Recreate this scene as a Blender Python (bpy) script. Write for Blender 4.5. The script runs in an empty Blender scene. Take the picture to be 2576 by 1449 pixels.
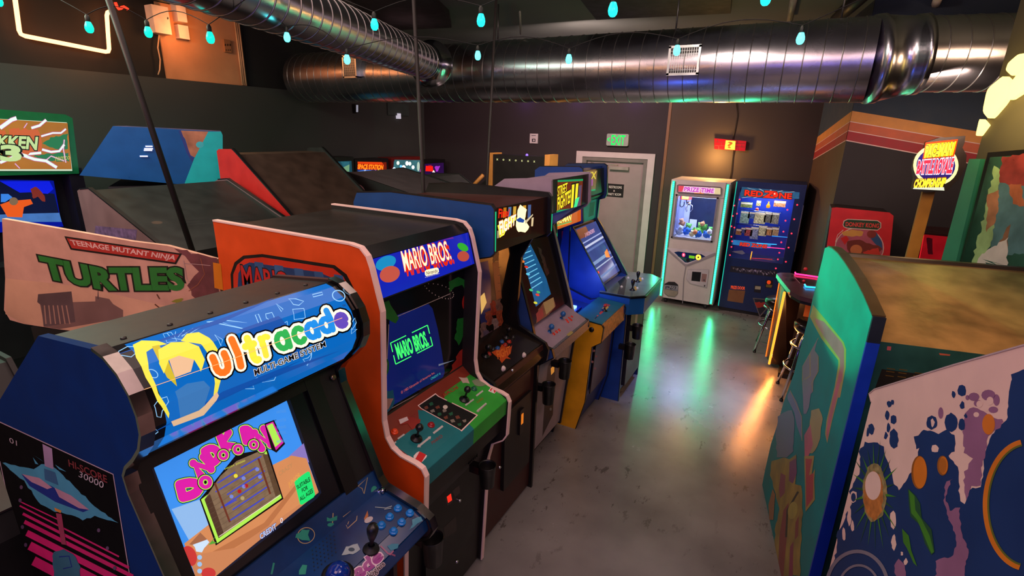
import bpy, bmesh, math, random
from mathutils import Vector, Matrix
from mathutils.geometry import tessellate_polygon
random.seed(7)
PI = math.pi
SC = bpy.context.scene
COL = SC.collection
# ------------------------------------------------------------------ camera
W, H = 2576, 1449
F_PX, PITCH, ROLL, YAW, CAM_H = 1280.0, 17.07, 1.4, 28.5, 2.35
_p, _r, _y = (math.radians(a) for a in (PITCH, ROLL, YAW))
FW = Vector((-math.sin(_y)*math.cos(_p), math.cos(_y)*math.cos(_p), -math.sin(_p)))
_rt = Vector((math.cos(_y), math.sin(_y), 0)); _up = _rt.cross(FW)
RT = _rt*math.cos(_r) + _up*math.sin(_r)
UP = _up*math.cos(_r) - _rt*math.sin(_r)
CAM = Vector((0, 0, CAM_H))
cd = bpy.data.cameras.new('camera'); co = bpy.data.objects.new('camera', cd); COL.objects.link(co)
cd.sensor_fit = 'HORIZONTAL'; cd.sensor_width = 36.0; cd.lens = F_PX/W*36.0
cd.clip_start = 0.05; cd.clip_end = 60
m = Matrix((RT, UP, -FW)).transposed().to_4x4(); m.translation = CAM
co.matrix_world = m
SC.camera = co
# ------------------------------------------------------------------ world, exposure, lamps
SC.view_settings.view_transform = 'Standard'; SC.view_settings.look = 'None'
SC.view_settings.gamma = 1.0; SC.view_settings.exposure = 0.0
SC.view_settings.use_curve_mapping = False
wd = bpy.data.worlds.new('world'); SC.world = wd; wd.use_nodes = True
wd.node_tree.nodes['Background'].inputs[0].default_value = (0.30, 0.22, 0.24, 1)
wd.node_tree.nodes['Background'].inputs[1].default_value = 0.15

def lamp(name, kind, loc, power, color, size=0.3, rot=None, target=None, size_y=None, spot=None, blend=0.6):
    d = bpy.data.lights.new(name, kind); o = bpy.data.objects.new(name, d); COL.objects.link(o)
    o.location = loc; d.energy = power; d.color = color
    if kind == 'AREA':
        d.size = size
        if size_y: d.shape = 'RECTANGLE'; d.size_y = size_y
    else: d.shadow_soft_size = size
    if spot: d.spot_size = math.radians(spot); d.spot_blend = blend
    if target is not None:
        o.rotation_euler = (Vector(target)-Vector(loc)).to_track_quat('-Z', 'Y').to_euler()
    return o
# unseen overhead fills and spots, added to light the dark room
lamp('overhead_fill', 'AREA', (-0.6, -0.6, 3.45), 32, (1.0, 0.58, 0.50), 1.2, target=(-0.9, 1.6, 0.8))
lamp('overhead_fill', 'AREA', (-3.6, 0.2, 3.45), 34, (1.0, 0.52, 0.40), 0.8, target=(-3.4, 2.0, 0.8))
lamp('blue_spot', 'SPOT', (-0.5, 4.4, 3.5), 330, (0.22, 0.34, 1.0), 0.10, target=(-0.75, 4.9, 0), spot=34, blend=1.0)  # unseen spot, added for the blue patch on the floor
lamp('overhead_fill', 'AREA', (-0.5, 2.4, 3.5), 9, (1.0, 0.66, 0.56), 0.5, target=(-0.4, 3.2, 0))
lamp('overhead_fill', 'AREA', (1.0, 0.6, 3.45), 24, (1.0, 0.68, 0.64), 0.6, target=(0.7, 1.6, 1.2))
lamp('overhead_fill', 'SPOT', (-4.4, 5.2, 3.5), 90, (1.0, 0.50, 0.46), 0.15, target=(-4.9, 8.1, 1.4), spot=80)
lamp('overhead_fill', 'SPOT', (1.1, 1.0, 3.3), 260, (1.0, 0.50, 0.18), 0.10, target=(0.66, 2.66, 1.65), spot=26, blend=1.0)
lamp('wide_overhead_fill', 'AREA', (-2.6, 1.2, 3.6), 56, (1.0, 0.70, 0.62), 3.0, target=(-2.6, 1.2, 0))  # broad unseen fills from here, added as ambient light
lamp('wide_overhead_fill', 'AREA', (0.6, 0.4, 3.6), 22, (1.0, 0.64, 0.62), 2.0, target=(0.6, 0.4, 0))
lamp('wide_overhead_fill', 'AREA', (-4.8, 0.9, 3.6), 130, (0.60, 1.0, 0.74), 1.6, target=(-5.0, 1.4, 0))
lamp('door_fill', 'AREA', (-2.6, 6.0, 3.28), 75, (1.0, 0.66, 0.60), 0.5, target=(-2.7, 8.2, 1.3))  # added out of sight behind the duct to brighten the door
lamp('stripe_wall_fill', 'AREA', (0.9, 5.0, 2.60), 12, (1.0, 0.72, 0.56), 0.3, target=(0.9, 6.5, 2.2))  # unseen fill, added for the striped wall
# unseen coloured strips behind the camera, added for streaks on the duct
lamp('rear_strip_fill', 'AREA', (-1.0, -2.9, 2.95), 17, (0.72, 0.60, 1.0), 5.0, target=(-1.0, 4, 2.95), size_y=.22)
lamp('rear_strip_fill', 'AREA', (-3.5, -2.9, 1.9), 16, (1.0, 0.42, 0.12), 2.2, target=(-3.4, 4, 1.9), size_y=.2)
lamp('rear_strip_fill', 'AREA', (1.6, -2.9, 2.1), 14, (0.16, 0.22, 1.0), 1.4, target=(1.4, 4, 2.1), size_y=.2)
lamp('green_spot', 'SPOT', (-2.35, 3.7, 2.62), 620, (0.0, 1.0, 0.42), 0.04, target=(0.28, 2.85, 1.90), spot=22, blend=.25)  # unseen spot, added to throw green light on the near cabinet side
lamp('ceiling_upfill', 'AREA', (1.6, 4.2, 2.9), 9, (1.0, .62, .36), .4, target=(1.2, 5.2, 3.65))  # unseen upward fill, added to warm the ceiling at right
for vx in (-4.3, -3.35, -2.4): lamp('violet_spot', 'POINT', (vx, 8.08, 2.85), .9, (.42, .12, 1.0), .03)
lamp('claw_front_fill', 'AREA', (-0.9, 3.2, 3.5), 16, (1.0, .78, .66), .3, target=(-1.1, 7.3, .9))  # unseen fill, added to brighten the claw machine front
lamp('rear_strip_fill', 'AREA', (-.6, -2.9, 1.3), 10, (0.30, 0.20, 1.0), 1.2, target=(-.6, 4, 1.3), size_y=.2)
# ------------------------------------------------------------------ materials
_mats = {}
def lin(h):
    h = h.lstrip('#'); o = []
    for i in (0, 2, 4):
        c = int(h[i:i+2], 16)/255; o.append(c/12.92 if c <= 0.04045 else ((c+0.055)/1.055)**2.4)
    return o
def M(hexc, rough=0.5, metal=0.0, emit=0.0, var=0.12, scale=9.0, bump=0.0, spec=0.5, trans=0.0):
    key = (hexc, rough, metal, emit, var, scale, bump, spec, trans)
    if key in _mats: return _mats[key]
    mt = bpy.data.materials.new('mat_%s_%03d' % (hexc.lstrip('#'), len(_mats))); mt.use_nodes = True
    nt = mt.node_tree; b = nt.nodes['Principled BSDF']; c = lin(hexc)
    b.inputs['Roughness'].default_value = rough; b.inputs['Metallic'].default_value = metal
    b.inputs['Specular IOR Level'].default_value = spec
    if emit:
        b.inputs['Base Color'].default_value = (c[0]*.3, c[1]*.3, c[2]*.3, 1)
        b.inputs['Emission Color'].default_value = (*c, 1); b.inputs['Emission Strength'].default_value = emit
        if var:
            tc = nt.nodes.new('ShaderNodeTexCoord'); nz = nt.nodes.new('ShaderNodeTexNoise'); nz.inputs['Scale'].default_value = scale
            mr = nt.nodes.new('ShaderNodeMapRange'); mr.inputs['To Min'].default_value = emit*(1-var*.6); mr.inputs['To Max'].default_value = emit*(1+var*.4)
            nt.links.new(tc.outputs['Object'], nz.inputs['Vector']); nt.links.new(nz.outputs[0], mr.inputs['Value'])
            nt.links.new(mr.outputs[0], b.inputs['Emission Strength'])
    else:
        tc = nt.nodes.new('ShaderNodeTexCoord'); nz = nt.nodes.new('ShaderNodeTexNoise')
        nz.inputs['Scale'].default_value = scale; nz.inputs['Detail'].default_value = 6
        cr = nt.nodes.new('ShaderNodeValToRGB'); e = cr.color_ramp.elements
        e[0].position = .3; e[1].position = .7
        e[0].color = (*[x*(1-var) for x in c], 1); e[1].color = (*[min(1, x*(1+var)) for x in c], 1)
        nt.links.new(tc.outputs['Object'], nz.inputs['Vector']); nt.links.new(nz.outputs[0], cr.inputs[0])
        nt.links.new(cr.outputs[0], b.inputs['Base Color'])
        mr = nt.nodes.new('ShaderNodeMapRange'); mr.inputs['To Min'].default_value = max(0.02, rough*.8); mr.inputs['To Max'].default_value = min(1, rough*1.2)
        nt.links.new(nz.outputs[0], mr.inputs['Value']); nt.links.new(mr.outputs[0], b.inputs['Roughness'])
        if bump:
            bp = nt.nodes.new('ShaderNodeBump'); bp.inputs['Strength'].default_value = bump; bp.inputs['Distance'].default_value = .01
            nt.links.new(nz.outputs[0], bp.inputs['Height']); nt.links.new(bp.outputs[0], b.inputs['Normal'])
    if trans:
        b.inputs['Transmission Weight'].default_value = trans; b.inputs['IOR'].default_value = 1.0 if trans > .99 else 1.1
    _mats[key] = mt; return mt
def E(hexc, s=1.0, rough=.25, var=0.0, scale=9.0): return M(hexc, rough, 0, s, var, scale, 0.0, .25)
def glass_mat():
    if 'glass' in _mats: return _mats['glass']
    mt = bpy.data.materials.new('clear_glass'); mt.use_nodes = True; nt = mt.node_tree
    for n in list(nt.nodes): nt.nodes.remove(n)
    out = nt.nodes.new('ShaderNodeOutputMaterial'); tr = nt.nodes.new('ShaderNodeBsdfTransparent'); gl = nt.nodes.new('ShaderNodeBsdfGlossy')
    gl.inputs['Roughness'].default_value = .03; mx = nt.nodes.new('ShaderNodeMixShader'); lw = nt.nodes.new('ShaderNodeLayerWeight'); lw.inputs[0].default_value = .25
    nt.links.new(lw.outputs['Fresnel'], mx.inputs[0]); nt.links.new(tr.outputs[0], mx.inputs[1]); nt.links.new(gl.outputs[0], mx.inputs[2]); nt.links.new(mx.outputs[0], out.inputs[0])
    _mats['glass'] = mt; return mt
BLK = lambda r=.45: M('#0c0b0c', r)
CHR = lambda: M('#c8c8cc', .12, 1.0, var=.05)
# ------------------------------------------------------------------ mesh builder
class MB:
    def __init__(s): s.v = []; s.f = []; s.fm = []; s.mats = []; s.sm = []
    def mi(s, m):
        if m not in s.mats: s.mats.append(m)
        return s.mats.index(m)
    def add(s, vs, fs, m, smooth=False):
        o = len(s.v); s.v += [Vector(v) for v in vs]; k = s.mi(m)
        for f in fs: s.f.append([o+i for i in f]); s.fm.append(k); s.sm.append(smooth)
        return s
    def box(s, a, b, m):
        x0, y0, z0 = (min(a[i], b[i]) for i in range(3)); x1, y1, z1 = (max(a[i], b[i]) for i in range(3))
        vs = [(x0,y0,z0),(x1,y0,z0),(x1,y1,z0),(x0,y1,z0),(x0,y0,z1),(x1,y0,z1),(x1,y1,z1),(x0,y1,z1)]
        return s.add(vs, [(0,3,2,1),(4,5,6,7),(0,1,5,4),(1,2,6,5),(2,3,7,6),(3,0,4,7)], m)
    def prism(s, poly, axis, a0, a1, m, cap=None):
        """extrude a 2D polygon: axis Y -> poly is (x,z); axis X -> (y,z); axis Z -> (x,y)"""
        area = sum(poly[i][0]*poly[(i+1)%len(poly)][1]-poly[(i+1)%len(poly)][0]*poly[i][1] for i in range(len(poly)))
        if area < 0: poly = poly[::-1]
        def P(p, a):
            return {'Y': (p[0], a, p[1]), 'X': (a, p[0], p[1]), 'Z': (p[0], p[1], a)}[axis]
        n = len(poly); a0, a1 = min(a0, a1), max(a0, a1)
        vs = [P(p, a0) for p in poly]+[P(p, a1) for p in poly]
        flip = (axis == 'Y')
        fs = []
        for i in range(n):
            j = (i+1) % n; f = (i, j, n+j, n+i); fs.append(f[::-1] if flip else f)
        s.add(vs, fs, m)
        t = tessellate_polygon([[Vector((p[0], p[1], 0)) for p in poly]])
        c = cap or m; fs = []
        for q in t:
            a = [poly[i] for i in q]
            ar = (a[1][0]-a[0][0])*(a[2][1]-a[0][1])-(a[2][0]-a[0][0])*(a[1][1]-a[0][1])
            q = tuple(q) if ar > 0 else tuple(q[::-1])
            lo, hi = q[::-1], tuple(n+i for i in q)
            if flip: lo, hi = lo[::-1], hi[::-1]
            fs += [lo, hi]
        return s.add(vs, fs, c)
    def tube(s, pts, r, m, n=8, closed=False):
        pts = [Vector(p) for p in pts]; rings = []; N = len(pts); prev = None
        for i, p in enumerate(pts):
            if closed: d = pts[(i+1) % N]-pts[i-1]
            else: d = pts[min(i+1, N-1)]-pts[max(i-1, 0)]
            if d.length < 1e-9: d = Vector((0, 0, 1))
            d.normalize()
            if prev is None:
                a = Vector((0, 0, 1)) if abs(d.z) < .9 else Vector((1, 0, 0)); u = d.cross(a).normalized()
            else:
                u = (prev-d*prev.dot(d)); u = u.normalized() if u.length > 1e-6 else d.cross(Vector((0, 0, 1))).normalized()
            prev = u; w = d.cross(u); rr = r[i] if isinstance(r, (list, tuple)) else r
            rings.append([p+(u*math.cos(2*PI*k/n)+w*math.sin(2*PI*k/n))*rr for k in range(n)])
        vs = [q for g in rings for q in g]; fs = []
        for i in range(N if closed else N-1):
            a, b = i*n, ((i+1) % N)*n
            for k in range(n): fs.append((a+k, a+(k+1) % n, b+(k+1) % n, b+k))
        if not closed: fs += [tuple(range(n))[::-1], tuple((N-1)*n+k for k in range(n))]
        return s.add(vs, fs, m, True)
    def lathe(s, prof, o, m, axis=(0, 0, 1), n=20, smooth=True):
        """prof: (radius, height) list along axis"""
        o = Vector(o); d = Vector(axis).normalized(); a = Vector((0, 0, 1)) if abs(d.z) < .9 else Vector((1, 0, 0))
        u = d.cross(a).normalized(); w = d.cross(u); vs = []
        for r, h in prof:
            for k in range(n): vs.append(o+d*h+(u*math.cos(2*PI*k/n)+w*math.sin(2*PI*k/n))*max(r, 1e-4))
        fs = []
        for i in range(len(prof)-1):
            for k in range(n): fs.append((i*n+k, i*n+(k+1) % n, (i+1)*n+(k+1) % n, (i+1)*n+k))
        return s.add(vs, fs, m, smooth)
    def ball(s, o, r, m, sc=(1, 1, 1), n=14, rot=None):
        vs = []; h = n//2+1
        for i in range(h+1):
            t = PI*i/h
            for k in range(n):
                v = Vector((math.sin(t)*math.cos(2*PI*k/n)*sc[0], math.sin(t)*math.sin(2*PI*k/n)*sc[1], math.cos(t)*sc[2]))*r
                if rot: v = rot @ v
                vs.append(Vector(o)+v)
        fs = []
        for i in range(h):
            for k in range(n): fs.append((i*n+k, (i+1)*n+k, (i+1)*n+(k+1) % n, i*n+(k+1) % n))
        return s.add(vs, fs, m, True)
    def slab(s, p0, p1, ya, yb, t, m, off=0.0):
        """plate between sides along an XZ segment, outward normal (-dz,dx), proud by off"""
        d = Vector((p1[0]-p0[0], p1[1]-p0[1])).normalized(); n = Vector((-d.y, d.x))
        q = [(p0[0]+n.x*off, p0[1]+n.y*off), (p1[0]+n.x*off, p1[1]+n.y*off), (p1[0]+n.x*(off-t), p1[1]+n.y*(off-t)), (p0[0]+n.x*(off-t), p0[1]+n.y*(off-t))]
        return s.prism(q, 'Y', ya, yb, m)
    def build(s, name, thing=None, parent=None, merge=True):
        me = bpy.data.meshes.new(name)
        L = thing.toloc if thing else Matrix.Identity(4)
        me.from_pydata([tuple(L @ v) for v in s.v], [], s.f)
        for m_ in s.mats: me.materials.append(m_)
        me.polygons.foreach_set('material_index', s.fm); me.polygons.foreach_set('use_smooth', s.sm)
        me.update()
        o = bpy.data.objects.new(name, me); COL.objects.link(o)
        pr = parent if parent is not None else (thing.o if thing else None)
        if pr is not None: o.parent = pr
        return o
class Thing:
    """an Empty at the base of a thing; authoring space is the world when rot is None, else the thing's own turned frame"""
    def __init__(s, name, label, cat, loc, rot=None, group=None):
        o = bpy.data.objects.new(name, None); COL.objects.link(o); s.o = o; o.empty_display_size = .1
        o.location = loc
        if rot: o.rotation_euler = (0, 0, rot)
        o['label'] = label; o['category'] = cat
        if group: o['group'] = group
        R = Matrix.Translation(loc) @ Matrix.Rotation(rot or 0, 4, 'Z')
        s.A = R if rot is not None else Matrix.Identity(4)
        s.toloc = R.inverted() @ s.A
    def ray(s, px, py):
        d = FW*F_PX+RT*(px-W/2)-UP*(py-H/2); Ai = s.A.inverted()
        return Ai @ CAM, Ai.to_3x3() @ d
class WorldT:
    A = Matrix.Identity(4); toloc = Matrix.Identity(4); o = None
    ray = Thing.ray
WT = WorldT()
def tag(o, label=None, cat=None, group=None, kind=None):
    if label: o['label'] = label
    if cat: o['category'] = cat
    if group: o['group'] = group
    if kind: o['kind'] = kind
    return o
def struct(name, mb): return tag(mb.build(name), kind='structure')
# ------------------------------------------------------------------ surfaces that carry graphics
class Plane:
    cuts = None
    def __init__(s, T, o, u, v, flip=False):
        s.T = T; s.o = Vector(o); s.u = Vector(u).normalized(); s.v = Vector(v).normalized(); s.n = s.u.cross(s.v)*(-1 if flip else 1)
    def px(s, x, y):
        o, d = s.T.ray(x, y); t = (s.o-o).dot(s.n)/d.dot(s.n); p = o+d*t-s.o
        return (p.dot(s.u), p.dot(s.v))
    def to3(s, u, v, off=0): return s.o+s.u*u+s.v*v+s.n*off
class Curve:
    """surface swept along Y over an XZ polyline"""
    def __init__(s, T, pts):
        s.T = T; s.p = [Vector(q) for q in pts]; s.L = [0]
        for a, b in zip(s.p, s.p[1:]): s.L.append(s.L[-1]+(b-a).length)
        s.cuts = s.L[1:-1]
        if 'Y0' in globals(): s.bound = (globals()['Y0']+.02, globals()['Y1']-.02, 0.0, s.L[-1])
        s.nr = []
        for a, b in zip(s.p, s.p[1:]):
            d = (b-a).normalized(); s.nr.append(Vector((-d.y, d.x)))
    def px(s, x, y):
        o, d = s.T.ray(x, y); best = None
        for i, (a, b) in enumerate(zip(s.p, s.p[1:])):
            n = s.nr[i]; den = d.x*n.x+d.z*n.y
            if den >= -1e-9 and len(s.p) > 2: continue
            t = ((a.x-o.x)*n.x+(a.y-o.z)*n.y)/den; q = o+d*t
            w = Vector((q.x, q.z))-a; e = (b-a).normalized(); k = w.dot(e); Ls = (b-a).length
            over = max(0, -k, k-Ls)
            if best is None or over < best[0]-1e-6: best = (over, q.y, s.L[i]+k)
        return (best[1], best[2])
    def to3(s, u, v, off=0):
        i = 0
        while i < len(s.L)-2 and v > s.L[i+1]: i += 1
        a, b = s.p[i], s.p[i+1]; e = (b-a).normalized(); q = a+e*(v-s.L[i])
        n = s.nr[i].copy(); l = s.L[i+1]-s.L[i]; f = (v-s.L[i])/l
        if f < .5 and i > 0: n = s.nr[i]*(f+.5)+s.nr[i-1]*(.5-f)
        elif f > .5 and i < len(s.nr)-1: n = s.nr[i]*(1.5-f)+s.nr[i+1]*(f-.5)
        q = q+n*off
        return Vector((q.x, u, q.y))
_tc = {}
def text_tris(body, offset=0.0, shear=0.0, space=1.0):
    k = (body, offset, shear, space)
    if k in _tc: return _tc[k]
    cu = bpy.data.curves.new('t', 'FONT'); cu.body = body; cu.offset = offset; cu.shear = shear; cu.space_character = space
    cu.resolution_u = 3; cu.align_x = 'LEFT'; cu.fill_mode = 'FRONT'
    o = bpy.data.objects.new('t', cu); COL.objects.link(o)
    dg = bpy.context.evaluated_depsgraph_get(); ev = o.evaluated_get(dg); me = ev.to_mesh(); me.calc_loop_triangles()
    vs = [(v.co.x, v.co.y) for v in me.vertices]; ts = [tuple(t.vertices) for t in me.loop_triangles]
    ev.to_mesh_clear(); bpy.data.objects.remove(o); bpy.data.curves.remove(cu)
    _tc[k] = (vs, ts); return _tc[k]
class Art:
    def __init__(s, mb, surf, base=0.0004, eps=0.00005):
        s.mb = mb; s.sf = surf; s.h = base; s.eps = eps
    def up(s, k=1): s.h += s.eps*k; return s
    def _tri(s, uv, m):
        bd = getattr(s.sf, 'bound', None)
        if bd:
            for ax, lim, sg in ((0, bd[0], 1), (0, bd[1], -1), (1, bd[2], 1), (1, bd[3], -1)):
                o_ = []
                for i in range(len(uv)):
                    p, q = uv[i], uv[(i+1) % len(uv)]; a, b = (p[ax]-lim)*sg, (q[ax]-lim)*sg
                    if a >= 0: o_.append(p)
                    if a*b < 0: t = a/(a-b); o_.append((p[0]+(q[0]-p[0])*t, p[1]+(q[1]-p[1])*t))
                uv = o_
                if len(uv) < 3: return
        polys = [uv]
        for c in (s.sf.cuts or []):
            nx = []
            for p in polys:
                lo = min(q[1] for q in p); hi = max(q[1] for q in p)
                if hi <= c+1e-7 or lo >= c-1e-7: nx.append(p); continue
                A, B = [], []
                for i in range(len(p)):
                    a, b = p[i], p[(i+1) % len(p)]
                    (A if a[1] <= c else B).append(a)
                    if (a[1]-c)*(b[1]-c) < 0:
                        t = (c-a[1])/(b[1]-a[1]); q = (a[0]+(b[0]-a[0])*t, c); A.append(q); B.append(q)
                    elif a[1] == c: B.append(a)
                if len(A) > 2: nx.append(A)
                if len(B) > 2: nx.append(B)
            polys = nx
        for p in polys: s.mb.add([s.sf.to3(q[0], q[1], s.h) for q in p], [tuple(range(len(p)))], m)
    def uv(s, pts, m):
        t = tessellate_polygon([[Vector((p[0], p[1], 0)) for p in pts]])
        for q in t: s._tri([pts[i] for i in q], m)
        s.up(); return s
    def poly(s, pts, m): return s.uv([s.sf.px(*p) for p in pts], m)
    def blob(s, pts, m, jag=4, step=10, seed=1):
        rnd = random.Random(seed); out = []
        for i in range(len(pts)):
            a, b = pts[i], pts[(i+1) % len(pts)]; L = math.hypot(b[0]-a[0], b[1]-a[1]); n = max(1, int(L/step))
            for k in range(n):
                t = k/n; out.append((a[0]+(b[0]-a[0])*t+rnd.uniform(-jag, jag), a[1]+(b[1]-a[1])*t+rnd.uniform(-jag, jag)))
        return s.poly(out, m)
    def ell(s, c, rx, ry, m, rot=0, a0=0, a1=360, n=28):
        r = math.radians(rot); pts = []
        for k in range(n if a1-a0 >= 360 else n+1):
            t = math.radians(a0+(a1-a0)*k/n); x, y = rx*math.cos(t), ry*math.sin(t)
            pts.append((c[0]+x*math.cos(r)-y*math.sin(r), c[1]+x*math.sin(r)+y*math.cos(r)))
        return s.poly(pts, m)
    def line(s, pts, w, m, closed=False):
        n = len(pts); L = []; R = []
        for i in range(n):
            if closed: a, b = pts[i-1], pts[(i+1) % n]
            else: a, b = pts[max(i-1, 0)], pts[min(i+1, n-1)]
            dx, dy = b[0]-a[0], b[1]-a[1]; l = math.hypot(dx, dy) or 1
            nx, ny = -dy/l*w/2, dx/l*w/2
            L.append(s.sf.px(pts[i][0]+nx, pts[i][1]+ny)); R.append(s.sf.px(pts[i][0]-nx, pts[i][1]-ny))
        for i in range(n if closed else n-1):
            j = (i+1) % n; s._tri([L[i], L[j], R[j]], m); s._tri([L[i], R[j], R[i]], m)
        s.up(); return s
    def ring(s, c, rx, ry, w, m, rot=0, a0=0, a1=360, n=28):
        r = math.radians(rot); pts = []
        full = a1-a0 >= 360
        for k in range(n if full else n+1):
            t = math.radians(a0+(a1-a0)*k/n); x, y = rx*math.cos(t), ry*math.sin(t)
            pts.append((c[0]+x*math.cos(r)-y*math.sin(r), c[1]+x*math.sin(r)+y*math.cos(r)))
        return s.line(pts, w, m, full)
    def text(s, body, quad, m, offset=0.0, outl=(), shear=0.0, space=1.0, warp=None, per=None):
        """quad: pixel tl,tr,br,bl of the text's bounding box; outl: list of (offset, material) drawn below; per: list of materials per letter"""
        base, _ = text_tris(body, 0.0, shear, space)
        x0 = min(v[0] for v in base); x1 = max(v[0] for v in base); y0 = min(v[1] for v in base); y1 = max(v[1] for v in base)
        tl, tr, br, bl = quad
        def mp(v):
            a = (v[0]-x0)/(x1-x0); b = (v[1]-y0)/(y1-y0)
            if warp: a, b = warp(a, b)
            X = (bl[0]*(1-a)+br[0]*a)*(1-b)+(tl[0]*(1-a)+tr[0]*a)*b
            Y = (bl[1]*(1-a)+br[1]*a)*(1-b)+(tl[1]*(1-a)+tr[1]*a)*b
            return s.sf.px(X, Y)
        for off, mm in list(outl)+[(offset, m)]:
            vs, ts = text_tris(body, off, shear, space); P = [mp(v) for v in vs]
            top = (mm is m and off == offset and per)
            for t in ts:
                m2 = mm
                if top:
                    cx = sum(vs[i][0] for i in t)/3; a = (cx-x0)/(x1-x0); m2 = per[min(len(per)-1, max(0, int(a*len(per))))]
                s._tri([P[i] for i in t], m2)
            s.up(2)
        return s
def bubble(a, glyph, c, w, h, ang, passes):
    """fat rounded letter from strokes in a -.5..5 box; passes: list of (stroke width px, material)"""
    ca, sa = math.cos(math.radians(ang)), math.sin(math.radians(ang)); out = []
    for st in GL[glyph]:
        out.append([(c[0]+x*w*ca+y*h*sa, c[1]+x*w*sa-y*h*ca) for x, y in st])
    for wd_, m in passes:
        for st in out:
            a.line(st, wd_, m); a.h -= a.eps
            for p in st: a.ell(p, wd_/2, wd_/2, m, n=12); a.h -= a.eps
        a.up(2)
def _arc(cx, cy, rx, ry, a0, a1, n=10): return [(cx+rx*math.cos(math.radians(a0+(a1-a0)*i/n)), cy+ry*math.sin(math.radians(a0+(a1-a0)*i/n))) for i in range(n+1)]
GL = {'u': [[(-.4, .45), (-.4, -.1)]+_arc(0, -.1, .4, .35, 180, 360, 6)+[(.4, .45)]], 'l': [[(0, .8), (0, -.45)]], 't': [[(0, .7), (0, -.2)]+_arc(.2, -.2, .2, .25, 180, 290, 4), [(-.3, .35), (.3, .35)]],
      'r': [[(-.3, .45), (-.3, -.45)], [(-.3, .1)]+_arc(.1, .05, .4, .4, 160, 60, 5)], 'a': [_arc(0, 0, .4, .45, 0, 360, 14), [(.4, .45), (.4, -.45)]], 'c': [_arc(.05, 0, .42, .45, 45, 315, 10)],
      'd': [_arc(0, 0, .4, .45, 0, 360, 14), [(.4, .95), (.4, -.45)]], 'e': [_arc(0, 0, .4, .45, 0, 310, 12), [(-.3, .02), (.38, .02)]],
      'D': [[(-.35, .45), (-.35, -.45)], [(-.35, .45)]+_arc(-.1, 0, .5, .45, 90, -90, 8)+[(-.35, -.45)]], 'N': [[(-.4, -.45), (-.4, .45), (.4, -.45), (.4, .45)]], 'K': [[(-.35, .5), (-.35, -.45)], [(.4, .5), (-.3, 0), (.4, -.45)]]}
def quadbox(x0, y0, x1, y1): return [(x0, y0), (x1, y0), (x1, y1), (x0, y1)]
def at(px, py, axis, v):
    d = FW*F_PX+RT*(px-W/2)-UP*(py-H/2); i = 'XYZ'.index(axis); t = (v-CAM[i])/d[i]; return CAM+d*t
def trim_mb(prof, y0, y1, m, w=.004):
    """moulding that caps the edge of a side panel along an XZ chain"""
    mb = MB(); out = []; inn = []
    n = len(prof)
    for i in range(n):
        a, b = prof[max(i-1, 0)], prof[min(i+1, n-1)]; d = Vector((b[0]-a[0], b[1]-a[1])).normalized(); nn = Vector((-d.y, d.x))
        out.append((prof[i][0]+nn.x*w, prof[i][1]+nn.y*w)); inn.append((prof[i][0]-nn.x*.002, prof[i][1]-nn.y*.002))
    mb.prism(out+inn[::-1], 'Y', y0, y1, m); return mb
def cup(T, p, parent=None, r=.042, h=.115, label=None):
    """black cup holder with its mounting arm, top centre at p, arm toward -X"""
    p = Vector(p); mb = MB(); k = BLK(.35)
    mb.lathe([(r*.8, -h), (r*.83, -h), (r, -.004), (r*1.06, 0), (r*1.0, .002), (r*.92, -.006), (r*.76, -h+.006), (0, -h+.006)], p, k, n=20)
    mb.lathe([(0, -h), (r*.8, -h)], p, k, n=20)
    mb.box((p.x-r-.05, p.y-.02, p.z-.06), (p.x-r+.004, p.y+.02, p.z-.02), k)
    o = mb.build('cup_holder', T, parent)
    return o
def stick(T, o, n, m_ball, m_base, parent, h=.075, rb=.018, bat=False):
    mb = MB(); o = Vector(o)
    mb.lathe([(0, 0), (.026, 0), (.024, .005), (.012, .010), (.010, .018)], o, m_base, n)
    if bat: mb.lathe([(.006, .01), (.007, .035), (.012, .05), (.017, .07), (.018, .085), (.013, .098), (0, .102)], o, m_ball, n)
    else:
        mb.lathe([(.005, .01), (.005, h)], o, m_base, n, n=10); c = o+Vector(n).normalized()*h; mb.ball(c, rb, m_ball)
    return mb.build('joystick', T, parent)
def button(T, o, n, m, parent, r=.015, name='button'):
    mb = MB(); mb.lathe([(r*1.15, 0), (r*1.15, .004), (r, .006), (r*.82, .006), (r*.82, .011), (r*.6, .014), (0, .014)], o, m, n, n=16)
    return mb.build(name, T, parent)
# ================================================================== ROOM
XL, YB, YC, ZC = -6.5, 8.25, 8.1, 3.65
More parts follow.
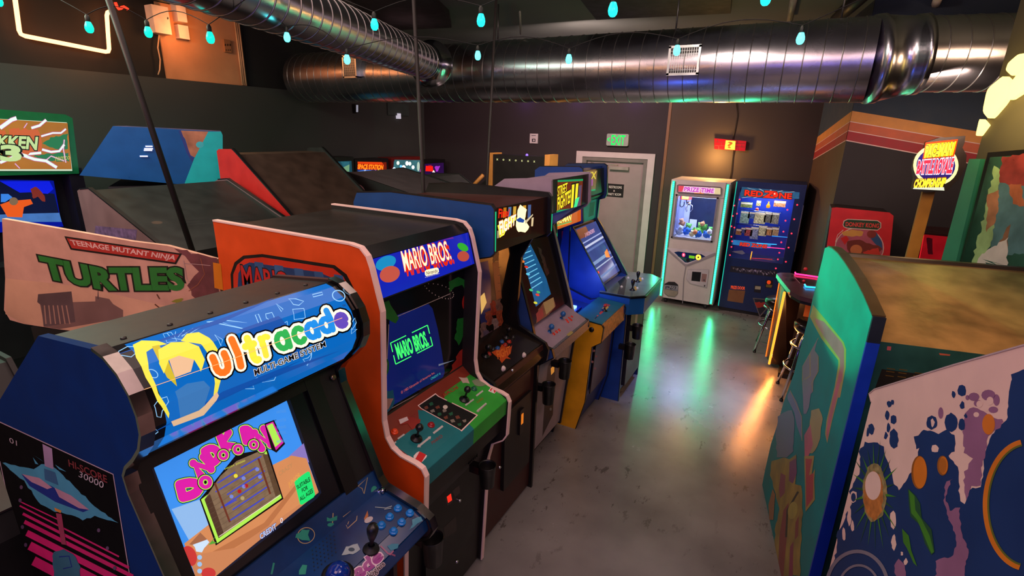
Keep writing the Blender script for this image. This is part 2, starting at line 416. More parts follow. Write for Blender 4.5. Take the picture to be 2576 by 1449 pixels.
# --- floor: worn sealed concrete with scuffs
def floor_mat():
    mt = bpy.data.materials.new('worn_concrete'); mt.use_nodes = True; nt = mt.node_tree; b = nt.nodes['Principled BSDF']
    N = nt.nodes.new; Lk = nt.links.new
    tc = N('ShaderNodeTexCoord'); n1 = N('ShaderNodeTexNoise'); n1.inputs['Scale'].default_value = 1.6; n1.inputs['Detail'].default_value = 9
    n2 = N('ShaderNodeTexNoise'); n2.inputs['Scale'].default_value = 14; n2.inputs['Detail'].default_value = 10; n2.inputs['Roughness'].default_value = .7
    mp = N('ShaderNodeMapping'); mp.inputs['Scale'].default_value = (1, .45, 1); Lk(tc.outputs['Object'], mp.inputs[0]); Lk(mp.outputs[0], n2.inputs['Vector'])
    Lk(tc.outputs['Object'], n1.inputs['Vector'])
    c1 = N('ShaderNodeValToRGB'); c1.color_ramp.elements[0].color = (.135, .125, .118, 1); c1.color_ramp.elements[1].color = (.24, .228, .215, 1)
    c1.color_ramp.elements[0].position = .32; c1.color_ramp.elements[1].position = .7; Lk(n1.outputs[0], c1.inputs[0])
    c2 = N('ShaderNodeValToRGB'); c2.color_ramp.elements[0].position = .58; c2.color_ramp.elements[1].position = .62
    c2.color_ramp.elements[0].color = (1, 1, 1, 1); c2.color_ramp.elements[1].color = (.42, .40, .38, 1); Lk(n2.outputs[0], c2.inputs[0])
    n3 = N('ShaderNodeTexNoise'); n3.inputs['Scale'].default_value = .9; Lk(tc.outputs['Object'], n3.inputs['Vector'])
    m3 = N('ShaderNodeMapRange'); m3.inputs['From Min'].default_value = .44; m3.inputs['From Max'].default_value = .56; Lk(n3.outputs[0], m3.inputs[0])
    mx2 = N('ShaderNodeMixRGB'); mx2.inputs[1].default_value = (1, 1, 1, 1); Lk(m3.outputs[0], mx2.inputs[0]); Lk(c2.outputs[0], mx2.inputs[2])
    mx = N('ShaderNodeMixRGB'); mx.blend_type = 'MULTIPLY'; mx.inputs[0].default_value = 1; Lk(c1.outputs[0], mx.inputs[1]); Lk(mx2.outputs[0], mx.inputs[2]); Lk(mx.outputs[0], b.inputs['Base Color'])
    mr = N('ShaderNodeMapRange'); b.inputs['Specular IOR Level'].default_value = 1.0; mr.inputs['To Min'].default_value = .16; mr.inputs['To Max'].default_value = .34; Lk(n1.outputs[0], mr.inputs[0]); Lk(mr.outputs[0], b.inputs['Roughness'])
    bp = N('ShaderNodeBump'); bp.inputs['Strength'].default_value = .12; bp.inputs['Distance'].default_value = .01; Lk(n2.outputs[0], bp.inputs['Height']); Lk(bp.outputs[0], b.inputs['Normal'])
    return mt
mb = MB(); mb.box((XL-.2, -3.2, -.1), (3.0, YB+.2, 0), floor_mat()); struct('floor', mb)
wallm = M('#352f31', .8, var=.08, scale=2); wallu = M('#17181a', .85, var=.08, scale=2); walll = M('#3c3e3e', .8, var=.08, scale=2)
mb = MB(); mb.box((XL-.2, -3.2, ZC), (3.0, YB+.2, ZC+.1), M('#59625f', .8, var=.15, scale=1.5))
struct('ceiling', mb)
mb = MB(); mb.box((XL-.2, -3.2, 0), (XL-.08, YB+.2, ZC), wallu); mb.box((XL-.08, -3.2, 0), (XL, YB, 2.84), walll); struct('wall_left', mb)
# --- back wall with the door opening
DX0, DX1, DZ = -3.19, -2.10, 1.99
mb = MB(); bw = M('#2c2529', .8, var=.08, scale=2)
mb.box((XL, YB, 0), (DX0, YB+.12, ZC), bw); mb.box((DX1, YB, 0), (-1.81, YB+.12, ZC), bw); mb.box((DX0, YB, DZ), (DX1, YB+.12, ZC), bw)
struct('wall_back', mb)
mb = MB(); aw = M('#3a2f2a', .75, var=.08, scale=2); mb.box((-1.81, YC, 0), (.145, YC+.27, ZC), aw)
mb.box((-1.83, YC-.012, 0), (-1.79, YC+.15, 2.95), M('#6b4a32', .6)); struct('wall_alcove', mb)
mb = MB(); cm = M('#4a3222', .75, var=.08, scale=2); cmu = M('#2b3a4a', .75, var=.08)
mb.prism([(.145, YC), (.145, YC+.27), (.9, YC+.27), (.9, 6.52), (.38, 6.5)], 'Z', 0, ZC, cm)
# painted stripes on the slanting face and the wall to its right
cf = Plane(WT, (.38, 6.5, 0), (-.235, 1.6, 0), (0, 0, 1))
if cf.n.x > 0: cf.n = -cf.n
st_or, st_o2, st_rd, st_wh = M('#c08040', .7), M('#b0563a', .7), M('#8f1f28', .7), M('#c9a9a4', .7)
ar = Art(mb, cf, base=.002, eps=.0003)
ar.uv([(0, 2.62), (1.6, 2.30), (1.6, ZC), (0, ZC)], cmu)
z0 = 2.635; dz = -.16
for a, b, mm in ((0, .10, st_or), (.10, .108, st_wh), (.108, .19, st_o2), (.19, .198, st_wh), (.198, .285, st_rd), (.285, .295, st_wh)):
    ar.uv([(0, z0-a), (1.61, z0+dz*1.61-a), (1.61, z0+dz*1.61-b), (0, z0-b)], mm)
struct('wall_corner', mb)
mb = MB(); mb.box((.38, 6.5, 0), (2.7, 6.62, ZC), M('#262124', .8, var=.08, scale=2))
sp = Plane(WT, (.38, 6.5, 0), (1, 0, 0), (0, 0, 1)); ar = Art(mb, sp, base=.002, eps=.0003)
ar.uv([(0, 2.60), (2.3, 2.0), (2.3, ZC), (0, ZC)], M('#232f3e', .8, var=.08))
z0 = 2.635; k = -.175
for a, b, mm in ((0, .10, st_or), (.10, .108, st_wh), (.108, .19, st_o2), (.19, .198, st_wh), (.198, .285, st_rd), (.285, .295, st_wh)):
    ar.uv([(0, z0-a), (2.3, z0+k*2.3-a), (2.3, z0+k*2.3-b), (0, z0-b)], mm)
struct('wall_back_right', mb)
mb = MB(); mb.box((2.7, -3.2, 0), (2.82, 6.62, ZC), wallm); struct('wall_right', mb)
mb = MB(); mb.box((XL, -3.2, 0), (2.82, -3.05, ZC), wallm); struct('wall_front', mb)
# partition on the right, running toward the camera from its free end
PE = Vector((.985, 4.4, 0)); PA = math.radians(-70.1)
mb = MB(); d = Vector((math.cos(PA), math.sin(PA), 0)); nn = Vector((-d.y, d.x, 0))
if nn.x < 0: nn = -nn
q = [PE, PE+d*2.2, PE+d*2.2+nn*.14, PE+nn*.14]
mb.prism([(p.x, p.y) for p in q], 'Z', 0, ZC, M('#413a28', .75, var=.08)); struct('wall_partition', mb)
pt = Plane(WT, PE, d, (0, 0, 1))
if (CAM-PE).dot(pt.n) < 0: pt.n = -pt.n
# --- door
mb = MB(); tr = M('#b9aeb0', .45, var=.05)
mb.box((-3.30, YB-.03, 0), (-3.19, YB+.0, 2.07), tr); mb.box((-2.10, YB-.03, 0), (-1.99, YB, 2.07), tr); mb.box((-3.19, YB-.03, DZ-.005), (-2.10, YB, 2.07), tr)
struct('trim_1', mb)
mb = MB(); g = M('#6a6663', .5)
mb.box((-3.185, YB-.015, 0), (-3.12, YB+.1, 1.985), g); mb.box((-2.165, YB-.015, 0), (-2.105, YB+.1, 1.985), g); mb.box((-3.12, YB-.015, 1.925), (-2.165, YB+.1, 1.985), g)
struct('trim_2', mb)
mb = MB(); mb.box((-3.115, YB+.03, .01), (-2.17, YB+.075, 1.92), M('#8f8182', .5, var=.05)); dr = struct('door_1', mb)
mb = MB(); s_ = M('#a8a49e', .35, .6); mb.box((-2.72, YB-.03, 1.80), (-2.40, YB+.03, 1.85), s_); mb.tube([(-2.56, YB-.03, 1.87), (-2.95, YB-.1, 1.89), (-3.05, YB-.01, 1.91)], .008, s_); o = mb.build('door_closer', parent=dr)
mb = MB(); mb.lathe([(.03, 0), (.03, .012), (.012, .015), (.012, .05)], (-3.04, YB+.03, .98), s_, (0, -1, 0)); mb.tube([(-3.04, YB-.02, .98), (-2.92, YB-.02, .98)], .01, s_); mb.build('door_handle', parent=dr)
def wthing(name, label, cat, mb, group=None): return tag(mb.build(name), label, cat, group)
# door sign
P = Plane(WT, (0, YB+.024, 0), (1, 0, 0), (0, 0, 1)); mb = MB(); a = Art(mb, P, base=.0)
x0, zt = P.px(1523, 461); x1, zb = P.px(1567, 497)
mb.box((x0, YB+.024, zb), (x1, YB+.03, zt), M('#101012', .4)); wt = M('#e8e4e0', .5)
a.up(3).text('RESTROOMS', [(1532, 467), (1564, 469), (1564, 475), (1532, 473)], wt); a.text('PARTY ROOM', [(1530, 485), (1562, 487), (1562, 493), (1530, 491)], wt); a.text('&', [(1543, 478), (1547, 478), (1547, 482), (1543, 482)], wt)
wthing('door_sign', 'small black sign with white lettering fixed on the grey door', 'sign', mb)
# exit sign
mb = MB(); P = Plane(WT, (0, YB-.05, 0), (1, 0, 0), (0, 0, 1)); x0, zt = P.px(1527, 336); x1, zb = P.px(1579, 368)
mb.prism([(x0, zb+.015), (x0+.015, zb), (x1-.015, zb), (x1, zb+.015), (x1, zt-.015), (x1-.015, zt), (x0+.015, zt), (x0, zt-.015)], 'Y', YB-.05, YB-.002, M('#8d9490', .4))
a = Art(mb, P); g = E('#10e850', 1.6); a.text('EXIT', [(1539, 340), (1573, 341), (1571, 365), (1537, 364)], g, offset=.018); a.text('<', [(1528, 346), (1534, 346), (1534, 356), (1528, 356)], g, offset=.02)
wthing('exit_sign', 'green lit exit sign with a left arrow above the door', 'exit sign', mb)
# white wall plate and small things high on the left
mb = MB(); P = Plane(WT, (0, YB-.02, 0), (1, 0, 0), (0, 0, 1)); x0, zt = P.px(1333, 336); x1, zb = P.px(1352, 361); mb.box((x0, YB-.02, zb), (x1, YB-.002, zt), M('#c9c2c6', .5))
a = Art(mb, P); a.poly(quadbox(1337, 340, 1348, 341.5), M('#55505a')); a.poly(quadbox(1338, 349, 1347, 357), M('#33303a')); a.ell((1343, 353), 2, 2.5, M('#c9c2c6'))
wthing('wall_notice', 'small white notice plate on the dark wall left of the exit sign', 'sign', mb)
wp = Plane(WT, (XL, 0, 0), (0, 1, 0), (0, 0, 1))
def wallbox(name, label, cat, px, th, m, arts=None, xw=XL):
    P = Plane(WT, (xw+th, 0, 0), (0, 1, 0), (0, 0, 1)); y0, zt = P.px(px[0], px[1]); y1, zb = P.px(px[2], px[3]); mb = MB(); mb.box((xw+.001, y0, zb), (xw+th, y1, zt), m)
    if arts: arts(Art(mb, P))
    return wthing(name, label, cat, mb)
wallbox('wall_box', 'grey flat access panel high in the wall corner under the duct', 'panel', (975, 258, 1029, 292), .03, M('#3c4646', .6))
wallbox('emergency_light', 'tiny white lamp hanging below the grey access panel', 'lamp', (1001, 285, 1009, 299), .05, E('#d8d0e0', .7))
wallbox('wall_camera', 'small black and white wall camera beneath the left end of the duct', 'camera', (893, 262, 904, 284), .07, M('#101012'), lambda a: a.poly(quadbox(896, 264, 901, 282), E('#b0b0c0', .6)))
# bright orange-lit board with boxes and conduits
XW = XL-.08
P = Plane(WT, (XW+.02, 0, 0), (0, 1, 0), (0, 0, 1)); y0, _z = P.px(398, 60); y1, _z = P.px(608, 100)
mb = MB(); mb.box((XW, y0, 2.845), (XW+.02, y1, ZC-.01), M('#c98f66', .6, var=.1, scale=4)); wthing('wall_board', 'pale bare board on the upper left wall lit orange', 'board', mb)
wallbox('electrical_box', 'large off-white metal box on the orange-lit upper wall', 'electrical box', (380, 10, 433, 88), .14, M('#d8c8c0', .5), lambda a: a.ell((422, 46), 2, 3, M('#303030')), XW)
wallbox('electrical_box', 'narrow white box at the top right of the larger metal box', 'electrical box', (440, -2, 472, 57), .12, M('#e0d0c8', .5), None, XW)
wallbox('electrical_box', 'short white box below the narrow one on the upper wall', 'electrical box', (447, 61, 478, 100), .10, M('#e0d0c8', .5), None, XW)
wallbox('socket_plate', 'brown socket plate near the right edge of the orange-lit board', 'socket', (563, 98, 583, 133), .04, M('#9a6a48', .5), lambda a: [a.ell((567+i*6, 113), 2, 3, M('#3a2418')) for i in range(3)]+[a.ell((569+i*5, 126), 1.2, 2, M('#3a2418')) for i in range(3)], XW+.02)
mb = MB(); c_ = M('#d8a880', .5)
for i, px in enumerate((596, 600, 605)):
    y, _z = P.px(px, 120); mb.tube([(XW+.04, y, 2.85-.0*i), (XW+.04, y, ZC-.02)], .012, c_, 6)
wthing('wall_conduit', 'pipes running down the right edge of the pale board', 'conduit', mb)
mb = MB(); P2 = Plane(WT, (XW+.06, 0, 0), (0, 1, 0), (0, 0, 1)); pts = []
for px, py in ((400, 88), (397, 120), (403, 150), (402, 175), (398, 188)): u, v = P2.px(px, py); pts.append((XW+.06, u, v))
mb.tube(pts, .007, c_, 6); wthing('hanging_cable', 'thin white cable hanging down from the large metal box', 'cable', mb)
# neon outline sign on the left wall
NP = Plane(WT, (XW+.10, 0, 0), (0, 1, 0), (0, 0, 1))
T = Thing('neon_sign', 'orange neon outline sign glowing high on the left wall', 'neon sign', (XW+.1, 2.6, 2.9))
def neon(pxs, m, r=.016):
    mb = MB(); pts = []
    for x, y in pxs: u, v = NP.px(x, y); pts.append((XW+.10, u, v))
    # round the corners a little
    q = [Vector(pts[0])]
    for i in range(1, len(pts)-1):
        A, B, Cc = (Vector(p) for p in pts[i-1:i+2])
        for t in (0, .5, 1):
            u = (A-B).normalized()*.035; w = (Cc-B).normalized()*.035
            q.append(B+u*(1-t)**2+w*t**2)
    q.append(Vector(pts[-1])); mb.tube(q, r, m, 8); mb.build('neon_tube', T)
neon([(30, -60), (50, 88), (275, 132), (268, 30), (282, 28)], E('#ff8a50', 9.0), .019)
neon([(290, 6), (298, 26), (312, 14), (322, 24)], E('#ff2a18', 3.5), .014)
for ny, nz_, ne in ((2.35, 3.2, 2.5), (2.75, 3.0, 3.0), (3.05, 3.3, 4.0), (3.75, 3.35, 7.0)): lamp('neon_glow', 'POINT', (XW+.35, ny, nz_), ne, (1.0, .34, .10), .06)
# ceiling: dark hatches, pipes
def ceil_quad(name, label, cat, pts, m, th=.06):
    mb = MB(); q = [at(x, y, 'Z', ZC-th) for x, y in pts]; mb.prism([(p.x, p.y) for p in q], 'Z', ZC-th, ZC-.001, m); return wthing(name, label, cat, mb)
ceil_quad('ceiling_panel', 'black ceiling panel right of centre above the long duct', 'ceiling panel', [(1462, 2), (1500, 50), (1838, 34), (1842, -40), (1440, -45)], M('#06070a', .7))
ceil_quad('ceiling_panel', 'black ceiling panel above the meeting of the two ducts', 'ceiling panel', [(860, -20), (960, 78), (1136, 70), (1130, 40), (1060, -25)], M('#06070a', .7))
for a_, b_, r, m, lb in (((1985, 60), (1998, -10), .03, M('#8a8270'), 'pale pipe hanging above the right part of the long duct'), ((2100, 52), (2180, -20), .06, M('#15100e'), 'thick dark pipe above the duct elbow'),
                     ((2350, 22), (2362, -10), .035, M('#c8b8a0'), 'short pale pipe near the top right corner'), ((1308, 30), (1310, 85), .012, M('#8a8a80'), 'thin pale rod above the middle of the long duct'),
                     ((2440, 120), (2576, 88), .012, M('#a89888'), 'thin pale rod running over the right end of the duct'), ((2150, 55), (2330, 20), .012, M('#a89888'), 'thin rod crossing the ceiling above the duct elbow')):
    mb = MB(); p0 = at(a_[0], a_[1], 'Z', ZC-.08); p1 = at(b_[0], b_[1], 'Z', ZC-.08); mb.tube([p0, p1], r, m, 8); wthing('ceiling_pipe', lb, 'pipe', mb, 'ceiling pipes and rods')
# ------------------------------------------------------------------ ducts
def galv(r=.2):
    mt = M('#c2c0ca', r+.10, 1.0, var=.10, scale=3.5, bump=.18); return mt
def duct_mb(p0, p1, r, pitch=.13, n=40, m=None, seam=None, tilt=.06):
    """spiral-seamed pipe"""
    p0 = Vector(p0); p1 = Vector(p1); d = (p1-p0); L = d.length; d.normalize(); up_ = Vector((0, 0, 1)); u = up_-d*up_.dot(d); u.normalize(); w = d.cross(u)
    mb = MB(); N = max(2, int(L/.4)); n2 = 64
    vs = [p0+d*(L*i/N)+(u*math.cos(2*PI*k/n2)+w*math.sin(2*PI*k/n2))*r for i in range(N+1) for k in range(n2)]
    mb.add(vs, [(i*n2+k, i*n2+(k+1) % n2, (i+1)*n2+(k+1) % n2, (i+1)*n2+k) for i in range(N) for k in range(n2)], m, True)
    for e_ in (0, L):
        c = [p0+d*e_+(u*math.cos(2*PI*k/n2)+w*math.sin(2*PI*k/n2))*r for k in range(n2)]
        mb.add(c, [tuple(range(n2))], m)
    x = pitch*.5; sm = seam or M('#8f8d8c', .3, .9, var=.1)
    while x < L-.03:
        mb.tube([p0+d*(x+math.sin(2*PI*k/n)*tilt*r)+(u*math.cos(2*PI*k/n)+w*math.sin(2*PI*k/n))*(r+.0005) for k in range(n)], .0042, sm, 6, True); x += pitch
    return mb
DG = galv(.17); DZc, DY, DR = 2.965, 5.25, .315
T = Thing('air_duct', 'long silver spiral air duct crossing the room under the ceiling', 'duct', (-3, DY, DZc))
duct_mb((-6.3, DY+.05, DZc+.03), (.36, DY-.06, DZc-.01), DR, m=DG).build('duct_pipe', T)
mb = MB(); c0_ = Vector((.36, DY-.06, DZc-.01)); c1_ = Vector((.66, DY+.02, DZc+.025)); mb.tube([c0_+Vector((-.01, 0, 0)), c0_.lerp(c1_, .15), c0_.lerp(c1_, .16), c0_.lerp(c1_, .84), c0_.lerp(c1_, .85), c1_+Vector((.02, 0, 0))], [DR+.012, DR+.012, DR+.002, .28, .29, .29], galv(.14), 64); mb.build('duct_collar', T)
duct_mb((.66, DY+.02, DZc+.025), (2.65, DY+.55, DZc+.05), .27, m=galv(.15)).build('duct_pipe', T)
def grille(px, w, h, lab):
    # sits on the camera side of the duct
    c = at(px[0], px[1], 'Y', DY-DR-.03); mb = MB(); d_ = M('#0d0f12', .5); s_ = M('#b8c0c0', .3, .8)
    y = c.y; mb.box((c.x-w/2, y, c.z-h/2), (c.x+w/2, y+.2, c.z+h/2), d_)
    for k in range(13):
        x = c.x-w/2+w*k/12; mb.box((x-.0018, y-.006, c.z-h/2), (x+.0018, y+.001, c.z+h/2), s_)
    for k in range(9):
        z = c.z-h/2+h*k/8; mb.box((c.x-w/2, y-.005, z-.0012), (c.x+w/2, y+.0005, z+.0012), s_)
    fr = s_
    for sx in (-1, 1): mb.box((c.x+sx*(w/2+.008)-.01, y-.01, c.z-h/2-.015), (c.x+sx*(w/2+.008)+.01, y+.16, c.z+h/2+.015), fr)
    for sz in (-1, 1): mb.box((c.x-w/2-.018, y-.01, c.z+sz*(h/2+.008)-.01), (c.x+w/2+.018, y+.16, c.z+sz*(h/2+.008)+.01), fr)
    o = mb.build('vent_grille', T); o['label'] = lab
grille((1720, 152), .235, .205, 'square grille on the right half of the duct'); grille((880, 168), .19, .22, 'small grille near the left end of the duct')
mb = MB()
for x in (-5.2, -3.1, -1.2, .1): mb = MB(); mb.tube([(x, DY, DZc+DR), (x, DY, ZC)], .008, M('#606060', .4, .8), 6); mb.build('duct_hanger', T)
# branch duct coming from the near left
T = Thing('branch_duct', 'narrower silver duct slanting from top left into the long duct', 'duct', (-4, 3.2, 3.0))
BR = .155
def bpt(px, py): return at(px, py, 'Z', DZc+.02)
b1 = at(1066, 154, 'Z', DZc+.02); b0 = at(806, 51, 'Z', DZc+.02); dd = (b0-b1).normalized(); b0 = b1+dd*4.4
duct_mb(b1, b0, BR, pitch=.11, m=galv(.15), tilt=.1).build('duct_pipe', T)
mb = MB(); mb.lathe([(BR, 0), (BR+.012, .005), (BR+.012, .03), (BR, .035), (BR+.02, .12), (BR+.055, .24), (BR+.07, .25), (BR+.07, .27), (BR+.05, .28), (BR+.05, .34)], b1+dd*.04, galv(.06), -dd, n=48)
mb.build('duct_collar', T)
# ------------------------------------------------------------------ hanging poles
def pole(a, b, r, lb):
    mb = MB(); mb.tube([a, b], r, M('#150f0d', .55), 10); c = Vector(b); mb.lathe([(r*2.2, 0), (r*2.2, -.01), (r, -.02)], (c.x, c.y, ZC-.001), M('#231c1a', .45, .3)); wthing('hanging_rod', lb, 'rod', mb)
a1 = at(484, 632, 'Y', 1.62); b_ = at(272, -4, 'Y', 1.45)
a1 = at(484, 632, 'X', -2.84); b_ = at(272, -4, 'X', -3.15)
dv = (b_-a1); b_ = a1+dv*((ZC-a1.z)/dv.z); lo = a1-dv*.1
pole(lo, b_, .015, 'thick dark slanting rod at left in front of the blue hood')
for (p1_, p0_, Y, r, lb) in (((1066, 490), (1041, 0), 2.78, .013, 'thin dark rod nearest the joint of the two ducts'), ((1224, 490), (1248, 0), 3.45, .010, 'thinner dark rod second from the left across the long duct')):
    q1 = at(*p1_, 'Y', Y); q0 = at(*p0_, 'Y', Y); dv = q0-q1; q0 = q1+dv*((ZC-q1.z)/dv.z); lo = q1-dv*(q1.z/dv.z); pole((lo.x, lo.y, 0), q0, r, lb)
# ------------------------------------------------------------------ string lights
def bulbs(label, pts, R, col, strength, droop=.05):
    T = None; P3 = []
    for (px, py, hpx) in pts:
        dist = F_PX*R*2.7/hpx; d = (FW*F_PX+RT*(px-W/2)-UP*(py-H/2)).normalized()
        P3.append(CAM+d*min(dist/max(.6, d.dot(FW)), 5.6))
    T = Thing('string_lights', label, 'string lights', P3[0])
    mb = MB(); wire = []
    tops = [p+Vector((0, 0, R*2.9)) for p in P3]
    for i in range(len(tops)-1):
        a, b = tops[i], tops[i+1]
        for k in range(8): t = k/8; wire.append(a.lerp(b, t)+Vector((0, 0, droop*math.sin(PI*t)*(1 if k else 0))))
    wire.append(tops[-1]); ext = (tops[0]-tops[1])*.6; wire = [tops[0]+ext+Vector((0, 0, .12))]+wire; wire.append(tops[-1]+(tops[-1]-tops[-2])*.6+Vector((0, 0, .12)))
    mb.tube(wire, .002, M('#060806', .8), 6); mb.build('wire', T)
    em = E(col, strength)
    for p in P3:
        mb = MB(); mb.lathe([(0, -R*1.5), (R*.5, -R*1.4), (R*.85, -R*1.0), (R, -R*.35), (R*.92, R*.3), (R*.62, R*1.15), (R*.5, R*1.3)], p, em, n=16)
        b = mb.build('bulb', T); mb = MB(); mb.lathe([(R*.5, R*1.2), (R*.55, R*1.3), (R*.55, R*2.4), (R*.3, R*2.9), (0, R*2.95)], p, M('#102018', .5), n=12); mb.build('socket', T, b)
bulbs('row of turquoise bulbs nearest under the ceiling above the long duct', [(942, 61, 26), (1210, 50, 29), (1542, 23, 33), (1927, -6, 34)], .019, '#18d8d0', 3.2)
bulbs('row of turquoise bulbs hanging in front of the long duct', [(722, 93, 22), (873, 149, 22), (1202, 139, 21), (1431, 148, 22), (1703, 126, 24), (2014, 96, 27)], .017, '#50e8e8', 4.0)
bulbs('row of teal bulbs at the upper left under the orange neon', [(-4, 2, 24), (224, 68, 26), (373, 80, 25), (529, 94, 27)], .019, '#10c8b0', 1.8)
# question light on the alcove wall with its cord
T = Thing('wall_light', 'red brick pattern wall light with a yellow question mark square', 'wall light', (-1.1, YC, 2.2))
P = Plane(WT, (0, YC-.05, 0), (1, 0, 0), (0, 0, 1)); mb = MB()
q = [P.px(*p) for p in ((1797, 348), (1877, 355), (1874, 380), (1797, 375))]
mb.prism([(u, v) for u, v in q], 'Y', YC-.05, YC-.02, E('#a8141c', .9)); a = Art(mb, P); dk = M('#3a0508')
for y in (357, 366): a.line([(1799, y), (1824, y+1)], 1, dk); a.line([(1849, y+3), (1874, y+4)], 1, dk)
for x, y in ((1805, 350), (1815, 359), (1808, 368), (1856, 354), (1866, 363), (1857, 371)): a.line([(x, y), (x, y+8)], 1, dk)
mb.build('brick_panel', T)
mb = MB(); P = Plane(WT, (0, YC-.07, 0), (1, 0, 0), (0, 0, 1)); q = [P.px(*p) for p in ((1826, 353), (1850, 355), (1848, 377), (1823, 375))]; mb.prism(q, 'Y', YC-.07, YC-.03, E('#ffc838', 2.6)); a = Art(mb, P); a.text('?', [(1832, 357), (1842, 357), (1841, 373), (1831, 372)], M('#7a3a10'), offset=.03); mb.build('lit_square', T)
lamp('wall_light_glow', 'POINT', (-1.08, YC-.22, 2.08), 24.0, (1.0, .52, .14), .05)
mb = MB(); P = Plane(WT, (0, YC-.015, 0), (1, 0, 0), (0, 0, 1)); pts = []
for px, py in ((1852, 255), (1855, 290), (1850, 320), (1843, 352)): u, v = P.px(px, py); pts.append((u, YC-.015, v))
mb.tube(pts, .005, M('#140e0a'), 6); mb.build('cord', T)
mb = MB(); pts = []
for px, py in ((1846, 377), (1842, 400), (1840, 430), (1834, 462)): u, v = P.px(px, py); pts.append((u, YC-.015, v))
mb.tube(pts, .006, M('#140e0a'), 6); mb.build('cord', T)
# hexagonal light on the partition
T = Thing('hexagon_light', 'glowing yellow hexagon panel light on the dark partition at right', 'wall light', PE+d*.5+Vector((0, 0, 2.5)))
def hexp(pts):
    mb = MB(); q = [pt.px(*p) for p in pts]; c = (sum(a[0] for a in q)/len(q), sum(a[1] for a in q)/len(q)); em = E('#ffdc70', 3.2); q = [(c[0]+(v[0]-c[0])*.90, c[1]+(v[1]-c[1])*.90) for v in q]
    r = []
    for i in range(len(q)):   # rounded corners
        A, B, C_ = Vector(q[i-1]), Vector(q[i]), Vector(q[(i+1) % len(q)])
        for t in (0, .5, 1): r.append(B+(A-B)*.22*(1-t)**2+(C_-B)*.22*t**2)
    b0_ = [pt.to3(v.x, v.y, .002) for v in r]; b1_ = [pt.to3(v.x, v.y, .03) for v in r]; n = len(r)
    mb.add(b0_+b1_, [(i, (i+1) % n, n+(i+1) % n, n+i) for i in range(n)], em); mb.add(b1_, [tuple(range(n))], em); mb.build('light_panel', T)
hexp([(2466, 342), (2477, 294), (2495, 314), (2492, 318), (2472, 345)])
hexp([(2481, 285), (2494, 222), (2540, 184), (2556, 200), (2546, 255), (2500, 308)])
hexp([(2541, 178), (2548, 158), (2576, 134), (2600, 130), (2582, 170), (2560, 196)])
hexp([(2543, 262), (2557, 200), (2600, 160), (2640, 150), (2630, 190), (2590, 232)])
lamp('hexagon_glow', 'AREA', tuple(pt.to3(.35, 2.6, .25)), 5, (1.0, .72, .25), .4, target=tuple(pt.to3(.35, 2.6, 0)))
# jungle poster in a black frame on the partition; green light beside it as a coloured strip
mb = MB(); P = pt
def fr3(x0, y0, x1, y1, m, a, b): pass
a = Art(mb, P, base=.02)
quad = [(2494, 384), (2640, 372), (2600, 720), (2415, 692)]
q = [P.px(*p) for p in quad]; n = 4
vs = [P.to3(u, v, 0.002) for u, v in q]+[P.to3(u, v, .02) for u, v in q]; mb.add(vs, [(i, (i+1) % n, n+(i+1) % n, n+i) for i in range(n)]+[(4, 5, 6, 7)], M('#0a0908', .3))
gr = M('#2e5a48', .3, var=.5, scale=6); a.poly([(2500, 396), (2640, 386), (2600, 700), (2424, 676)], gr)
a.blob([(2528, 440), (2560, 420), (2600, 470), (2590, 640), (2500, 640), (2515, 520)], M('#4c7074', .3, var=.3), 3, 9, 3)
a.blob([(2512, 420), (2530, 430), (2500, 620), (2470, 680), (2450, 676), (2480, 560)], M('#8fb070', .3, var=.3), 4, 10, 4)
a.blob([(2530, 392), (2600, 388), (2600, 465), (2525, 462)], M('#8a3230', .3, var=.4), 4, 10, 5)
a.blob([(2545, 465), (2580, 462), (2585, 520), (2560, 515), (2552, 490)], M('#a35a38', .3, var=.4), 3, 8, 6)
a.blob([(2494, 492), (2525, 478), (2515, 560), (2490, 585)], M('#a06a48', .3, var=.4), 3, 8, 7)
a.blob([(2535, 590), (2550, 566), (2545, 640), (2500, 655)], M('#7a5038', .3, var=.4), 3, 8, 8)
a.blob([(2480, 640), (2545, 600), (2545, 680), (2460, 682), (2475, 655)], M('#c8c0b4', .4), 5, 10, 9)
a.poly([(2480, 652), (2540, 668), (2505, 660), (2535, 676)], M('#1f4a3c')); a.poly([(2488, 660), (2536, 672), (2500, 680)], M('#1f4a3c'))
wthing('poster', 'jungle scene poster in a black frame on the right partition', 'poster', mb)
mb = MB(); a = Art(mb, P, base=.001)
q = [P.px(*p) for p in ((2451, 400), (2480, 400), (2410, 690), (2370, 690))]; vs = [P.to3(u, v, .001) for u, v in q]+[P.to3(u, v, .03) for u, v in q]
mb.add(vs, [(i, (i+1) % 4, 4+(i+1) % 4, 4+i) for i in range(4)]+[(4, 5, 6, 7)], M('#2a7a58', .5)); wthing('green_light_strip', 'strip coloured as green light up the left edge of the poster', 'board', mb)  # green light on the wall, put into the colour of a strip
# ================================================================== FRONT ROW OF CABINETS (facing the aisle)
def cab_sides(T, prof, y0, y1, m_near, m_far=None, th=.02, trim=None, chain=None, tw=.004):
    mb = MB(); mb.prism(prof, 'Y', y0, y0+th, m_near); near = mb.build('side_panel', T)
    mb = MB(); mb.prism(prof, 'Y', y1-th, y1, m_far or m_near); far = mb.build('side_panel', T)
    if trim:
        ch = chain or prof
        trim_mb(ch, y0-.001, y0+th+.001, trim, tw).build('edge_trim', T)
        trim_mb(ch, y1-th-.001, y1+.001, trim, tw).build('edge_trim', T)
    return near, far
def redo(o): 
    me = o.data; bpy.data.objects.remove(o); bpy.data.meshes.remove(me)
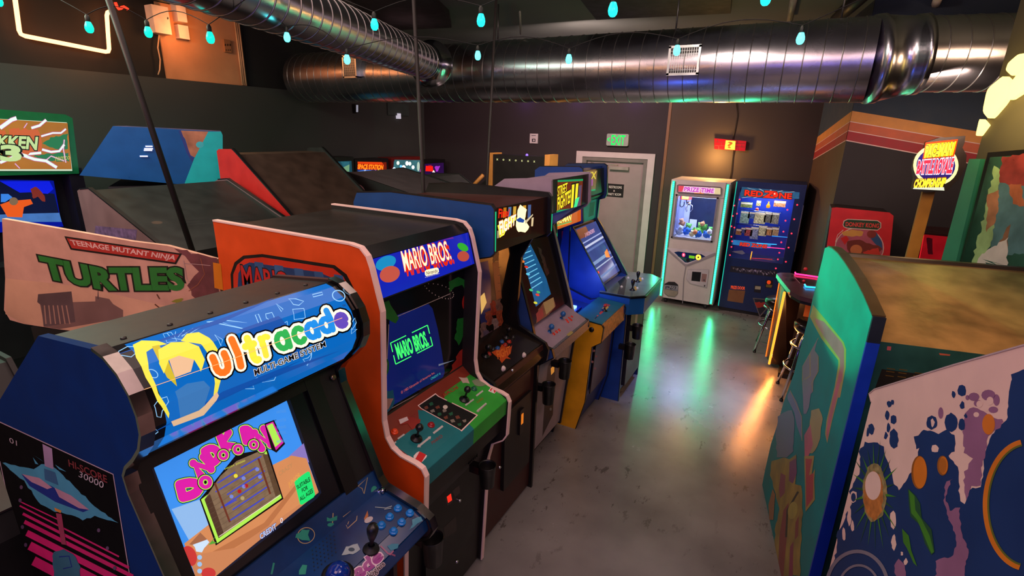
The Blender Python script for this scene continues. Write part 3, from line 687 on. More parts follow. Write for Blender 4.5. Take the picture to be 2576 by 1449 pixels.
# ------------------------------------------------------------------ 1 multi-game cabinet in front
Y0, Y1 = .46, 1.14
T = Thing('arcade_cabinet', 'dark blue multi-game cabinet with curved lit blue marquee, nearest in the row', 'arcade cabinet', (-1.45, .8, 0))
navy = M('#042a60', .8, spec=.08)
curve = [(-1.29, 1.872), (-1.245, 1.862), (-1.20, 1.835), (-1.168, 1.795), (-1.153, 1.75), (-1.155, 1.705), (-1.178, 1.66), (-1.215, 1.622)]
prof = [(-2.22, 0), (-2.20, 1.24), (-2.0, 1.54), (-1.575, 1.842)]+curve+[(-1.262, 1.583), (-1.285, 1.55), (-1.278, 1.50), (-1.13, 1.165), (-1.105, 1.135), (-.955, 1.11), (-.905, 1.085), (-.893, 1.05), (-.91, 1.015), (-1.02, .93), (-1.08, .82), (-1.10, .1), (-1.13, 0)]
# near side, with its dark game art set into the lower part
mb = MB(); mb.prism(prof, 'Y', Y0, Y0+.02, navy); P = Plane(T, (0, Y0, 0), (1, 0, 0), (0, 0, 1)); P.bound = (-2.21, 0, .02, 2); a = Art(mb, P)
a.poly([(-40, 1045), (285, 1194), (330, 1449), (345, 1560), (60, 1560), (40, 1449), (-20, 1170)], M('#050407', .8, spec=.06))
wl = M('#b8a0a8', .4); a.line([(-40, 1043), (285, 1193), (327, 1449), (345, 1560)], 2.5, wl); a.line([(0, 1160), (30, 1300), (60, 1449)], 2, wl)
mag = M('#d41c6c', .6, spec=.1)
for i, (xa, ya, xb, yb_, w) in enumerate(((52, 1262, 145, 1306, 3), (50, 1272, 300, 1400, 4), (58, 1292, 325, 1428, 7), (62, 1312, 335, 1450, 10), (68, 1340, 345, 1482, 16), (75, 1372, 350, 1515, 22), (85, 1410, 350, 1550, 24))):
    a.line([(xa, ya), (xb, yb_)], w, mag)
cy, dkb = M('#4898ac', .6, spec=.1), M('#1c3080', .6, spec=.1)
a.blob([(5, 1162), (60, 1176), (85, 1178), (105, 1168), (135, 1172), (160, 1196), (190, 1225), (230, 1265), (298, 1316), (240, 1298), (208, 1308), (170, 1292), (140, 1286), (105, 1268), (60, 1210)], cy, 2, 10, 2)
a.poly([(55, 1192), (130, 1222), (225, 1282), (210, 1288), (140, 1262), (75, 1222)], dkb); a.poly([(56, 1192), (100, 1202), (132, 1226), (120, 1230), (80, 1212)], M('#c090a0', .45)); a.poly([(138, 1226), (180, 1246), (226, 1282), (200, 1278), (150, 1250)], M('#c090a0', .45))
a.poly([(108, 1116), (132, 1128), (136, 1180), (114, 1172)], M('#a88aa8', .45)); a.poly([(112, 1178), (140, 1188), (148, 1220), (114, 1206)], M('#24608a', .45))
a.poly([(84, 1150), (98, 1168), (90, 1166)], cy); a.poly([(86, 1144), (112, 1162), (104, 1156)], cy); a.poly([(140, 1168), (168, 1186), (150, 1180)], cy)
a.poly([(138, 1276), (156, 1284), (154, 1290), (140, 1284)], M('#e09030')); a.poly([(142, 1290), (156, 1292), (168, 1370), (156, 1368)], M('#a83058', .45))
a.blob([(136, 1386), (160, 1378), (182, 1392), (204, 1425), (205, 1470), (135, 1460)], M('#2c6c80', .45), 3, 10, 5); a.line([(150, 1400), (175, 1398), (182, 1425), (160, 1430)], 3, dkb)
for x, y in ((55, 1225), (52, 1258), (58, 1325), (66, 1370), (250, 1333), (272, 1378), (290, 1428)): a.ell((x, y), 4, 5, M('#5a3c60', .45))
a.text('01', [(25, 1099), (44, 1108), (45, 1121), (26, 1112)], M('#b0a0a0')); a.text('HI-SCORE', [(174, 1155), (270, 1196), (272, 1214), (176, 1172)], M('#7a1424'), offset=.02)
a.text('30000', [(202, 1184), (264, 1212), (262, 1228), (200, 1198)], M('#c0b4b4'))
mb.build('side_panel', T)
mb = MB(); mb.prism(prof, 'Y', Y1-.02, Y1, M('#2a1518', .5)); mb.build('side_panel', T)
chrome = M('#9a928e', .14, 1.0, var=.1, scale=30); ch = prof[4:-3]
trim_mb(ch, Y0-.004, Y0+.026, chrome, .007).build('edge_trim', T); trim_mb(ch, Y1-.026, Y1+.004, chrome, .007).build('edge_trim', T)
body = [(-2.20, .02), (-2.18, 1.23), (-1.98, 1.53), (-1.575, 1.834), (-1.30, 1.862), (-1.24, 1.60), (-1.32, 1.575), (-1.145, 1.13), (-.97, 1.09), (-.92, 1.05), (-1.04, .92), (-1.10, .8), (-1.12, .02)]
mb = MB(); mb.prism(body, 'Y', Y0+.02, Y1-.02, M('#15100f', .5))
for i in range(6):
    y = Y0+.08+i*.105; mb.lathe([(.007, 0), (.007, .003), (0, .004)], (-1.34, y, 1.859), BLK(), n=8)
mb.box((-1.11, Y0+.1, .15), (-1.095, Y1-.1, .75), BLK()); mb.build('body', T)
# curved marquee
mc = [(-1.285, 1.868)]+[(x-.006, z-.002) for x, z in curve[1:]]+[(-1.235, 1.605)]
S = Curve(T, mc); mb = MB(); n = len(mc)
bl_ = E('#0a68c0', .95, .12, var=.35, scale=5)
L_ = S.L; pts = [(Y0+.02, 0), (Y1-.02, 0), (Y1-.02, L_[-1]), (Y0+.02, L_[-1])]
a = Art(mb, S, base=0.0, eps=.00006); a.uv(pts, M('#07090c', .15))
a.uv([(Y0+.055, .006), (Y1-.045, .006), (Y1-.045, L_[-1]-.012), (Y0+.055, L_[-1]-.012)], bl_)
li = E('#8ec8f4', 1.0); lb2 = E('#0a50a8', .9); 
for p, w in (([(298, 884), (320, 872), (345, 872), (352, 880), (330, 898), (302, 893)], 2), ([(520, 810), (560, 806), (622, 812), (560, 812), (625, 830), (530, 812)], 2), ([(642, 792), (650, 790), (664, 832), (656, 834)], 2),
             ([(668, 790), (684, 786), (690, 798), (680, 806), (670, 800)], 2), ([(736, 778), (764, 776), (768, 800), (740, 804)], 2), ([(726, 752), (745, 752), (764, 758), (752, 768), (738, 766)], 2), ([(786, 741), (810, 735), (812, 741), (788, 747)], 2),
             ([(395, 1048), (388, 1020), (400, 1004), (420, 998), (424, 1010), (408, 1034), (405, 1050)], 2), ([(362, 1095), (392, 1080), (398, 1086), (370, 1108)], 2), ([(410, 840), (430, 836), (445, 858), (420, 862)], 1.5), ([(415, 850), (465, 842), (470, 856)], 1.5),
             ([(617, 978), (630, 960), (648, 950), (652, 958), (636, 970), (640, 978)], 2), ([(660, 962), (684, 940), (696, 942), (690, 956)], 2), ([(762, 904), (775, 900), (784, 888), (772, 920)], 2), ([(882, 815), (893, 800), (896, 812), (885, 830), (898, 828), (884, 840)], 2),
             ([(694, 764), (712, 778), (708, 784)], 2), ([(704, 828), (716, 812), (722, 808), (724, 820)], 2), ([(842, 800), (850, 778), (856, 790)], 1.5), ([(700, 800), (730, 832)], 1.5), ([(540, 842), (560, 855), (556, 870)], 2)):
    a.line(p, w, li, True); a.h -= a.eps
a.up(2); a.ring((852, 744), 16, 13, 2.5, li, 20); a.ring((384, 940), 14, 9, 2, li, 30)
for i in range(5): a.line([(430+i*9, 850-i*1), (420+i*22, 838-i*4)], 1.5, li); a.h -= a.eps
for p in ([(270, 900), (560, 800), (700, 745), (560, 812)], [(380, 1090), (560, 985), (760, 905), (580, 995)], [(600, 830), (700, 795), (760, 900), (740, 905)], [(560, 1000), (700, 930), (860, 880), (700, 945)]): a.poly(p, lb2)
# plain yellow and blue ribbon shapes where the panel carries a picture
ye = E('#e8dc48', 1.0); ye2 = E('#c8b428', .95)
a.poly([(334, 868), (356, 857), (395, 858), (420, 866), (390, 872), (368, 886), (374, 930), (398, 990), (426, 1040), (424, 1052), (396, 1010), (366, 950), (342, 900)], ye)
a.poly([(382, 872), (400, 868), (420, 900), (440, 950), (445, 972), (420, 950), (398, 905)], ye2)
a.poly([(455, 858), (470, 840), (500, 836), (526, 850), (548, 880), (556, 930), (546, 990), (534, 1012), (540, 960), (530, 900), (505, 866), (478, 862)], ye)
a.poly([(398, 880), (430, 862), (470, 860), (500, 872), (515, 905), (505, 935), (488, 905), (450, 895), (425, 905), (412, 940), (400, 915)], ye); a.poly([(425, 905), (450, 895), (488, 905), (480, 935), (440, 950)], E('#e0b890', .95))
a.poly([(440, 985), (470, 965), (512, 958), (528, 975), (500, 1040), (452, 1050)], E('#3a78b8', .9)); a.poly([(430, 1060), (500, 1032), (545, 985), (550, 995), (512, 1044), (436, 1072)], E('#e0b890', .95))
uo, uy, ug, ub, up_ = (E(c, 1.05) for c in ('#f07020', '#f4dc40', '#30a850', '#2088d8', '#6048b0'))
uc_ = [('u', 556, 916, 38, 50, uo), ('l', 597, 897, 30, 56, uo), ('t', 633, 886, 36, 52, uy), ('r', 670, 870, 30, 50, uy), ('a', 710, 858, 34, 42, ug), ('c', 751, 844, 30, 40, ug), ('a', 784, 832, 30, 38, ub), ('d', 820, 818, 30, 36, ub), ('e', 858, 806, 28, 32, up_)]
for wd_, mm in ((37, M('#08080a', .15)), (29, E('#f8f0dc', 1.0)), (13, None)):
    for g_, cx, cy, w_, h_, cc in uc_: hh = a.h; bubble(a, g_, (cx, cy), w_, h_, -19, [(wd_ if mm else (18 if g_ in 'ult' else 15), mm or cc)]); a.h = hh
    a.up(2)
a.text('MULTI-GAME SYSTEM', [(638, 930), (816, 858), (819, 871), (641, 945)], M('#08080a', .15), offset=.01, outl=((.06, E('#f0ece0', .95)),))
a.up(2).text('TM', [(860, 768), (868, 766), (869, 771), (861, 773)], M('#08080a'))
a.line([(305, 1000), (560, 912), (860, 800)], 1.4, E('#ffb070', 1.2))
mb.build('marquee', T)
# bezel, monitor, glass
p0, p1 = (-1.322, 1.578), (-1.146, 1.132)
mb = MB(); mb.slab(p0, p1, Y0+.02, Y1-.02, .012, M('#0a0a0b', .3), .004)
mb.slab((-1.25, 1.612), (-1.318, 1.575), Y0+.02, Y1-.02, .01, M('#171210', .5), .002)
mb.build('bezel', T)
S2 = Curve(T, [p0, p1]); mb = MB(); mb.slab(p0, p1, Y0+.06, Y1-.16, .004, M('#0b0d12', .2), .008); a = Art(mb, S2, base=.0085, eps=.00005)
z = lambda X, Y: (350+X/2.904, 950+Y/2.904)
Z = lambda *P_: [z(*p) for p in P_]
a.poly(Z((70, 640), (1080, 130), (1320, 840), (1290, 880), (420, 1560)), M('#1a2a48', .2)); 
a.poly(Z((95, 655), (1062, 158), (1297, 830), (430, 1545)), E('#3c90ee', .95, var=.2))
a.poly(Z((225, 960), (520, 860), (1000, 640), (1000, 760), (360, 1200)), E('#8cb8e8', .95)); a.poly(Z((1080, 575), (1190, 480), (1230, 620)), E('#8878c0', .9))
a.poly(Z((318, 1210), (500, 1070), (960, 640), (1100, 570), (1210, 590), (1297, 830), (430, 1545)), E('#d08a58', .95, var=.25))
a.poly(Z((470, 1300), (900, 1060), (1180, 720), (1195, 740), (920, 1100), (520, 1340)), E('#b87448', .9))
a.poly(Z((350, 1300), (700, 1240), (1300, 830), (1297, 840), (540, 1449), (430, 1545)), E('#c88458', .9))
gn = E('#a8e850', 1.0); bk = M('#0a0a0a', .2); mg = E('#d020a0', 1.0)
a.poly(Z((430, 890), (548, 1225), (1042, 885), (925, 520), (700, 560)), bk); a.poly(Z((440, 890), (558, 1208), (1030, 878), (915, 530)), gn)
a.poly(Z((465, 890), (568, 1172), (1020, 850), (900, 545), (850, 545), (700, 610), (580, 720)), E('#8a7258', .8, var=.7, scale=60)); 
a.poly(Z((465, 890), (568, 1172), (608, 1140), (505, 850)), E('#5a4030', .7, var=.6, scale=80)); a.poly(Z((985, 870), (1022, 850), (925, 560), (890, 560)), E('#6a5038', .7, var=.6, scale=80))
for i in range(7): a.line(Z((480+i*14, 930+i*34-0), (930+i*14, 640+i*34)), .8, E('#6a5444', .7)); a.h -= a.eps
a.up()
pl = E('#4048c0', .95)
for p in (((560, 770), (690, 690)), ((545, 835), (845, 655)), ((630, 855), (905, 680)), ((585, 950), (895, 745)), ((670, 965), (935, 790)), ((640, 1050), (900, 880)), ((730, 660), (880, 575)), ((610, 940), (700, 890))): a.line(Z(*p), 3.4, pl); a.h -= a.eps
a.up()
for p in (((540, 770), (650, 1055)), ((858, 590), (945, 850))): a.line(Z(*p), 5, E('#703828', .8))
for c, (x, y) in (('#e8e040', (693, 718)), ('#7888d8', (850, 670)), ('#7888d8', (750, 735)), ('#7888d8', (870, 725)), ('#7888d8', (752, 795)), ('#7888d8', (662, 868)), ('#b0a070', (742, 880)), ('#b02020', (770, 790)), ('#b02020', (720, 830))): a.ell(z(x, y), 5, 5, E(c, .9)); a.h -= a.eps
a.up(); a.text('HIGH 20000', [z(612, 662), z(760, 600), z(763, 612), z(615, 674)], E('#d8e040', .9))
a.line(Z((570, 1160), (1015, 858)), 1.5, E('#f0e0d0', .9))
def letter(ch_, cx, cy, w, h, rot):
    bubble(a, ch_, (cx, cy), w*.82, h*.80, rot, [(22+w*.12, bk), (18.5+w*.12, gn), (14.5+w*.12, mg)]); a.h -= 5*a.eps
for args in (('D', 472, 1230, 74, 46, -14), ('N', 504, 1173, 46, 50, -32), ('D', 530, 1144, 44, 50, -32), ('K', 566, 1112, 38, 50, -22), ('D', 618, 1094, 28, 44, -14), ('N', 656, 1104, 38, 60, -24)): letter(*args)
a.up(5)
for cx, cy, r in ((512, 1213, 18), (557, 1145, 14), (594, 1131, 14), (633, 1119, 13)):
    a.ell((cx, cy), r+3, r+3, bk); a.ell((cx, cy), r+1, r+1, gn); a.ell((cx, cy), r-1, r-1, mg); a.ell((cx, cy), r*.35, r*.4, gn); a.ell((cx, cy), r*.2, r*.25, bk)
a.poly([(660, 1066), (684, 1057), (712, 1117), (690, 1139), (678, 1132)], bk); a.poly([(663, 1069), (682, 1061), (708, 1114), (689, 1133)], E('#d020a0', 1.0)); a.poly([(666, 1072), (680, 1065), (702, 1112), (687, 1125)], gn)
a.text('TM', [z(960, 318), z(985, 306), z(988, 316), z(963, 328)], bk)
a.poly(Z((1118, 762), (1135, 740), (1215, 686), (1230, 690), (1270, 855), (1258, 875), (1175, 928), (1160, 925)), E('#20e070', .95))
dk = M('#04280f', .3)
a.text('SUITABLE', [z(1133, 790), z(1228, 725), z(1235, 755), z(1142, 815)], dk, offset=.02); a.text('FOR', [z(1170, 812), z(1212, 785), z(1217, 815), z(1176, 838)], dk, offset=.02); a.text('ALL AGES', [z(1155, 875), z(1248, 808), z(1255, 838), z(1163, 902)], dk, offset=.02)
a.text('CREDIT', [z(862, 1145), z(980, 1062), z(988, 1100), z(872, 1180)], E('#b8ccf0', 1.0), offset=.02, outl=((.07, E('#303880', .8)),)); a.text('0', [z(1012, 1030), z(1030, 1018), z(1036, 1055), z(1018, 1065)], E('#d8e0f8', 1.0))
fn = E('#8890a8', .8)
for t_, y in (('DARKSTALKERS', 265), ('ELEVATOR', 330), ('TENNIS', 380), ('CRYSTAL', 420), ('WORKS', 480)): a.text(t_, [z(985, y-20), z(1055, y-32), z(1058, y-10), z(988, y)], E('#5898dc', .9)); a.h -= 2*a.eps
a.text('CRAZY', [z(1000, 690), z(1100, 620), z(1106, 650), z(1006, 720)], E('#c09060', .8)); a.text('JUNIOR', [z(1070, 770), z(1155, 690), z(1165, 735), z(1080, 810)], E('#e8a850', .9))
a.ell(z(350, 1300), 18, 26, E('#c83a38', .9), -20); a.ell(z(490, 1425), 18, 14, E('#c83a38', .9)); a.blob(Z((375, 1215), (470, 1170), (490, 1200), (440, 1270), (400, 1265)), E('#c8e0f4', .95), 2, 8, 3)
for y in (1310, 1360, 1410): a.ell(z(425, y), 6, 6, E('#9cc4ec', .9)); a.h -= a.eps
a.up(); a.poly(Z((490, 1220), (545, 1150), (520, 1190), (550, 1205)), E('#58a838', .9)); a.poly(Z((350, 1215), (430, 1130), (480, 1180), (370, 1220)), E('#a06848', .9))
mb.build('screen', T)
mb = MB()  # moulded black frame right of the screen
mb.slab(p0, p1, Y1-.155, Y1-.10, .03, M('#12100e', .3), .022); mb.slab((p0[0]+.0, p0[1]), p1, Y1-.10, Y1-.02, .03, M('#100d0b', .55), .008)
mb.lathe([(.011, 0), (.011, .005), (.006, .007), (0, .007)], (-1.285, Y1-.045, 1.53), M('#8a7a60', .3, .9), (.93, 0, .37), n=14)
mb.slab(p0, p1, Y0+.02, Y0+.055, .03, M('#12100e', .3), .022); mb.slab((-1.318, 1.57), (-1.30, 1.525), Y0+.02, Y1-.10, .02, M('#12100e', .3), .02)
mb.build('monitor_frame', T)
# control panel: upright strip and shelf
q0, q1, q2, q3, q4, q5 = (-1.152, 1.188), (-1.118, 1.122), (-.965, 1.098), (-.925, 1.078), (-.915, 1.045), (-1.03, .93)
cpm = M('#10305c', .22, var=.35, scale=6); mb = MB()
for a_, b_ in ((q0, q1), (q1, q2), (q2, q3), (q3, q4), (q4, q5)): mb.slab(a_, b_, Y0+.02, Y1-.02, .012, cpm, .006)
SC1 = Curve(T, [q0, q1, q2, q3, q4, q5]); a = Art(mb, SC1, base=.0068, eps=.00005)
yl, tq, pk, lt = M('#a89468', .3), M('#2c8a74', .3), M('#8a5070', .3), M('#8a9aa0', .3)
a.line(Z((1590, 795), (1660, 730), (1635, 850), (1620, 810)), 2, yl, True); a.ell(z(1710, 825), 8, 11, tq); 
a.poly(Z((1362, 1020), (1385, 1030), (1440, 1010), (1438, 1045), (1400, 1052), (1362, 1050)), tq); a.line(Z((1408, 990), (1405, 1085)), 2.5, yl); a.ell(z(1393, 1078), 9, 5, tq)
a.line(Z((1485, 1020), (1540, 980), (1590, 1000), (1585, 1050), (1520, 1110), (1498, 1060)), 2, yl, True); a.line(Z((1500, 1030), (1575, 1010)), 1.5, yl); a.line(Z((1540, 1015), (1520, 1080)), 1.5, yl)
a.ring(z(1210, 1155), 22, 20, 2, yl, -20); a.blob(Z((1125, 1165), (1180, 1110), (1235, 1115), (1225, 1150), (1240, 1190), (1180, 1190)), tq, 2, 8, 2)
a.line(Z((975, 1353), (960, 1440)), 5, tq); a.poly(Z((1165, 1420), (1190, 1375), (1225, 1380), (1215, 1449), (1165, 1449)), tq)
dots = M('#1a1f28', .3)
for i in range(7):
    for j in range(6): a.ell(z(1260+i*26+j*4, 1270+j*30-i*22), 1.6, 2.2, dots); a.h -= a.eps
a.up(); a.blob(Z((1480, 1310), (1510, 1250), (1590, 1225), (1612, 1270), (1560, 1300)), lt, 1.5, 8, 3); a.ell(z(1550, 1268), 8, 5, M('#2a4050', .3))
a.poly(Z((1808, 1240), (1840, 1222), (1888, 1218), (1880, 1250), (1830, 1268)), M('#2a7088', .3)); a.line(Z((1760, 1240), (1810, 1290), (1860, 1300)), 4, pk); a.line(Z((1820, 1300), (1850, 1270)), 3, pk)
a.blob(Z((1990, 1050), (2050, 1020), (2062, 1050), (2010, 1085), (1960, 1125), (1990, 1080)), M('#3a7a90', .3), 1, 6, 4); a.line(Z((1720, 955), (1800, 965), (1845, 950)), 2, lt); a.line(Z((1790, 975), (1840, 965)), 2, lt)
a.poly(Z((1640, 1040), (1665, 980), (1672, 1020), (1650, 1070)), M('#a8683c', .3)); a.ell(z(1675, 1050), 12, 7, M('#b0a8a8', .3), -30)
pu = M('#8a3480', .3)
a.text('ade', [z(1550, 1400), z(1740, 1265), z(1770, 1330), z(1600, 1480)], pu, offset=.05, outl=((.11, M('#c8b0c0', .3)),)); a.text('logies', [z(1655, 1430), z(1770, 1345), z(1790, 1375), z(1680, 1480)], M('#0a0a10', .3), outl=((.08, M('#c8b8c0', .3)),))
mb.build('control_panel', T)
bb = M('#1470c0', .25); nz = Vector((.155, 0, .988))
for X, Y in ((1888, 968), (1975, 1002), (1828, 1030), (1915, 1068), (1768, 1092), (1855, 1135)):
    u, v = SC1.px(*z(X, Y)); button(T, SC1.to3(u, v, .006), nz, bb, None, .0125)
u, v = SC1.px(*z(1692, 1262)); o_ = SC1.to3(u, v, .006); stick(T, o_, nz, BLK(.4), BLK(.5), None, bat=True)
u, v = SC1.px(*z(1450, 1449)); mb = MB(); mb.ball(SC1.to3(u, v, .01), .035, M('#0c2a80', .12)); mb.lathe([(.046, -.012), (.046, .002), (.036, .003)], SC1.to3(u, v, .006), BLK(), nz); mb.build('trackball', T)
mb = MB(); u, v = SC1.px(*z(1750, 835)); mb.lathe([(.009, 0), (.009, .004), (.006, .006), (.006, .02), (.01, .022), (0, .024)], SC1.to3(u, v, .006), CHR(), (.88, 0, .45), n=12); mb.build('panel_lock', T)
# ------------------------------------------------------------------ 2 orange cabinet
Y0, Y1 = 1.305, 1.986
T = Thing('arcade_cabinet', 'orange cabinet with white edging and lit blue marquee, right behind the dark blue multi-game one', 'arcade cabinet', (-1.65, 1.64, 0))
org = M('#d4480f', .45); front = [(-1.385, 1.945), (-1.335, 1.938), (-1.305, 1.91), (-1.29, 1.87), (-1.25, 1.71), (-1.273, 1.25), (-1.262, 1.18), (-1.235, 1.14), (-1.19, 1.118), (-1.115, 1.108), (-1.085, 1.098), (-1.07, 1.07), (-1.08, .88), (-1.10, .845), (-1.165, .80), (-1.19, .70), (-1.225, .02)]
prof = [(-2.15, 0), (-2.20, .3), (-2.20, 1.948)]+front
mb = MB(); mb.prism(prof, 'Y', Y0, Y0+.02, org); a = Art(mb, Plane(T, (0, Y0, 0), (1, 0, 0), (0, 0, 1)))
win = [(583, 740), (582, 690), (592, 662), (612, 645), (660, 641), (840, 668), (870, 690), (885, 720), (900, 760), (700, 790)]
a.poly([(583, 740), (580, 690), (590, 660), (612, 643), (660, 639), (842, 667), (872, 690), (890, 725), (700, 800)], M('#100808', .5)); a.poly([(588, 740), (587, 690), (597, 666), (616, 651), (660, 647), (838, 675), (864, 696), (880, 725), (700, 800)], M('#c83018', .45)); 
a.poly([(597, 740), (600, 688), (610, 668), (628, 660), (800, 684), (850, 705), (860, 730), (700, 800)], M('#1c3a6c', .5))
for i in range(5):
    x = 640+i*50; a.poly([(x, 658+i*8), (x+22, 661+i*8), (x+30, 720), (x+5, 715)], M('#33588c', .5)); a.h -= a.eps
a.up(); a.text('MARIO', [(606, 668), (722, 686), (728, 725), (612, 728)], M('#b81e1e', .5), offset=.02, outl=((.06, M('#140c10', .5)),))
a.poly([(536, 660), (556, 664), (562, 730), (540, 724)], M('#c87010', .45))
mb.build('side_panel', T)
mb = MB(); mb.prism(prof, 'Y', Y1-.02, Y1, M('#151012', .5)); mb.build('side_panel', T)
wtm = M('#e6c4bc', .4, var=.03)
trim_mb([prof[2]]+front, Y0-.002, Y0+.022, wtm, .005).build('edge_trim', T); trim_mb([prof[2]]+front, Y1-.022, Y1+.002, wtm, .005).build('edge_trim', T)
ins = [(-2.13, .03), (-2.18, .3), (-2.18, 1.925), (-1.375, 1.925), (-1.315, 1.865), (-1.285, 1.75), (-1.34, 1.71), (-1.36, 1.22), (-1.31, 1.16), (-1.12, 1.085), (-1.10, 1.04), (-1.115, .89), (-1.19, .80), (-1.215, .7), (-1.245, .03)]
mb = MB(); mb.prism(ins, 'Y', Y0+.02, Y1-.02, M('#16130f', .42, var=.2)); mb.build('body', T)
p0, p1 = (-1.312, 1.893), (-1.277, 1.748); mb = MB(); mb.slab((-1.375, 1.925), p0, Y0+.02, Y1-.02, .01, BLK(.3), .004); mb.slab(p0, p1, Y0+.02, Y1-.02, .01, E('#1424b8', .85, .15, var=.3, scale=5), .004); S = Curve(T, [p0, p1]); a = Art(mb, S, base=.0046, eps=.00005)
a.poly([(1040, 606), (1130, 588), (1140, 600), (1050, 615)], E('#702898', .8)); a.poly([(1052, 605), (1060, 603), (1062, 618), (1054, 620)], E('#90b8e8', .8))
rd_, cr_ = E('#e02810', .95), E('#fff0c8', 1.05)
a.text('MARIO BROS.', [(1011, 640), (1130, 616), (1141, 662), (1023, 694)], rd_, offset=.03); a.text('MARIO BROS.', [(1005, 630), (1124, 606), (1134, 652), (1016, 683)], cr_, offset=.012, outl=((.045, rd_),))
a.poly([(1066, 683), (1070, 679), (1097, 673), (1101, 676), (1102, 684), (1098, 688), (1070, 695), (1067, 692)], cr_); a.text('Nintendo', [(1070, 683), (1098, 676), (1099, 685), (1071, 692)], M('#101010'), offset=.01)
a.text('© 1983 NINTENDO OF AMERICA', [(1067, 697), (1103, 687), (1103, 689), (1067, 699)], cr_)
# plain stand-in shapes at both ends of the panel
a.ell((968, 662), 27, 17, E('#1890c8', .85), -25); a.ell((978, 690), 26, 20, E('#c85848', .8), -20); a.ell((1162, 622), 15, 9, E('#30b030', .85), 30); a.ell((1163, 645), 15, 13, E('#c05040', .8), 10)
mb.build('marquee', T)
p0, p1 = (-1.335, 1.715), (-1.355, 1.19)
mb = MB(); mb.slab((-1.28, 1.743), p0, Y0+.02, Y1-.02, .01, M('#1c140e', .4), .002); mb.slab(p0, p1, Y0+.02, Y1-.02, .006, M('#0a0a0e', .12), .006); S = Curve(T, [p0, p1]); a = Art(mb, S, base=.0066, eps=.00005)
scr = E('#101c60', .75, .1, var=.5, scale=3)
a.poly([(977, 800), (1000, 790), (1050, 772), (1075, 764), (1085, 775), (1098, 825), (1108, 880), (1116, 935), (1112, 948), (1060, 975), (975, 1025), (968, 1010), (972, 880)], scr)
wh = M('#b8a8a0', .3)
a.line([(985, 800), (1130, 738)], 1.5, wh); a.line([(975, 815), (965, 1030)], 1.5, wh); a.line([(965, 1035), (1150, 935)], 1.5, wh)
for i in range(24):
    t = i/24; a.ell((1075+50*math.sin(t*5)+40*t, 735-22*math.cos(t*6)-12*t), 1.2, 1.6, wh, n=6); a.h -= a.eps
a.up(); gp = M('#186a24', .35); a.blob([(958, 760), (975, 755), (985, 775), (1000, 800), (992, 812), (965, 800), (952, 790)], gp, 1, 8, 3); a.blob([(950, 790), (968, 800), (965, 822), (955, 815)], M('#1a6a8a', .35), 1, 8, 3)
a.poly([(1126, 708), (1150, 696), (1172, 706), (1180, 735), (1172, 738), (1160, 716), (1140, 722), (1128, 735)], gp); a.line([(1174, 740), (1172, 800)], 8, gp)
a.ring((1173, 757), 11, 22, 4, M('#a82018', .35), 10)
a.blob([(1148, 800), (1170, 795), (1172, 830), (1150, 870), (1142, 850)], gp, 2, 8, 5); a.blob([(1152, 880), (1172, 875), (1165, 930), (1140, 945), (1130, 935)], M('#9a2820', .35), 3, 8, 6)
a.ring((963, 925), 10, 24, 4, gp, 8); a.blob([(958, 870), (966, 875), (968, 895), (958, 898)], M('#9a1818', .35), 1, 6, 2); a.blob([(955, 985), (985, 980), (990, 1010), (965, 1050), (952, 1045)], M('#1a6a8a', .35), 2, 8, 2); a.blob([(960, 1005), (985, 1000), (975, 1030), (962, 1030)], M('#b08a80', .35), 2, 8, 4)
ng = E('#38f060', 1.5)
def dash(p, q, k=0.0): a.line([(p[0]+(q[0]-p[0])*k, p[1]+(q[1]-p[1])*k), q], 2.2, ng); a.h -= a.eps
B = [(979, 862), (1072, 817), (1085, 868), (992, 915)]
for i in range(4):
    p, q = B[i], B[(i+1) % 4]; m1 = (p[0]+(q[0]-p[0])*.42, p[1]+(q[1]-p[1])*.42); m2 = (p[0]+(q[0]-p[0])*.58, p[1]+(q[1]-p[1])*.58); dash(p, m1); dash(m2, q)
a.up(); a.text('MARIO BROS.', [(989, 866), (1067, 832), (1076, 868), (999, 902)], ng, offset=.035)
a.text('© 1983 Nintendo of America Inc.', [(1005, 983), (1090, 932), (1091, 938), (1006, 990)], E('#d06050', .8)); a.text('CREDIT 0', [(1080, 950), (1104, 936), (1105, 941), (1081, 955)], E('#40c0c0', .8))
a.poly([(1100, 915), (1140, 905), (1100, 920)], E('#8088a0', .5))
mb.build('screen', T)
# control panel
c0, c1, c2, c3, c4 = (-1.35, 1.20), (-1.30, 1.16), (-1.115, 1.098), (-1.085, 1.078), (-1.09, 1.0)
mb = MB(); rust = M('#7a2a18', .4); teal = M('#0f6a70', .4); grn = M('#2c9a30', .4)
for p, q in ((c0, c1), (c1, c2)): mb.slab(p, q, Y0+.02, Y1-.02, .01, rust, .004)
for p, q in ((c2, c3), (c3, c4)): mb.slab(p, q, Y0+.02, 1.668, .01, teal, .004); mb.slab(p, q, 1.668, Y1-.02, .01, grn, .004)
S = Curve(T, [c0, c1, c2, c3, c4]); a = Art(mb, S, base=.0046, eps=.00005); zz = lambda X, Y: (880+X/2.38, 840+Y/2.38); ZZ = lambda *P_: [zz(*p) for p in P_]
u2, v2 = S.px(*zz(730, 565)); u2 = 1.668; u1, v1 = S.px(*zz(240, 700)); Lm = S.L[-1]
lo = S.L[2]*.30+.06
a.uv([(Y0+.021, S.L[1]+.055), (Y0+.19, S.L[1]+.055), (Y0+.25, S.L[1]-.005), (u2-.1, S.L[1]+.01), (u2, S.L[1]+.03), (u2, Lm), (Y0+.021, Lm)], teal)
a.uv([(u2, S.L[1]+.03), (u2-.0, S.L[1]+.06), (Y1-.24, S.L[1]-.0), (Y1-.021, S.L[1]-.0), (Y1-.021, Lm), (u2, Lm)], grn)
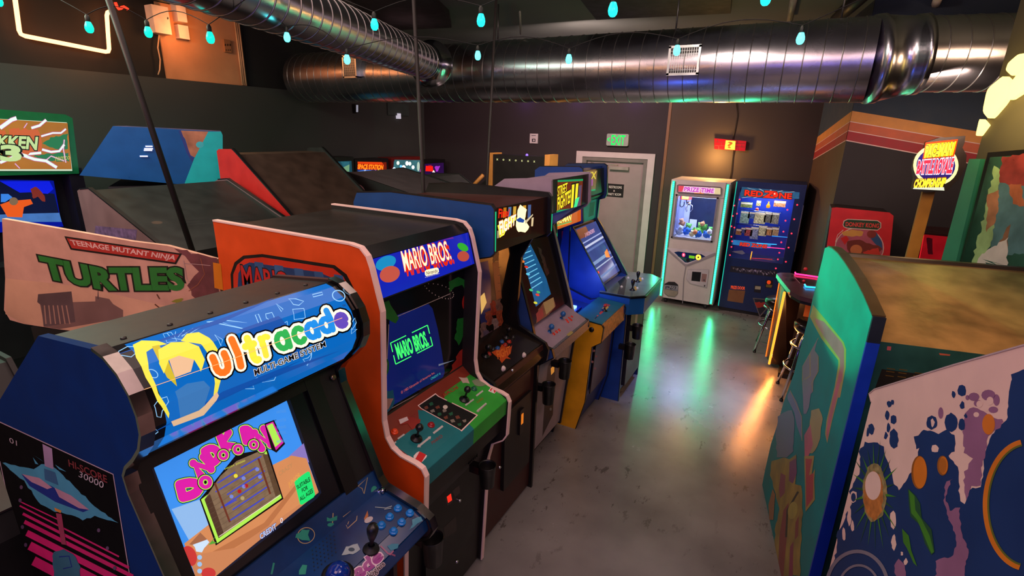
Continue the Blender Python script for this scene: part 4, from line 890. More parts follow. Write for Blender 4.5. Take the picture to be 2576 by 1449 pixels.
a.poly(ZZ((403, 432), (510, 358), (765, 490), (667, 588)), wtm); a.poly(ZZ((411, 433), (511, 366), (756, 491), (664, 580)), M('#0b0d0c', .35, var=.3))
for i in range(6):
    for j in range(2): a.blob(ZZ((470+i*40-j*30, 420+i*20+j*22), (492+i*40-j*30, 412+i*20+j*22), (498+i*40-j*30, 428+i*20+j*22), (478+i*40-j*30, 436+i*20+j*22)), M(('#1c5a3c', '#6a3a28', '#7a7468')[(i+j) % 3], .4), 1, 4, i); a.h -= a.eps
a.up(); a.ell(zz(570, 442), 6, 5, M('#c8c0b0', .4))
a.poly(ZZ((398, 715), (412, 708), (460, 732), (455, 745), (432, 770), (420, 768), (380, 748), (380, 735)), M('#d8ccc8', .4)); a.text('1', [zz(395, 748), zz(412, 718), zz(448, 736), zz(430, 765)], M('#c01818', .4), offset=.03)
a.poly(ZZ((846, 320), (886, 334), (864, 362), (826, 346)), M('#d8ccc8', .4)); a.text('2', [zz(836, 342), zz(850, 324), zz(880, 336), zz(864, 356)], M('#c01818', .4), offset=.03)
w3 = M('#b8b4b0', .4); a.line(ZZ((408, 680), (480, 622)), 5, w3); a.line(ZZ((498, 600), (555, 556)), 5, w3); a.line(ZZ((690, 432), (740, 396)), 4, w3); a.line(ZZ((755, 376), (795, 345)), 4, w3)
a.poly(ZZ((401, 684), (408, 664), (424, 684)), w3); a.poly(ZZ((484, 618), (464, 622), (480, 638)), w3); a.poly(ZZ((755, 468), (760, 460), (812, 416), (818, 424), (766, 474)), w3)
a.text('MARIO', [zz(484, 650), zz(545, 606), zz(555, 622), zz(492, 668)], M('#8a2018', .4)); a.text('LUIGI', [zz(755, 408), zz(790, 384), zz(798, 396), zz(762, 420)], M('#9a5a18', .4)); a.text('Nintendo', [zz(760, 466), zz(810, 422), zz(816, 430), zz(768, 472)], M('#4a2020', .4))
a.line(ZZ((240, 678), (275, 652)), 4, w3); a.line(ZZ((285, 634), (325, 606)), 4, w3); a.blob(ZZ((285, 520), (345, 500), (420, 520), (410, 560), (370, 580), (340, 540), (300, 545)), M('#8a2418', .4), 2, 8, 3); a.poly(ZZ((290, 518), (340, 500), (350, 520), (300, 545)), M('#c8bab8', .4))
a.blob(ZZ((650, 262), (700, 270), (720, 300), (670, 300)), M('#b8a898', .4), 2, 8, 3); a.blob(ZZ((730, 285), (780, 265), (830, 300), (790, 322), (745, 310)), M('#78886a', .4), 2, 8, 3)
a.text('BROS', [zz(555, 365), zz(640, 312), zz(648, 330), zz(562, 382)], M('#a03020', .4), offset=.02)
mb.build('control_panel', T)
nz = Vector((.30, 0, .954))
for (X, Y, m_) in ((397, 632, BLK(.3)), (684, 398, BLK(.3))): u, v = S.px(*zz(X, Y)); stick(T, S.to3(u, v, .004), nz, m_, BLK(.4), None, h=.062, rb=.017)
for (X, Y, c) in ((485, 552, '#8a1018'), (265, 592, '#e04a20'), (215, 638, '#e04a20'), (742, 335, '#0c5a3c')): u, v = S.px(*zz(X, Y)); button(T, S.to3(u, v, .004), nz, M(c, .3), None, .014)
# coin door and front details
fp = Plane(T, (-1.205, 0, 0), (0, 1, 0), (0, 0, 1)); mb = MB(); mb.box((-1.235, Y0+.15, .30), (-1.205, Y1-.12, .78), M('#0e0c0c', .4)); a = Art(mb, fp)
a.poly(ZZ((570, 985), (600, 955), (615, 1005), (585, 1030)), M('#3a2c28', .4)); a.poly(ZZ((580, 975), (605, 955), (612, 995), (588, 1012)), E('#e02818', 1.2)); a.poly(ZZ((612, 940), (655, 905), (660, 950), (630, 975)), M('#3a302c', .4)); a.poly(ZZ((560, 1160), (635, 1090), (640, 1180), (570, 1220)), M('#2a2220', .4))
mb.build('coin_door', T); 
mb = MB()
for X, Y in ((652, 995), (892, 797), (635, 1360)): u, v = fp.px(*zz(X, Y)); mb.lathe([(.009, 0), (.009, .006), (.005, .012), (0, .013)], (-1.204, u, v), CHR(), (1, 0, 0), n=10)
for i in range(6): u, v = fp.px(*zz(700+i*10, 690-i*8)); mb.box((-1.2, u-.003, v-.08), (-1.19, u+.003, v+.06), M('#050505', .5))
mb.build('panel_bolts', T)
cp_ = at(1226, 1170, 'X', -1.09); cup(T, cp_); cp_ = at(1088, 1352, 'X', -1.10); cup(T, cp_, r=.046, h=.13)
# ------------------------------------------------------------------ 3 blue-sided cabinet with black front
Y0, Y1 = 2.05, 2.70
T = Thing('arcade_cabinet', 'blue-hooded black-fronted fighting game cabinet just beyond the orange one', 'arcade cabinet', (-1.65, 2.37, 0))
prof = [(-2.1, 0), (-2.12, 1.96), (-2.09, 2.015), (-1.85, 2.035), (-1.235, 2.02), (-1.217, 2.0), (-1.215, 1.79), (-1.235, 1.77), (-1.33, 1.745), (-1.40, 1.62), (-1.42, 1.25), (-1.40, 1.17), (-1.21, 1.09), (-1.19, 1.05), (-1.20, .98), (-1.26, .93), (-1.27, 0)]
blu = M('#0c3c78', .6, spec=.3); cab_sides(T, prof, Y0, Y1, blu, M('#0d0b0c', .4), trim=M('#14100f', .35), chain=prof[2:], tw=.004)
ins = [(-2.08, .02), (-2.1, 1.96), (-1.26, 1.995), (-1.25, 1.79), (-1.44, 1.74), (-1.52, 1.16), (-1.225, 1.08), (-1.215, 1.0), (-1.28, .92), (-1.29, .02)]
mb = MB(); mb.prism(ins, 'Y', Y0+.02, Y1-.02, M('#3a1712', .45)); mb.build('body', T)
p0, p1 = (-1.245, 1.998), (-1.24, 1.785); mb = MB(); mb.slab(p0, p1, Y0+.02, Y1-.02, .012, M('#1c0f0a', .3), .008); S = Curve(T, [p0, p1]); a = Art(mb, S, base=.0086, eps=.00005)
a.poly([(1247, 522), (1337, 512), (1332, 588), (1246, 607)], E('#241008', .6)); zf = lambda X, Y: (1180+X/2.898, 360+Y/2.898); ZF = lambda *P_: [zf(*p) for p in P_]
for i, c in enumerate(('#c87818', '#5080b0', '#e0b040', '#7a3010', '#d8a030', '#4a68a0')): a.poly(ZF((240+i*36, 470-i*4), (262+i*36, 468-i*4), (258+i*36, 540), (236+i*36, 545)), E(c, .8)); a.h -= a.eps
a.up(); a.blob(ZF((335, 480), (370, 455), (405, 480), (395, 560), (425, 600), (400, 655), (350, 650), (330, 600), (345, 540)), E('#fff0b0', 1.5), 3, 8, 2)
a.poly(ZF((330, 560), (360, 540), (395, 560), (385, 580), (350, 575)), E('#1848a0', .9)); a.blob(ZF((200, 600), (250, 560), (325, 520), (325, 560), (270, 620), (225, 690), (205, 690)), E('#ffd840', 1.5), 3, 8, 3)
a.text('Final', [zf(200, 480), zf(285, 480), zf(280, 530), zf(203, 545)], E('#e02810', 1.1), offset=.03, shear=.2); a.text('FIGHT', [zf(208, 575), zf(330, 520), zf(325, 590), zf(215, 665)], E('#fff4c0', 1.5), offset=.04, outl=((.08, E('#c05010', 1.0)),))
a.poly(ZF((395, 570), (455, 515), (455, 525), (400, 590)), E('#d8c8a0', .9)); a.poly(ZF((445, 545), (460, 540), (455, 605), (442, 605)), E('#e8d0a0', .9)); a.poly(ZF((190, 640), (205, 635), (205, 690), (188, 695)), E('#b0a088', .8))
mb.build('marquee', T)
tg = E('#18c888', .8); mb = MB(); mb.box((-1.214, Y0+.0, 1.80), (-1.209, Y0+.006, 1.99), tg); mb.build('marquee_edge', T); mb = MB(); mb.box((-1.214, Y1-.008, 1.80), (-1.209, Y1-.002, 1.90), tg); mb.build('marquee_edge', T)
p0, p1 = (-1.43, 1.74), (-1.505, 1.17); mb = MB(); mb.slab((-1.25, 1.785), p0, Y0+.02, Y1-.02, .01, M('#50381c', .4), .002); mb.slab(p0, p1, Y0+.02, Y1-.02, .008, M('#1a1410', .2), .006); S = Curve(T, [p0, p1]); a = Art(mb, S, base=.0066, eps=.00005)
a.poly([(1206, 660), (1225, 655), (1232, 700), (1234, 800), (1210, 830), (1205, 800)], E('#201c3c', .5, .1, var=.6)); a.poly([(1206, 745), (1216, 735), (1222, 760), (1208, 790)], E('#e0b060', .9))
a.poly([(1236, 660), (1252, 656), (1260, 750), (1246, 755)], M('#b8683c', .35)); a.blob([(1235, 632), (1250, 625), (1252, 655), (1238, 660)], M('#7a4a3c', .35, var=.5, scale=40), 2, 5, 3)
for i, (x, y, c) in enumerate(((1213, 830, '#8a6a68'), (1228, 800, '#9a4a38'), (1240, 775, '#a83820'), (1252, 770, '#8a6050'), (1222, 850, '#6a5a70'), (1245, 815, '#a08078'), (1235, 850, '#5a4048'), (1256, 800, '#b05030'))): a.blob([(x-9, y-16), (x+6, y-20), (x+9, y+12), (x-6, y+20)], M(c, .4, var=.5, scale=60), 3, 6, i)
for i in range(4): a.line([(1250, 672+i*20), (1258, 671+i*20)], 1, M('#5a3020', .4)); a.h -= a.eps
mb.build('screen', T)
c1, c2, c3 = (-1.50, 1.165), (-1.235, 1.085), (-1.215, 1.01); mb = MB(); cpk = M('#1c1712', .25, var=.3); mb.slab(c1, c2, Y0+.02, Y1-.02, .01, cpk, .004); mb.slab(c2, c3, Y0+.02, Y1-.02, .01, cpk, .004); S = Curve(T, [c1, c2]); a = Art(mb, S, base=.0046)
for p in (((1248, 895), (1262, 868), (1286, 885), (1266, 900)), ((1255, 905), (1288, 870), (1284, 890), (1262, 915)), ((1236, 888), (1250, 880), (1285, 905), (1250, 900))): a.poly(list(p), M('#b84a18', .35))
a.text('FIGHT', [(1248, 885), (1282, 872), (1286, 890), (1252, 905)], M('#d87028', .35), offset=.03)
mb.build('control_panel', T)
for (X, Y, b) in ((1221, 897, 0), (1273, 850, 0)): u, v = S.px(X, Y); stick(T, S.to3(u, v, .004), (.29, 0, .957), BLK(.35), BLK(.4), None, h=.06)
for i, (X, Y) in enumerate(((1229, 893), (1240, 880), (1251, 878), (1280, 862), (1290, 850), (1262, 862), (1270, 870))): u, v = S.px(X, Y); button(T, S.to3(u, v, .004), (.29, 0, .957), M(('#a02818', '#1c1a1a', '#20508a')[i % 3], .3), None, .013)
for (X, Y) in ((1265, 927), (1317, 893)):
    p = at(X, Y, 'X', -1.212); button(T, (-1.212, p.y, p.z), (1, 0, .1), M('#c8b8b4', .3), None, .014)
mb = MB(); p = at(1287, 931, 'X', -1.21); mb.lathe([(.008, 0), (.008, .01), (0, .012)], (-1.21, p.y, p.z), CHR(), (1, 0, 0), n=10); mb.build('panel_bolts', T); mb = MB(); mb.box((-1.285, 2.28, .25), (-1.262, 2.62, .78), M('#161213', .4)); mb.box((-1.262, 2.45, .55), (-1.25, 2.5, .72), M('#181414', .3)); mb.box((-1.25, 2.463, .62), (-1.247, 2.487, .69), E('#e07820', .9)); mb.build('coin_door', T)
# ------------------------------------------------------------------ 4 grey-hooded blue and white cabinet
Y0, Y1 = 2.74, 3.40
T = Thing('arcade_cabinet', 'blue and white cabinet with grey hood and yellow-lettered marquee, right before the yellow one', 'arcade cabinet', (-1.75, 3.07, 0))
prof = [(-2.1, 0), (-2.1, 1.70), (-1.70, 1.98), (-1.56, 2.075), (-1.26, 2.10), (-1.245, 2.085), (-1.235, 1.90), (-1.26, 1.865), (-1.49, 1.725), (-1.51, 1.70), (-1.335, 1.16), (-1.31, 1.06), (-1.19, 1.03), (-1.175, .98), (-1.28, .90), (-1.36, .1), (-1.40, .1), (-1.42, 0)]
hood = M('#8e7a8c', .5); sbl = M('#24407a', .5)
# side: blue below, grey hood above
low = [p for p in prof if p[1] < 1.72]; hi = [(-2.1, 1.70), (-1.70, 1.98), (-1.56, 2.075), (-1.26, 2.10), (-1.245, 2.085), (-1.235, 1.90), (-1.26, 1.865), (-1.49, 1.725), (-1.51, 1.70)]
for ya, yb_, ml in ((Y0, Y0+.02, sbl), (Y1-.02, Y1, M('#14161e', .45))):
    mb = MB(); mb.prism(low, 'Y', ya, yb_, ml); mb.prism(hi, 'Y', ya, yb_, hood); mb.build('side_panel', T)
trim_mb([(-1.51, 1.70), (-1.335, 1.16), (-1.31, 1.06)], Y1-.022, Y1+.002, M('#9a9488', .4), .004).build('edge_trim', T); trim_mb([(-1.51, 1.70), (-1.335, 1.16), (-1.31, 1.06), (-1.19, 1.03), (-1.175, .98), (-1.28, .90), (-1.36, .1)], Y0-.002, Y0+.022, BLK(.35), .004).build('edge_trim', T)
ins = [(-2.08, .12), (-2.08, 1.69), (-1.70, 1.965), (-1.56, 2.06), (-1.28, 2.075), (-1.27, 1.89), (-1.50, 1.72), (-1.56, 1.68), (-1.40, 1.13), (-1.20, 1.03), (-1.19, .98), (-1.30, .90), (-1.375, .12)]
mb = MB(); mb.prism(ins, 'Y', Y0+.02, Y1-.02, hood); mb.box((-2.06, Y0+.04, 0), (-1.44, Y1-.04, .12), M('#100c0c', .6)); mb.build('body', T)
p0, p1 = (-1.262, 2.085), (-1.255, 1.885); mb = MB(); mb.slab(p0, p1, Y0+.02, Y1-.02, .01, M('#101814', .3), .004); S = Curve(T, [p0, p1]); a = Art(mb, S, base=.0046, eps=.00005)
a.poly([(1401, 453), (1465, 450), (1460, 526), (1398, 534)], E('#7a2c14', .75, var=.8, scale=40)); a.poly([(1401, 453), (1465, 450), (1465, 455), (1401, 458)], E('#20a060', .8)); a.poly([(1448, 470), (1462, 465), (1458, 520), (1440, 526)], E('#604868', .8)); a.poly([(1399, 529), (1460, 521), (1460, 526), (1398, 535)], E('#18a868', .9))
yg = E('#f0d828', 1.15)
a.text('STREET', [zf(640, 318), zf(712, 288), zf(712, 350), zf(640, 392)], yg, offset=.02, outl=((.07, M('#180c08')),)); a.text('FIGHTER', [zf(640, 400), zf(745, 335), zf(742, 425), zf(640, 490)], yg, offset=.03, outl=((.08, M('#180c08')),)); a.text('II', [zf(748, 310), zf(788, 300), zf(776, 455), zf(740, 465)], yg, offset=.03, outl=((.08, M('#180c08')),))
a.poly([(1446, 500), (1456, 495), (1448, 525), (1440, 528)], E('#40e890', 1.0))
mb.build('marquee', T)
p0, p1 = (-1.545, 1.70), (-1.365, 1.14); mb = MB(); mb.slab((-1.27, 1.885), (-1.535, 1.715), Y0+.02, Y1-.02, .01, BLK(.4), .002); mb.slab(p0, p1, Y0+.02, Y1-.02, .008, M('#15100f', .18), .006); S = Curve(T, [p0, p1]); a = Art(mb, S, base=.0066, eps=.00005)
a.poly([(1303, 616), (1330, 610), (1345, 640), (1372, 700), (1384, 740), (1346, 772), (1330, 710)], E('#1c5a8c', .9, .1, var=.6, scale=10))
for i in range(9): t = i/9; a.line([(1307+t*32, 628+t*110), (1330+t*36, 620+t*100)], 2.2, E('#70c8e8', 1.0)); a.h -= a.eps
a.up()
for x, y, c in ((1313, 658, '#e87830'), (1322, 672, '#d03020'), (1334, 730, '#40c080'), (1352, 735, '#50b060'), (1345, 762, '#d0d040'), (1350, 742, '#e04030'), (1326, 690, '#60c8e8')): a.ell((x, y), 5, 3, E(c, 1.0), 20); a.h -= a.eps
a.up(); a.poly([(1299, 604), (1318, 602), (1321, 612), (1303, 616)], M('#8a4a50', .3, var=.6, scale=50)); a.poly([(1352, 778), (1366, 760), (1390, 748), (1396, 770), (1362, 812), (1346, 815)], M('#8a5a48', .4, var=.5, scale=50)); a.poly([(1364, 762), (1390, 748), (1394, 772), (1372, 792)], M('#c8b078', .4)); a.poly([(1346, 790), (1362, 772), (1366, 795), (1350, 812)], M('#a84048', .4))
a.blob([(1350, 620), (1358, 625), (1380, 690), (1372, 695)], M('#503028', .3, var=.6, scale=50), 2, 6, 3)
mb.build('screen', T)
c1, c2, c3 = (-1.40, 1.105), (-1.19, 1.022), (-1.185, .96); mb = MB(); sp_ = M('#56525c', .35, var=.7, scale=140)
for p, q in ((( -1.40, 1.135), c1), (c1, c2), (c2, c3)): mb.slab(p, q, Y0+.004, Y1-.004, .01, sp_, .004)
S = Curve(T, [c1, c2]); a = Art(mb, S, base=.0046); a.poly([zf(650, 1345), zf(700, 1335), zf(770, 1395), zf(720, 1410)], M('#a09050', .4)); a.ell(zf(585, 1305), 8, 6, M('#c8b8a8', .4), -20); a.ell(zf(590, 1302), 4, 4, M('#806050', .4))
for (X, Y) in ((540, 1335), (535, 1375), (525, 1358), (540, 1420)): a.ell(zf(X, Y), 3, 2, E('#7068e0', .8))
mb.build('control_panel', T); nz = (.37, 0, .93)
for (X, Y) in ((665, 1290), (580, 1385)): u, v = S.px(*zf(X, Y)); stick(T, S.to3(u, v, .004), nz, M('#1c5c9c', .3), M('#1c5c9c', .3), None, h=.05, rb=.020)
for (X, Y) in ((705, 1300), (725, 1285), (745, 1275), (612, 1400), (632, 1385), (652, 1372), (715, 1312), (738, 1298)): u, v = S.px(*zf(X, Y)); button(T, S.to3(u, v, .004), nz, M('#c83020', .3), None, .012)
p0, p1 = (-1.30, .895), (-1.375, .125); mb = MB(); mb.slab(p0, p1, Y0+.022, Y1-.022, .01, M('#8f8488', .45), .006); S = Curve(T, [p0, p1]); a = Art(mb, S, base=.0066)
zb_ = lambda X, Y: (1180+X/1.81, 440+Y/1.81)
a.poly([zb_(355, 870), zb_(395, 820), zb_(385, 940), zb_(378, 1090), zb_(330, 1190), zb_(345, 960)], M('#2a211f', .35)); a.poly([zb_(368, 880), zb_(385, 862), zb_(384, 895), zb_(370, 910)], E('#e09030', .7)); a.ell(zb_(368, 1065), 3, 4, CHR())
mb.build('coin_door', T); cp_ = at(*zb_(437, 845), 'X', -1.20); cup(T, cp_, r=.045, h=.13); cp_ = at(*zb_(363, 952), 'X', -1.22); cup(T, cp_, r=.045, h=.14)
# ------------------------------------------------------------------ 5 yellow cabinet
Y0, Y1 = 3.52, 4.10
T = Thing('arcade_cabinet', 'yellow cabinet with blue inside and orange marquee, before the last blue one', 'arcade cabinet', (-1.7, 3.81, 0))
yel = M('#d8960e', .45); prof = [(-2.1, 0), (-2.1, 1.5), (-1.85, 1.80), (-1.56, 1.80), (-1.54, 1.62), (-1.66, 1.57), (-1.65, 1.02), (-1.43, .95), (-1.36, .975), (-1.125, .955), (-1.11, .93), (-1.12, .81), (-1.19, .76), (-1.215, .27), (-1.28, .0)]
cab_sides(T, prof, Y0, Y1, yel, M('#14337e', .4), trim=BLK(.4), chain=prof[2:], tw=.003)
ins = [(-2.08, .02), (-2.08, 1.49), (-1.85, 1.78), (-1.585, 1.78), (-1.57, 1.63), (-1.72, 1.58), (-1.78, 1.1), (-1.62, .93), (-1.36, .90), (-1.14, .94), (-1.14, .82), (-1.21, .76), (-1.235, .27), (-1.30, .02)]
mb = MB(); mb.prism(ins, 'Y', Y0+.02, Y1-.02, M('#10306e', .4)); mb.build('body', T)
p0, p1 = (-1.575, 1.775), (-1.565, 1.635); mb = MB(); mb.slab(p0, p1, Y0+.02, Y1-.02, .01, E('#d85c10', .8), .004); S = Curve(T, [p0, p1]); a = Art(mb, S, base=.0046)
a.poly([zf(612, 550), zf(745, 518), zf(742, 580), zf(612, 620)], E('#f08818', .9, var=.5, scale=30)); a.text('PAC-MAN', [zf(625, 545), zf(742, 520), zf(738, 562), zf(625, 592)], E('#fff080', 1.1), offset=.04, outl=((.09, M('#802008')),)); a.line([zf(612, 608), zf(745, 570)], 2, E('#18c878', .9)); mb.build('marquee', T)
p0, p1 = (-1.72, 1.58), (-1.775, 1.12); mb = MB(); mb.slab(p0, p1, Y0+.02, Y1-.02, .008, M('#0a0c14', .15), .006); S = Curve(T, [p0, p1]); a = Art(mb, S, base=.0066); a.poly([zf(670, 640), zf(700, 635), zf(692, 740), zf(672, 760)], M('#a81828', .4)); a.poly([zf(668, 790), zf(692, 780), zf(690, 890), zf(666, 900)], M('#a89ca0', .4)); a.poly([zf(610, 660), zf(640, 640), zf(640, 680), zf(612, 690)], E('#10a060', .6)); mb.build('screen', T)
c1, c2, c3 = (-1.36, .978), (-1.125, .958), (-1.118, .82); mb = MB(); cpm = M('#1c6a74', .35)
mb.slab(c1, c2, Y0+.004, Y1-.002, .01, cpm, .004); mb.slab(c2, c3, Y0+.004, Y1-.002, .01, M('#a06a3c', .4, var=.5, scale=40), .004); S = Curve(T, [c1, c2, c3]); a = Art(mb, S, base=.0046)
for i in range(5): a.poly([zf(985+i*3-i*22, 1180+i*28), zf(1000-i*22, 1172+i*28), zf(1070-i*20, 1200+i*28), zf(1055-i*20, 1212+i*28)], M(('#b84a3c', '#c89a4a', '#3a3430')[i % 3], .35)); a.h -= a.eps
a.up()
for i, (X, Y) in enumerate(((1000, 1205), (965, 1240), (930, 1280), (1040, 1230), (990, 1290))): a.ell(zf(X, Y), 6, 3.5, M(('#d8b03c', '#c84030', '#2a2422')[i % 3], .35), -30); a.h -= a.eps
mb.build('control_panel', T); u, v = S.px(*zf(985, 1225)); stick(T, S.to3(u, v, .004), (.08, 0, 1), M('#b83020', .3), BLK(.4), None, h=.045, rb=.015)
mb = MB(); f = E('#2050ff', 3.0); p = at(*zf(740, 1205), 'Y', 3.85); mb.box((-1.56, 3.66, .945), (-1.45, 3.82, .965), E('#6aa0ff', 4.0)); mb.box((-1.58, 3.64, .93), (-1.42, 3.86, .947), M('#0c1c50', .3)); mb.build('lit_panel', T); lamp('panel_glow', 'POINT', (-1.50, 3.78, 1.08), 5.0, (.08, .16, 1.0), .03)
mb = MB(); mb.slab((-1.195, .75), (-1.215, .30), Y0+.10, Y1-.08, .01, M('#241c18', .35), .006); S = Curve(T, [(-1.195, .77), (-1.215, .30)]); a = Art(mb, S, base=.007)
for X, Y in ((565, 800), (558, 850), (575, 825), (570, 880)): a.ell(zb_(X, Y), 3, 3, M('#8a2a20', .4)); a.h -= a.eps
mb.build('coin_door', T)
mb = MB()
for X, Y, r, m_ in ((558, 704, .02, BLK()), (527, 690, .012, M('#8a8478', .3, .8))): p = at(*zb_(X, Y), 'Y', Y0); mb.lathe([(r, 0), (r, .006), (0, .008)], (p.x, Y0, p.z), m_, (0, -1, 0), n=14)
mb.build('side_bolts', T)
# ------------------------------------------------------------------ 6 far blue cabinet
Y0, Y1 = 4.15, 4.80
T = Thing('arcade_cabinet', 'tall bright blue cabinet with turquoise speaker panel, last of the row by the door', 'arcade cabinet', (-1.6, 4.47, 0))
prof = [(-2.05, 0), (-2.05, 2.03), (-2.0, 2.065), (-1.63, 2.08), (-1.60, 2.06), (-1.585, 1.80), (-1.60, 1.76), (-1.655, 1.74), (-1.665, 1.56), (-1.62, 1.50), (-1.33, 1.06), (-1.30, 1.0), (-1.13, .97), (-1.115, .8), (-1.115, 0)]
b1_ = M('#123c8c', .4); cab_sides(T, prof, Y0, Y1, b1_, M('#0c2a60', .45), trim=M('#0e1420', .3), chain=prof[2:], tw=.004)
mb = MB(); mb.prism([(-2.03, .08), (-2.03, 2.03), (-1.65, 2.06), (-1.62, 1.80), (-1.68, 1.74), (-1.685, 1.56), (-1.38, 1.05), (-1.13, .96), (-1.13, .08)], 'Y', Y0+.02, Y1-.02, b1_); mb.box((-2.0, Y0+.03, 0), (-1.16, Y1-.03, .08), BLK()); mb.build('body', T)
p0, p1 = (-1.635, 2.04), (-1.612, 1.82); mb = MB(); mb.slab(p0, p1, Y0+.02, Y1-.02, .01, M('#0c2018', .3), .004); S = Curve(T, [p0, p1]); a = Art(mb, S, base=.0046); a.poly([zf(850, 205), zf(932, 200), zf(918, 335), zf(846, 350)], E('#786040', .9, var=.8, scale=40)); a.text('XX', [zf(860, 215), zf(925, 208), zf(920, 260), zf(855, 262)], E('#d8c840', 1.0), offset=.02); a.poly([zf(852, 270), zf(900, 262), zf(898, 310), zf(850, 320)], E('#a858a8', .8, var=.5, scale=50)); a.poly([zf(845, 345), zf(918, 335), zf(918, 345), zf(845, 358)], E('#18a068', .8)); mb.build('marquee', T)
p0, p1 = (-1.672, 1.75), (-1.68, 1.56); mb = MB(); mb.slab((-1.61, 1.80), p0, Y0+.02, Y1-.02, .01, BLK(), .002); mb.slab(p0, p1, Y0+.02, Y1-.02, .01, M('#2aa0a0', .4), .006); S = Curve(T, [p0, p1]); a = Art(mb, S, base=.0066)
for x0 in (Y0+.10, Y1-.24): a.uv([(x0, .02), (x0+.14, .02), (x0+.14, .155), (x0, .155)], M('#0a2426', .4)); a.uv([(x0+.025, .035), (x0+.115, .035), (x0+.115, .14), (x0+.025, .14)], M('#14484a', .5))
mb.build('speaker_panel', T)
p0, p1 = (-1.68, 1.545), (-1.375, 1.05); mb = MB(); mb.slab(p0, p1, Y0+.02, Y1-.02, .008, M('#101218', .12), .006); S = Curve(T, [p0, p1]); a = Art(mb, S, base=.0066, eps=.00005); L2 = S.L[-1]
a.uv([(Y0+.05, .02), (Y1-.05, .02), (Y1-.05, L2-.02), (Y0+.05, L2-.02)], E('#4858a0', .7, .1, var=.7, scale=8)); 
for v_, c, h in ((.16, '#a8b8f0', .012), (.20, '#d0d8f8', .02), (.24, '#6070b8', .02), (.36, '#8898d0', .03), (.42, '#b0b8e0', .012), (.5, '#7080c0', .02)): a.uv([(Y0+.05, v_), (Y1-.05, v_-.02), (Y1-.05, v_-.02+h), (Y0+.05, v_+h)], E(c, .8)); a.h -= a.eps
a.up(); a.uv([(Y0+.08, .03), (Y0+.32, .03), (Y0+.32, .12), (Y0+.08, .12)], M('#a83850', .3)); a.text('3 WONDERS', [zf(838, 660), zf(905, 625), zf(912, 650), zf(845, 690)], E('#e8b0d0', .8), offset=.02); a.uv([(Y1-.2, .33), (Y1-.1, .31), (Y1-.12, .40), (Y1-.22, .38)], E('#f07828', 1.0)); a.uv([(Y0+.1, .45), (Y0+.13, .45), (Y0+.13, .47), (Y0+.1, .47)], E('#ff3020', 1.2))
mb.build('screen', T)
# wide control panel box
cz = 1.02; top = [(-1.36, 4.12), (-1.36, 4.93), (-1.12, 4.97), (-1.0, 4.86), (-.985, 4.22), (-1.09, 4.12)]
mb = MB(); mb.prism([(x, y) for x, y in top], 'Z', cz-.16, cz-.012, M('#12508c', .4)); mb.prism([(x*1.0+(.012 if x > -1.3 else 0), y) for x, y in top], 'Z', cz-.012, cz+.004, BLK(.35))
mb.prism([(x-.004, y+(.006 if y < 4.4 else -.006)) for x, y in top], 'Z', cz+.004, cz+.008, M('#7a9488', .16, .35)); P = Plane(T, (0, 0, cz+.008), (1, 0, 0), (0, 1, 0)); a = Art(mb, P)
a.poly([zf(1060, 960), zf(1120, 950), zf(1150, 1000), zf(1130, 1110), zf(1080, 1100), zf(1100, 1040)], M('#2c3a3c', .2)); mb.box((-1.09, 4.27, cz-.17), (-1.06, 4.30, cz-.05), BLK()); mb.build('control_panel', T)
for X, Y in ((1228, 1010), (1190, 1072)): u, v = P.px(*zf(X, Y)); stick(T, P.to3(u, v), (0, 0, 1), BLK(.35), BLK(.4), None, bat=True)
for X, Y, c in ((1248, 990, '#c8a030'), (1262, 992, '#d0c8b8'), (1212, 1056, '#c8a030'), (1226, 1060, '#d0c8b8'), (1160, 985, '#d8d4c8'), (1112, 1050, '#d8d4c8'), (1250, 1004, '#c8a030'), (1214, 1070, '#b8a040')): u, v = P.px(*zf(X, Y)); button(T, P.to3(u, v), (0, 0, 1), M(c, .3), None, .011)
mb = MB(); mb.box((-1.13, Y0+.1, .12), (-1.095, Y1-.1, .84), M('#1c1a20', .4)); P = Plane(T, (-1.095, 0, 0), (0, 1, 0), (0, 0, 1)); a = Art(mb, P); a.uv([(Y0+.25, .55), (Y0+.33, .55), (Y0+.33, .8), (Y0+.25, .8)], M('#a8a4a8', .4)); a.uv([(Y0+.26, .60), (Y0+.29, .60), (Y0+.29, .64), (Y0+.26, .64)], M('#c02818', .4)); mb.build('coin_door', T)
cp_ = at(*zb_(768, 684), 'X', -1.0); cup(T, cp_, r=.045, h=.12); cp_ = at(*zb_(735, 770), 'X', -1.0); cup(T, cp_, r=.045, h=.13)
# ================================================================== MACHINES AT THE LEFT
del Y0, Y1
# ------------------------------------------------------------------ cabinet with the green lettered side art, turned a little
ang = math.atan2(.372, 1.03)
T = Thing('arcade_cabinet', 'cabinet with pale side art and big green comic lettering behind the nearest blue one', 'arcade cabinet', (-2.27, 1.32, 0), ang)
mb = MB(); P = Plane(T, (0, 0, 0), (1, 0, 0), (0, 0, 1)); P.n = Vector((0, -1, 0))
out = [(5, 550), (16, 552), (330, 607), (420, 618), (450, 626), (545, 652), (553, 700), (556, 760), (545, 900), (150, 829), (60, 815), (25, 805), (10, 780), (13, 700), (8, 620)]
uv = [P.px(*p) for p in out]; mb.prism(uv, 'Y', 0, .02, M('#c89a84', .55))
a = Art(mb, P)
a.poly([(14, 700), (200, 720), (550, 800), (545, 880), (150, 828), (60, 814), (14, 790)], M('#d0a282', .55, var=.25, scale=3))
a.blob([(440, 624), (545, 652), (553, 760), (500, 770), (470, 720), (500, 680)], M('#6a3a3c', .55, var=.4, scale=12), 4, 14, 3)
bd, bd2 = M('#5c4848', .55, var=.2), M('#7a5c54', .55)
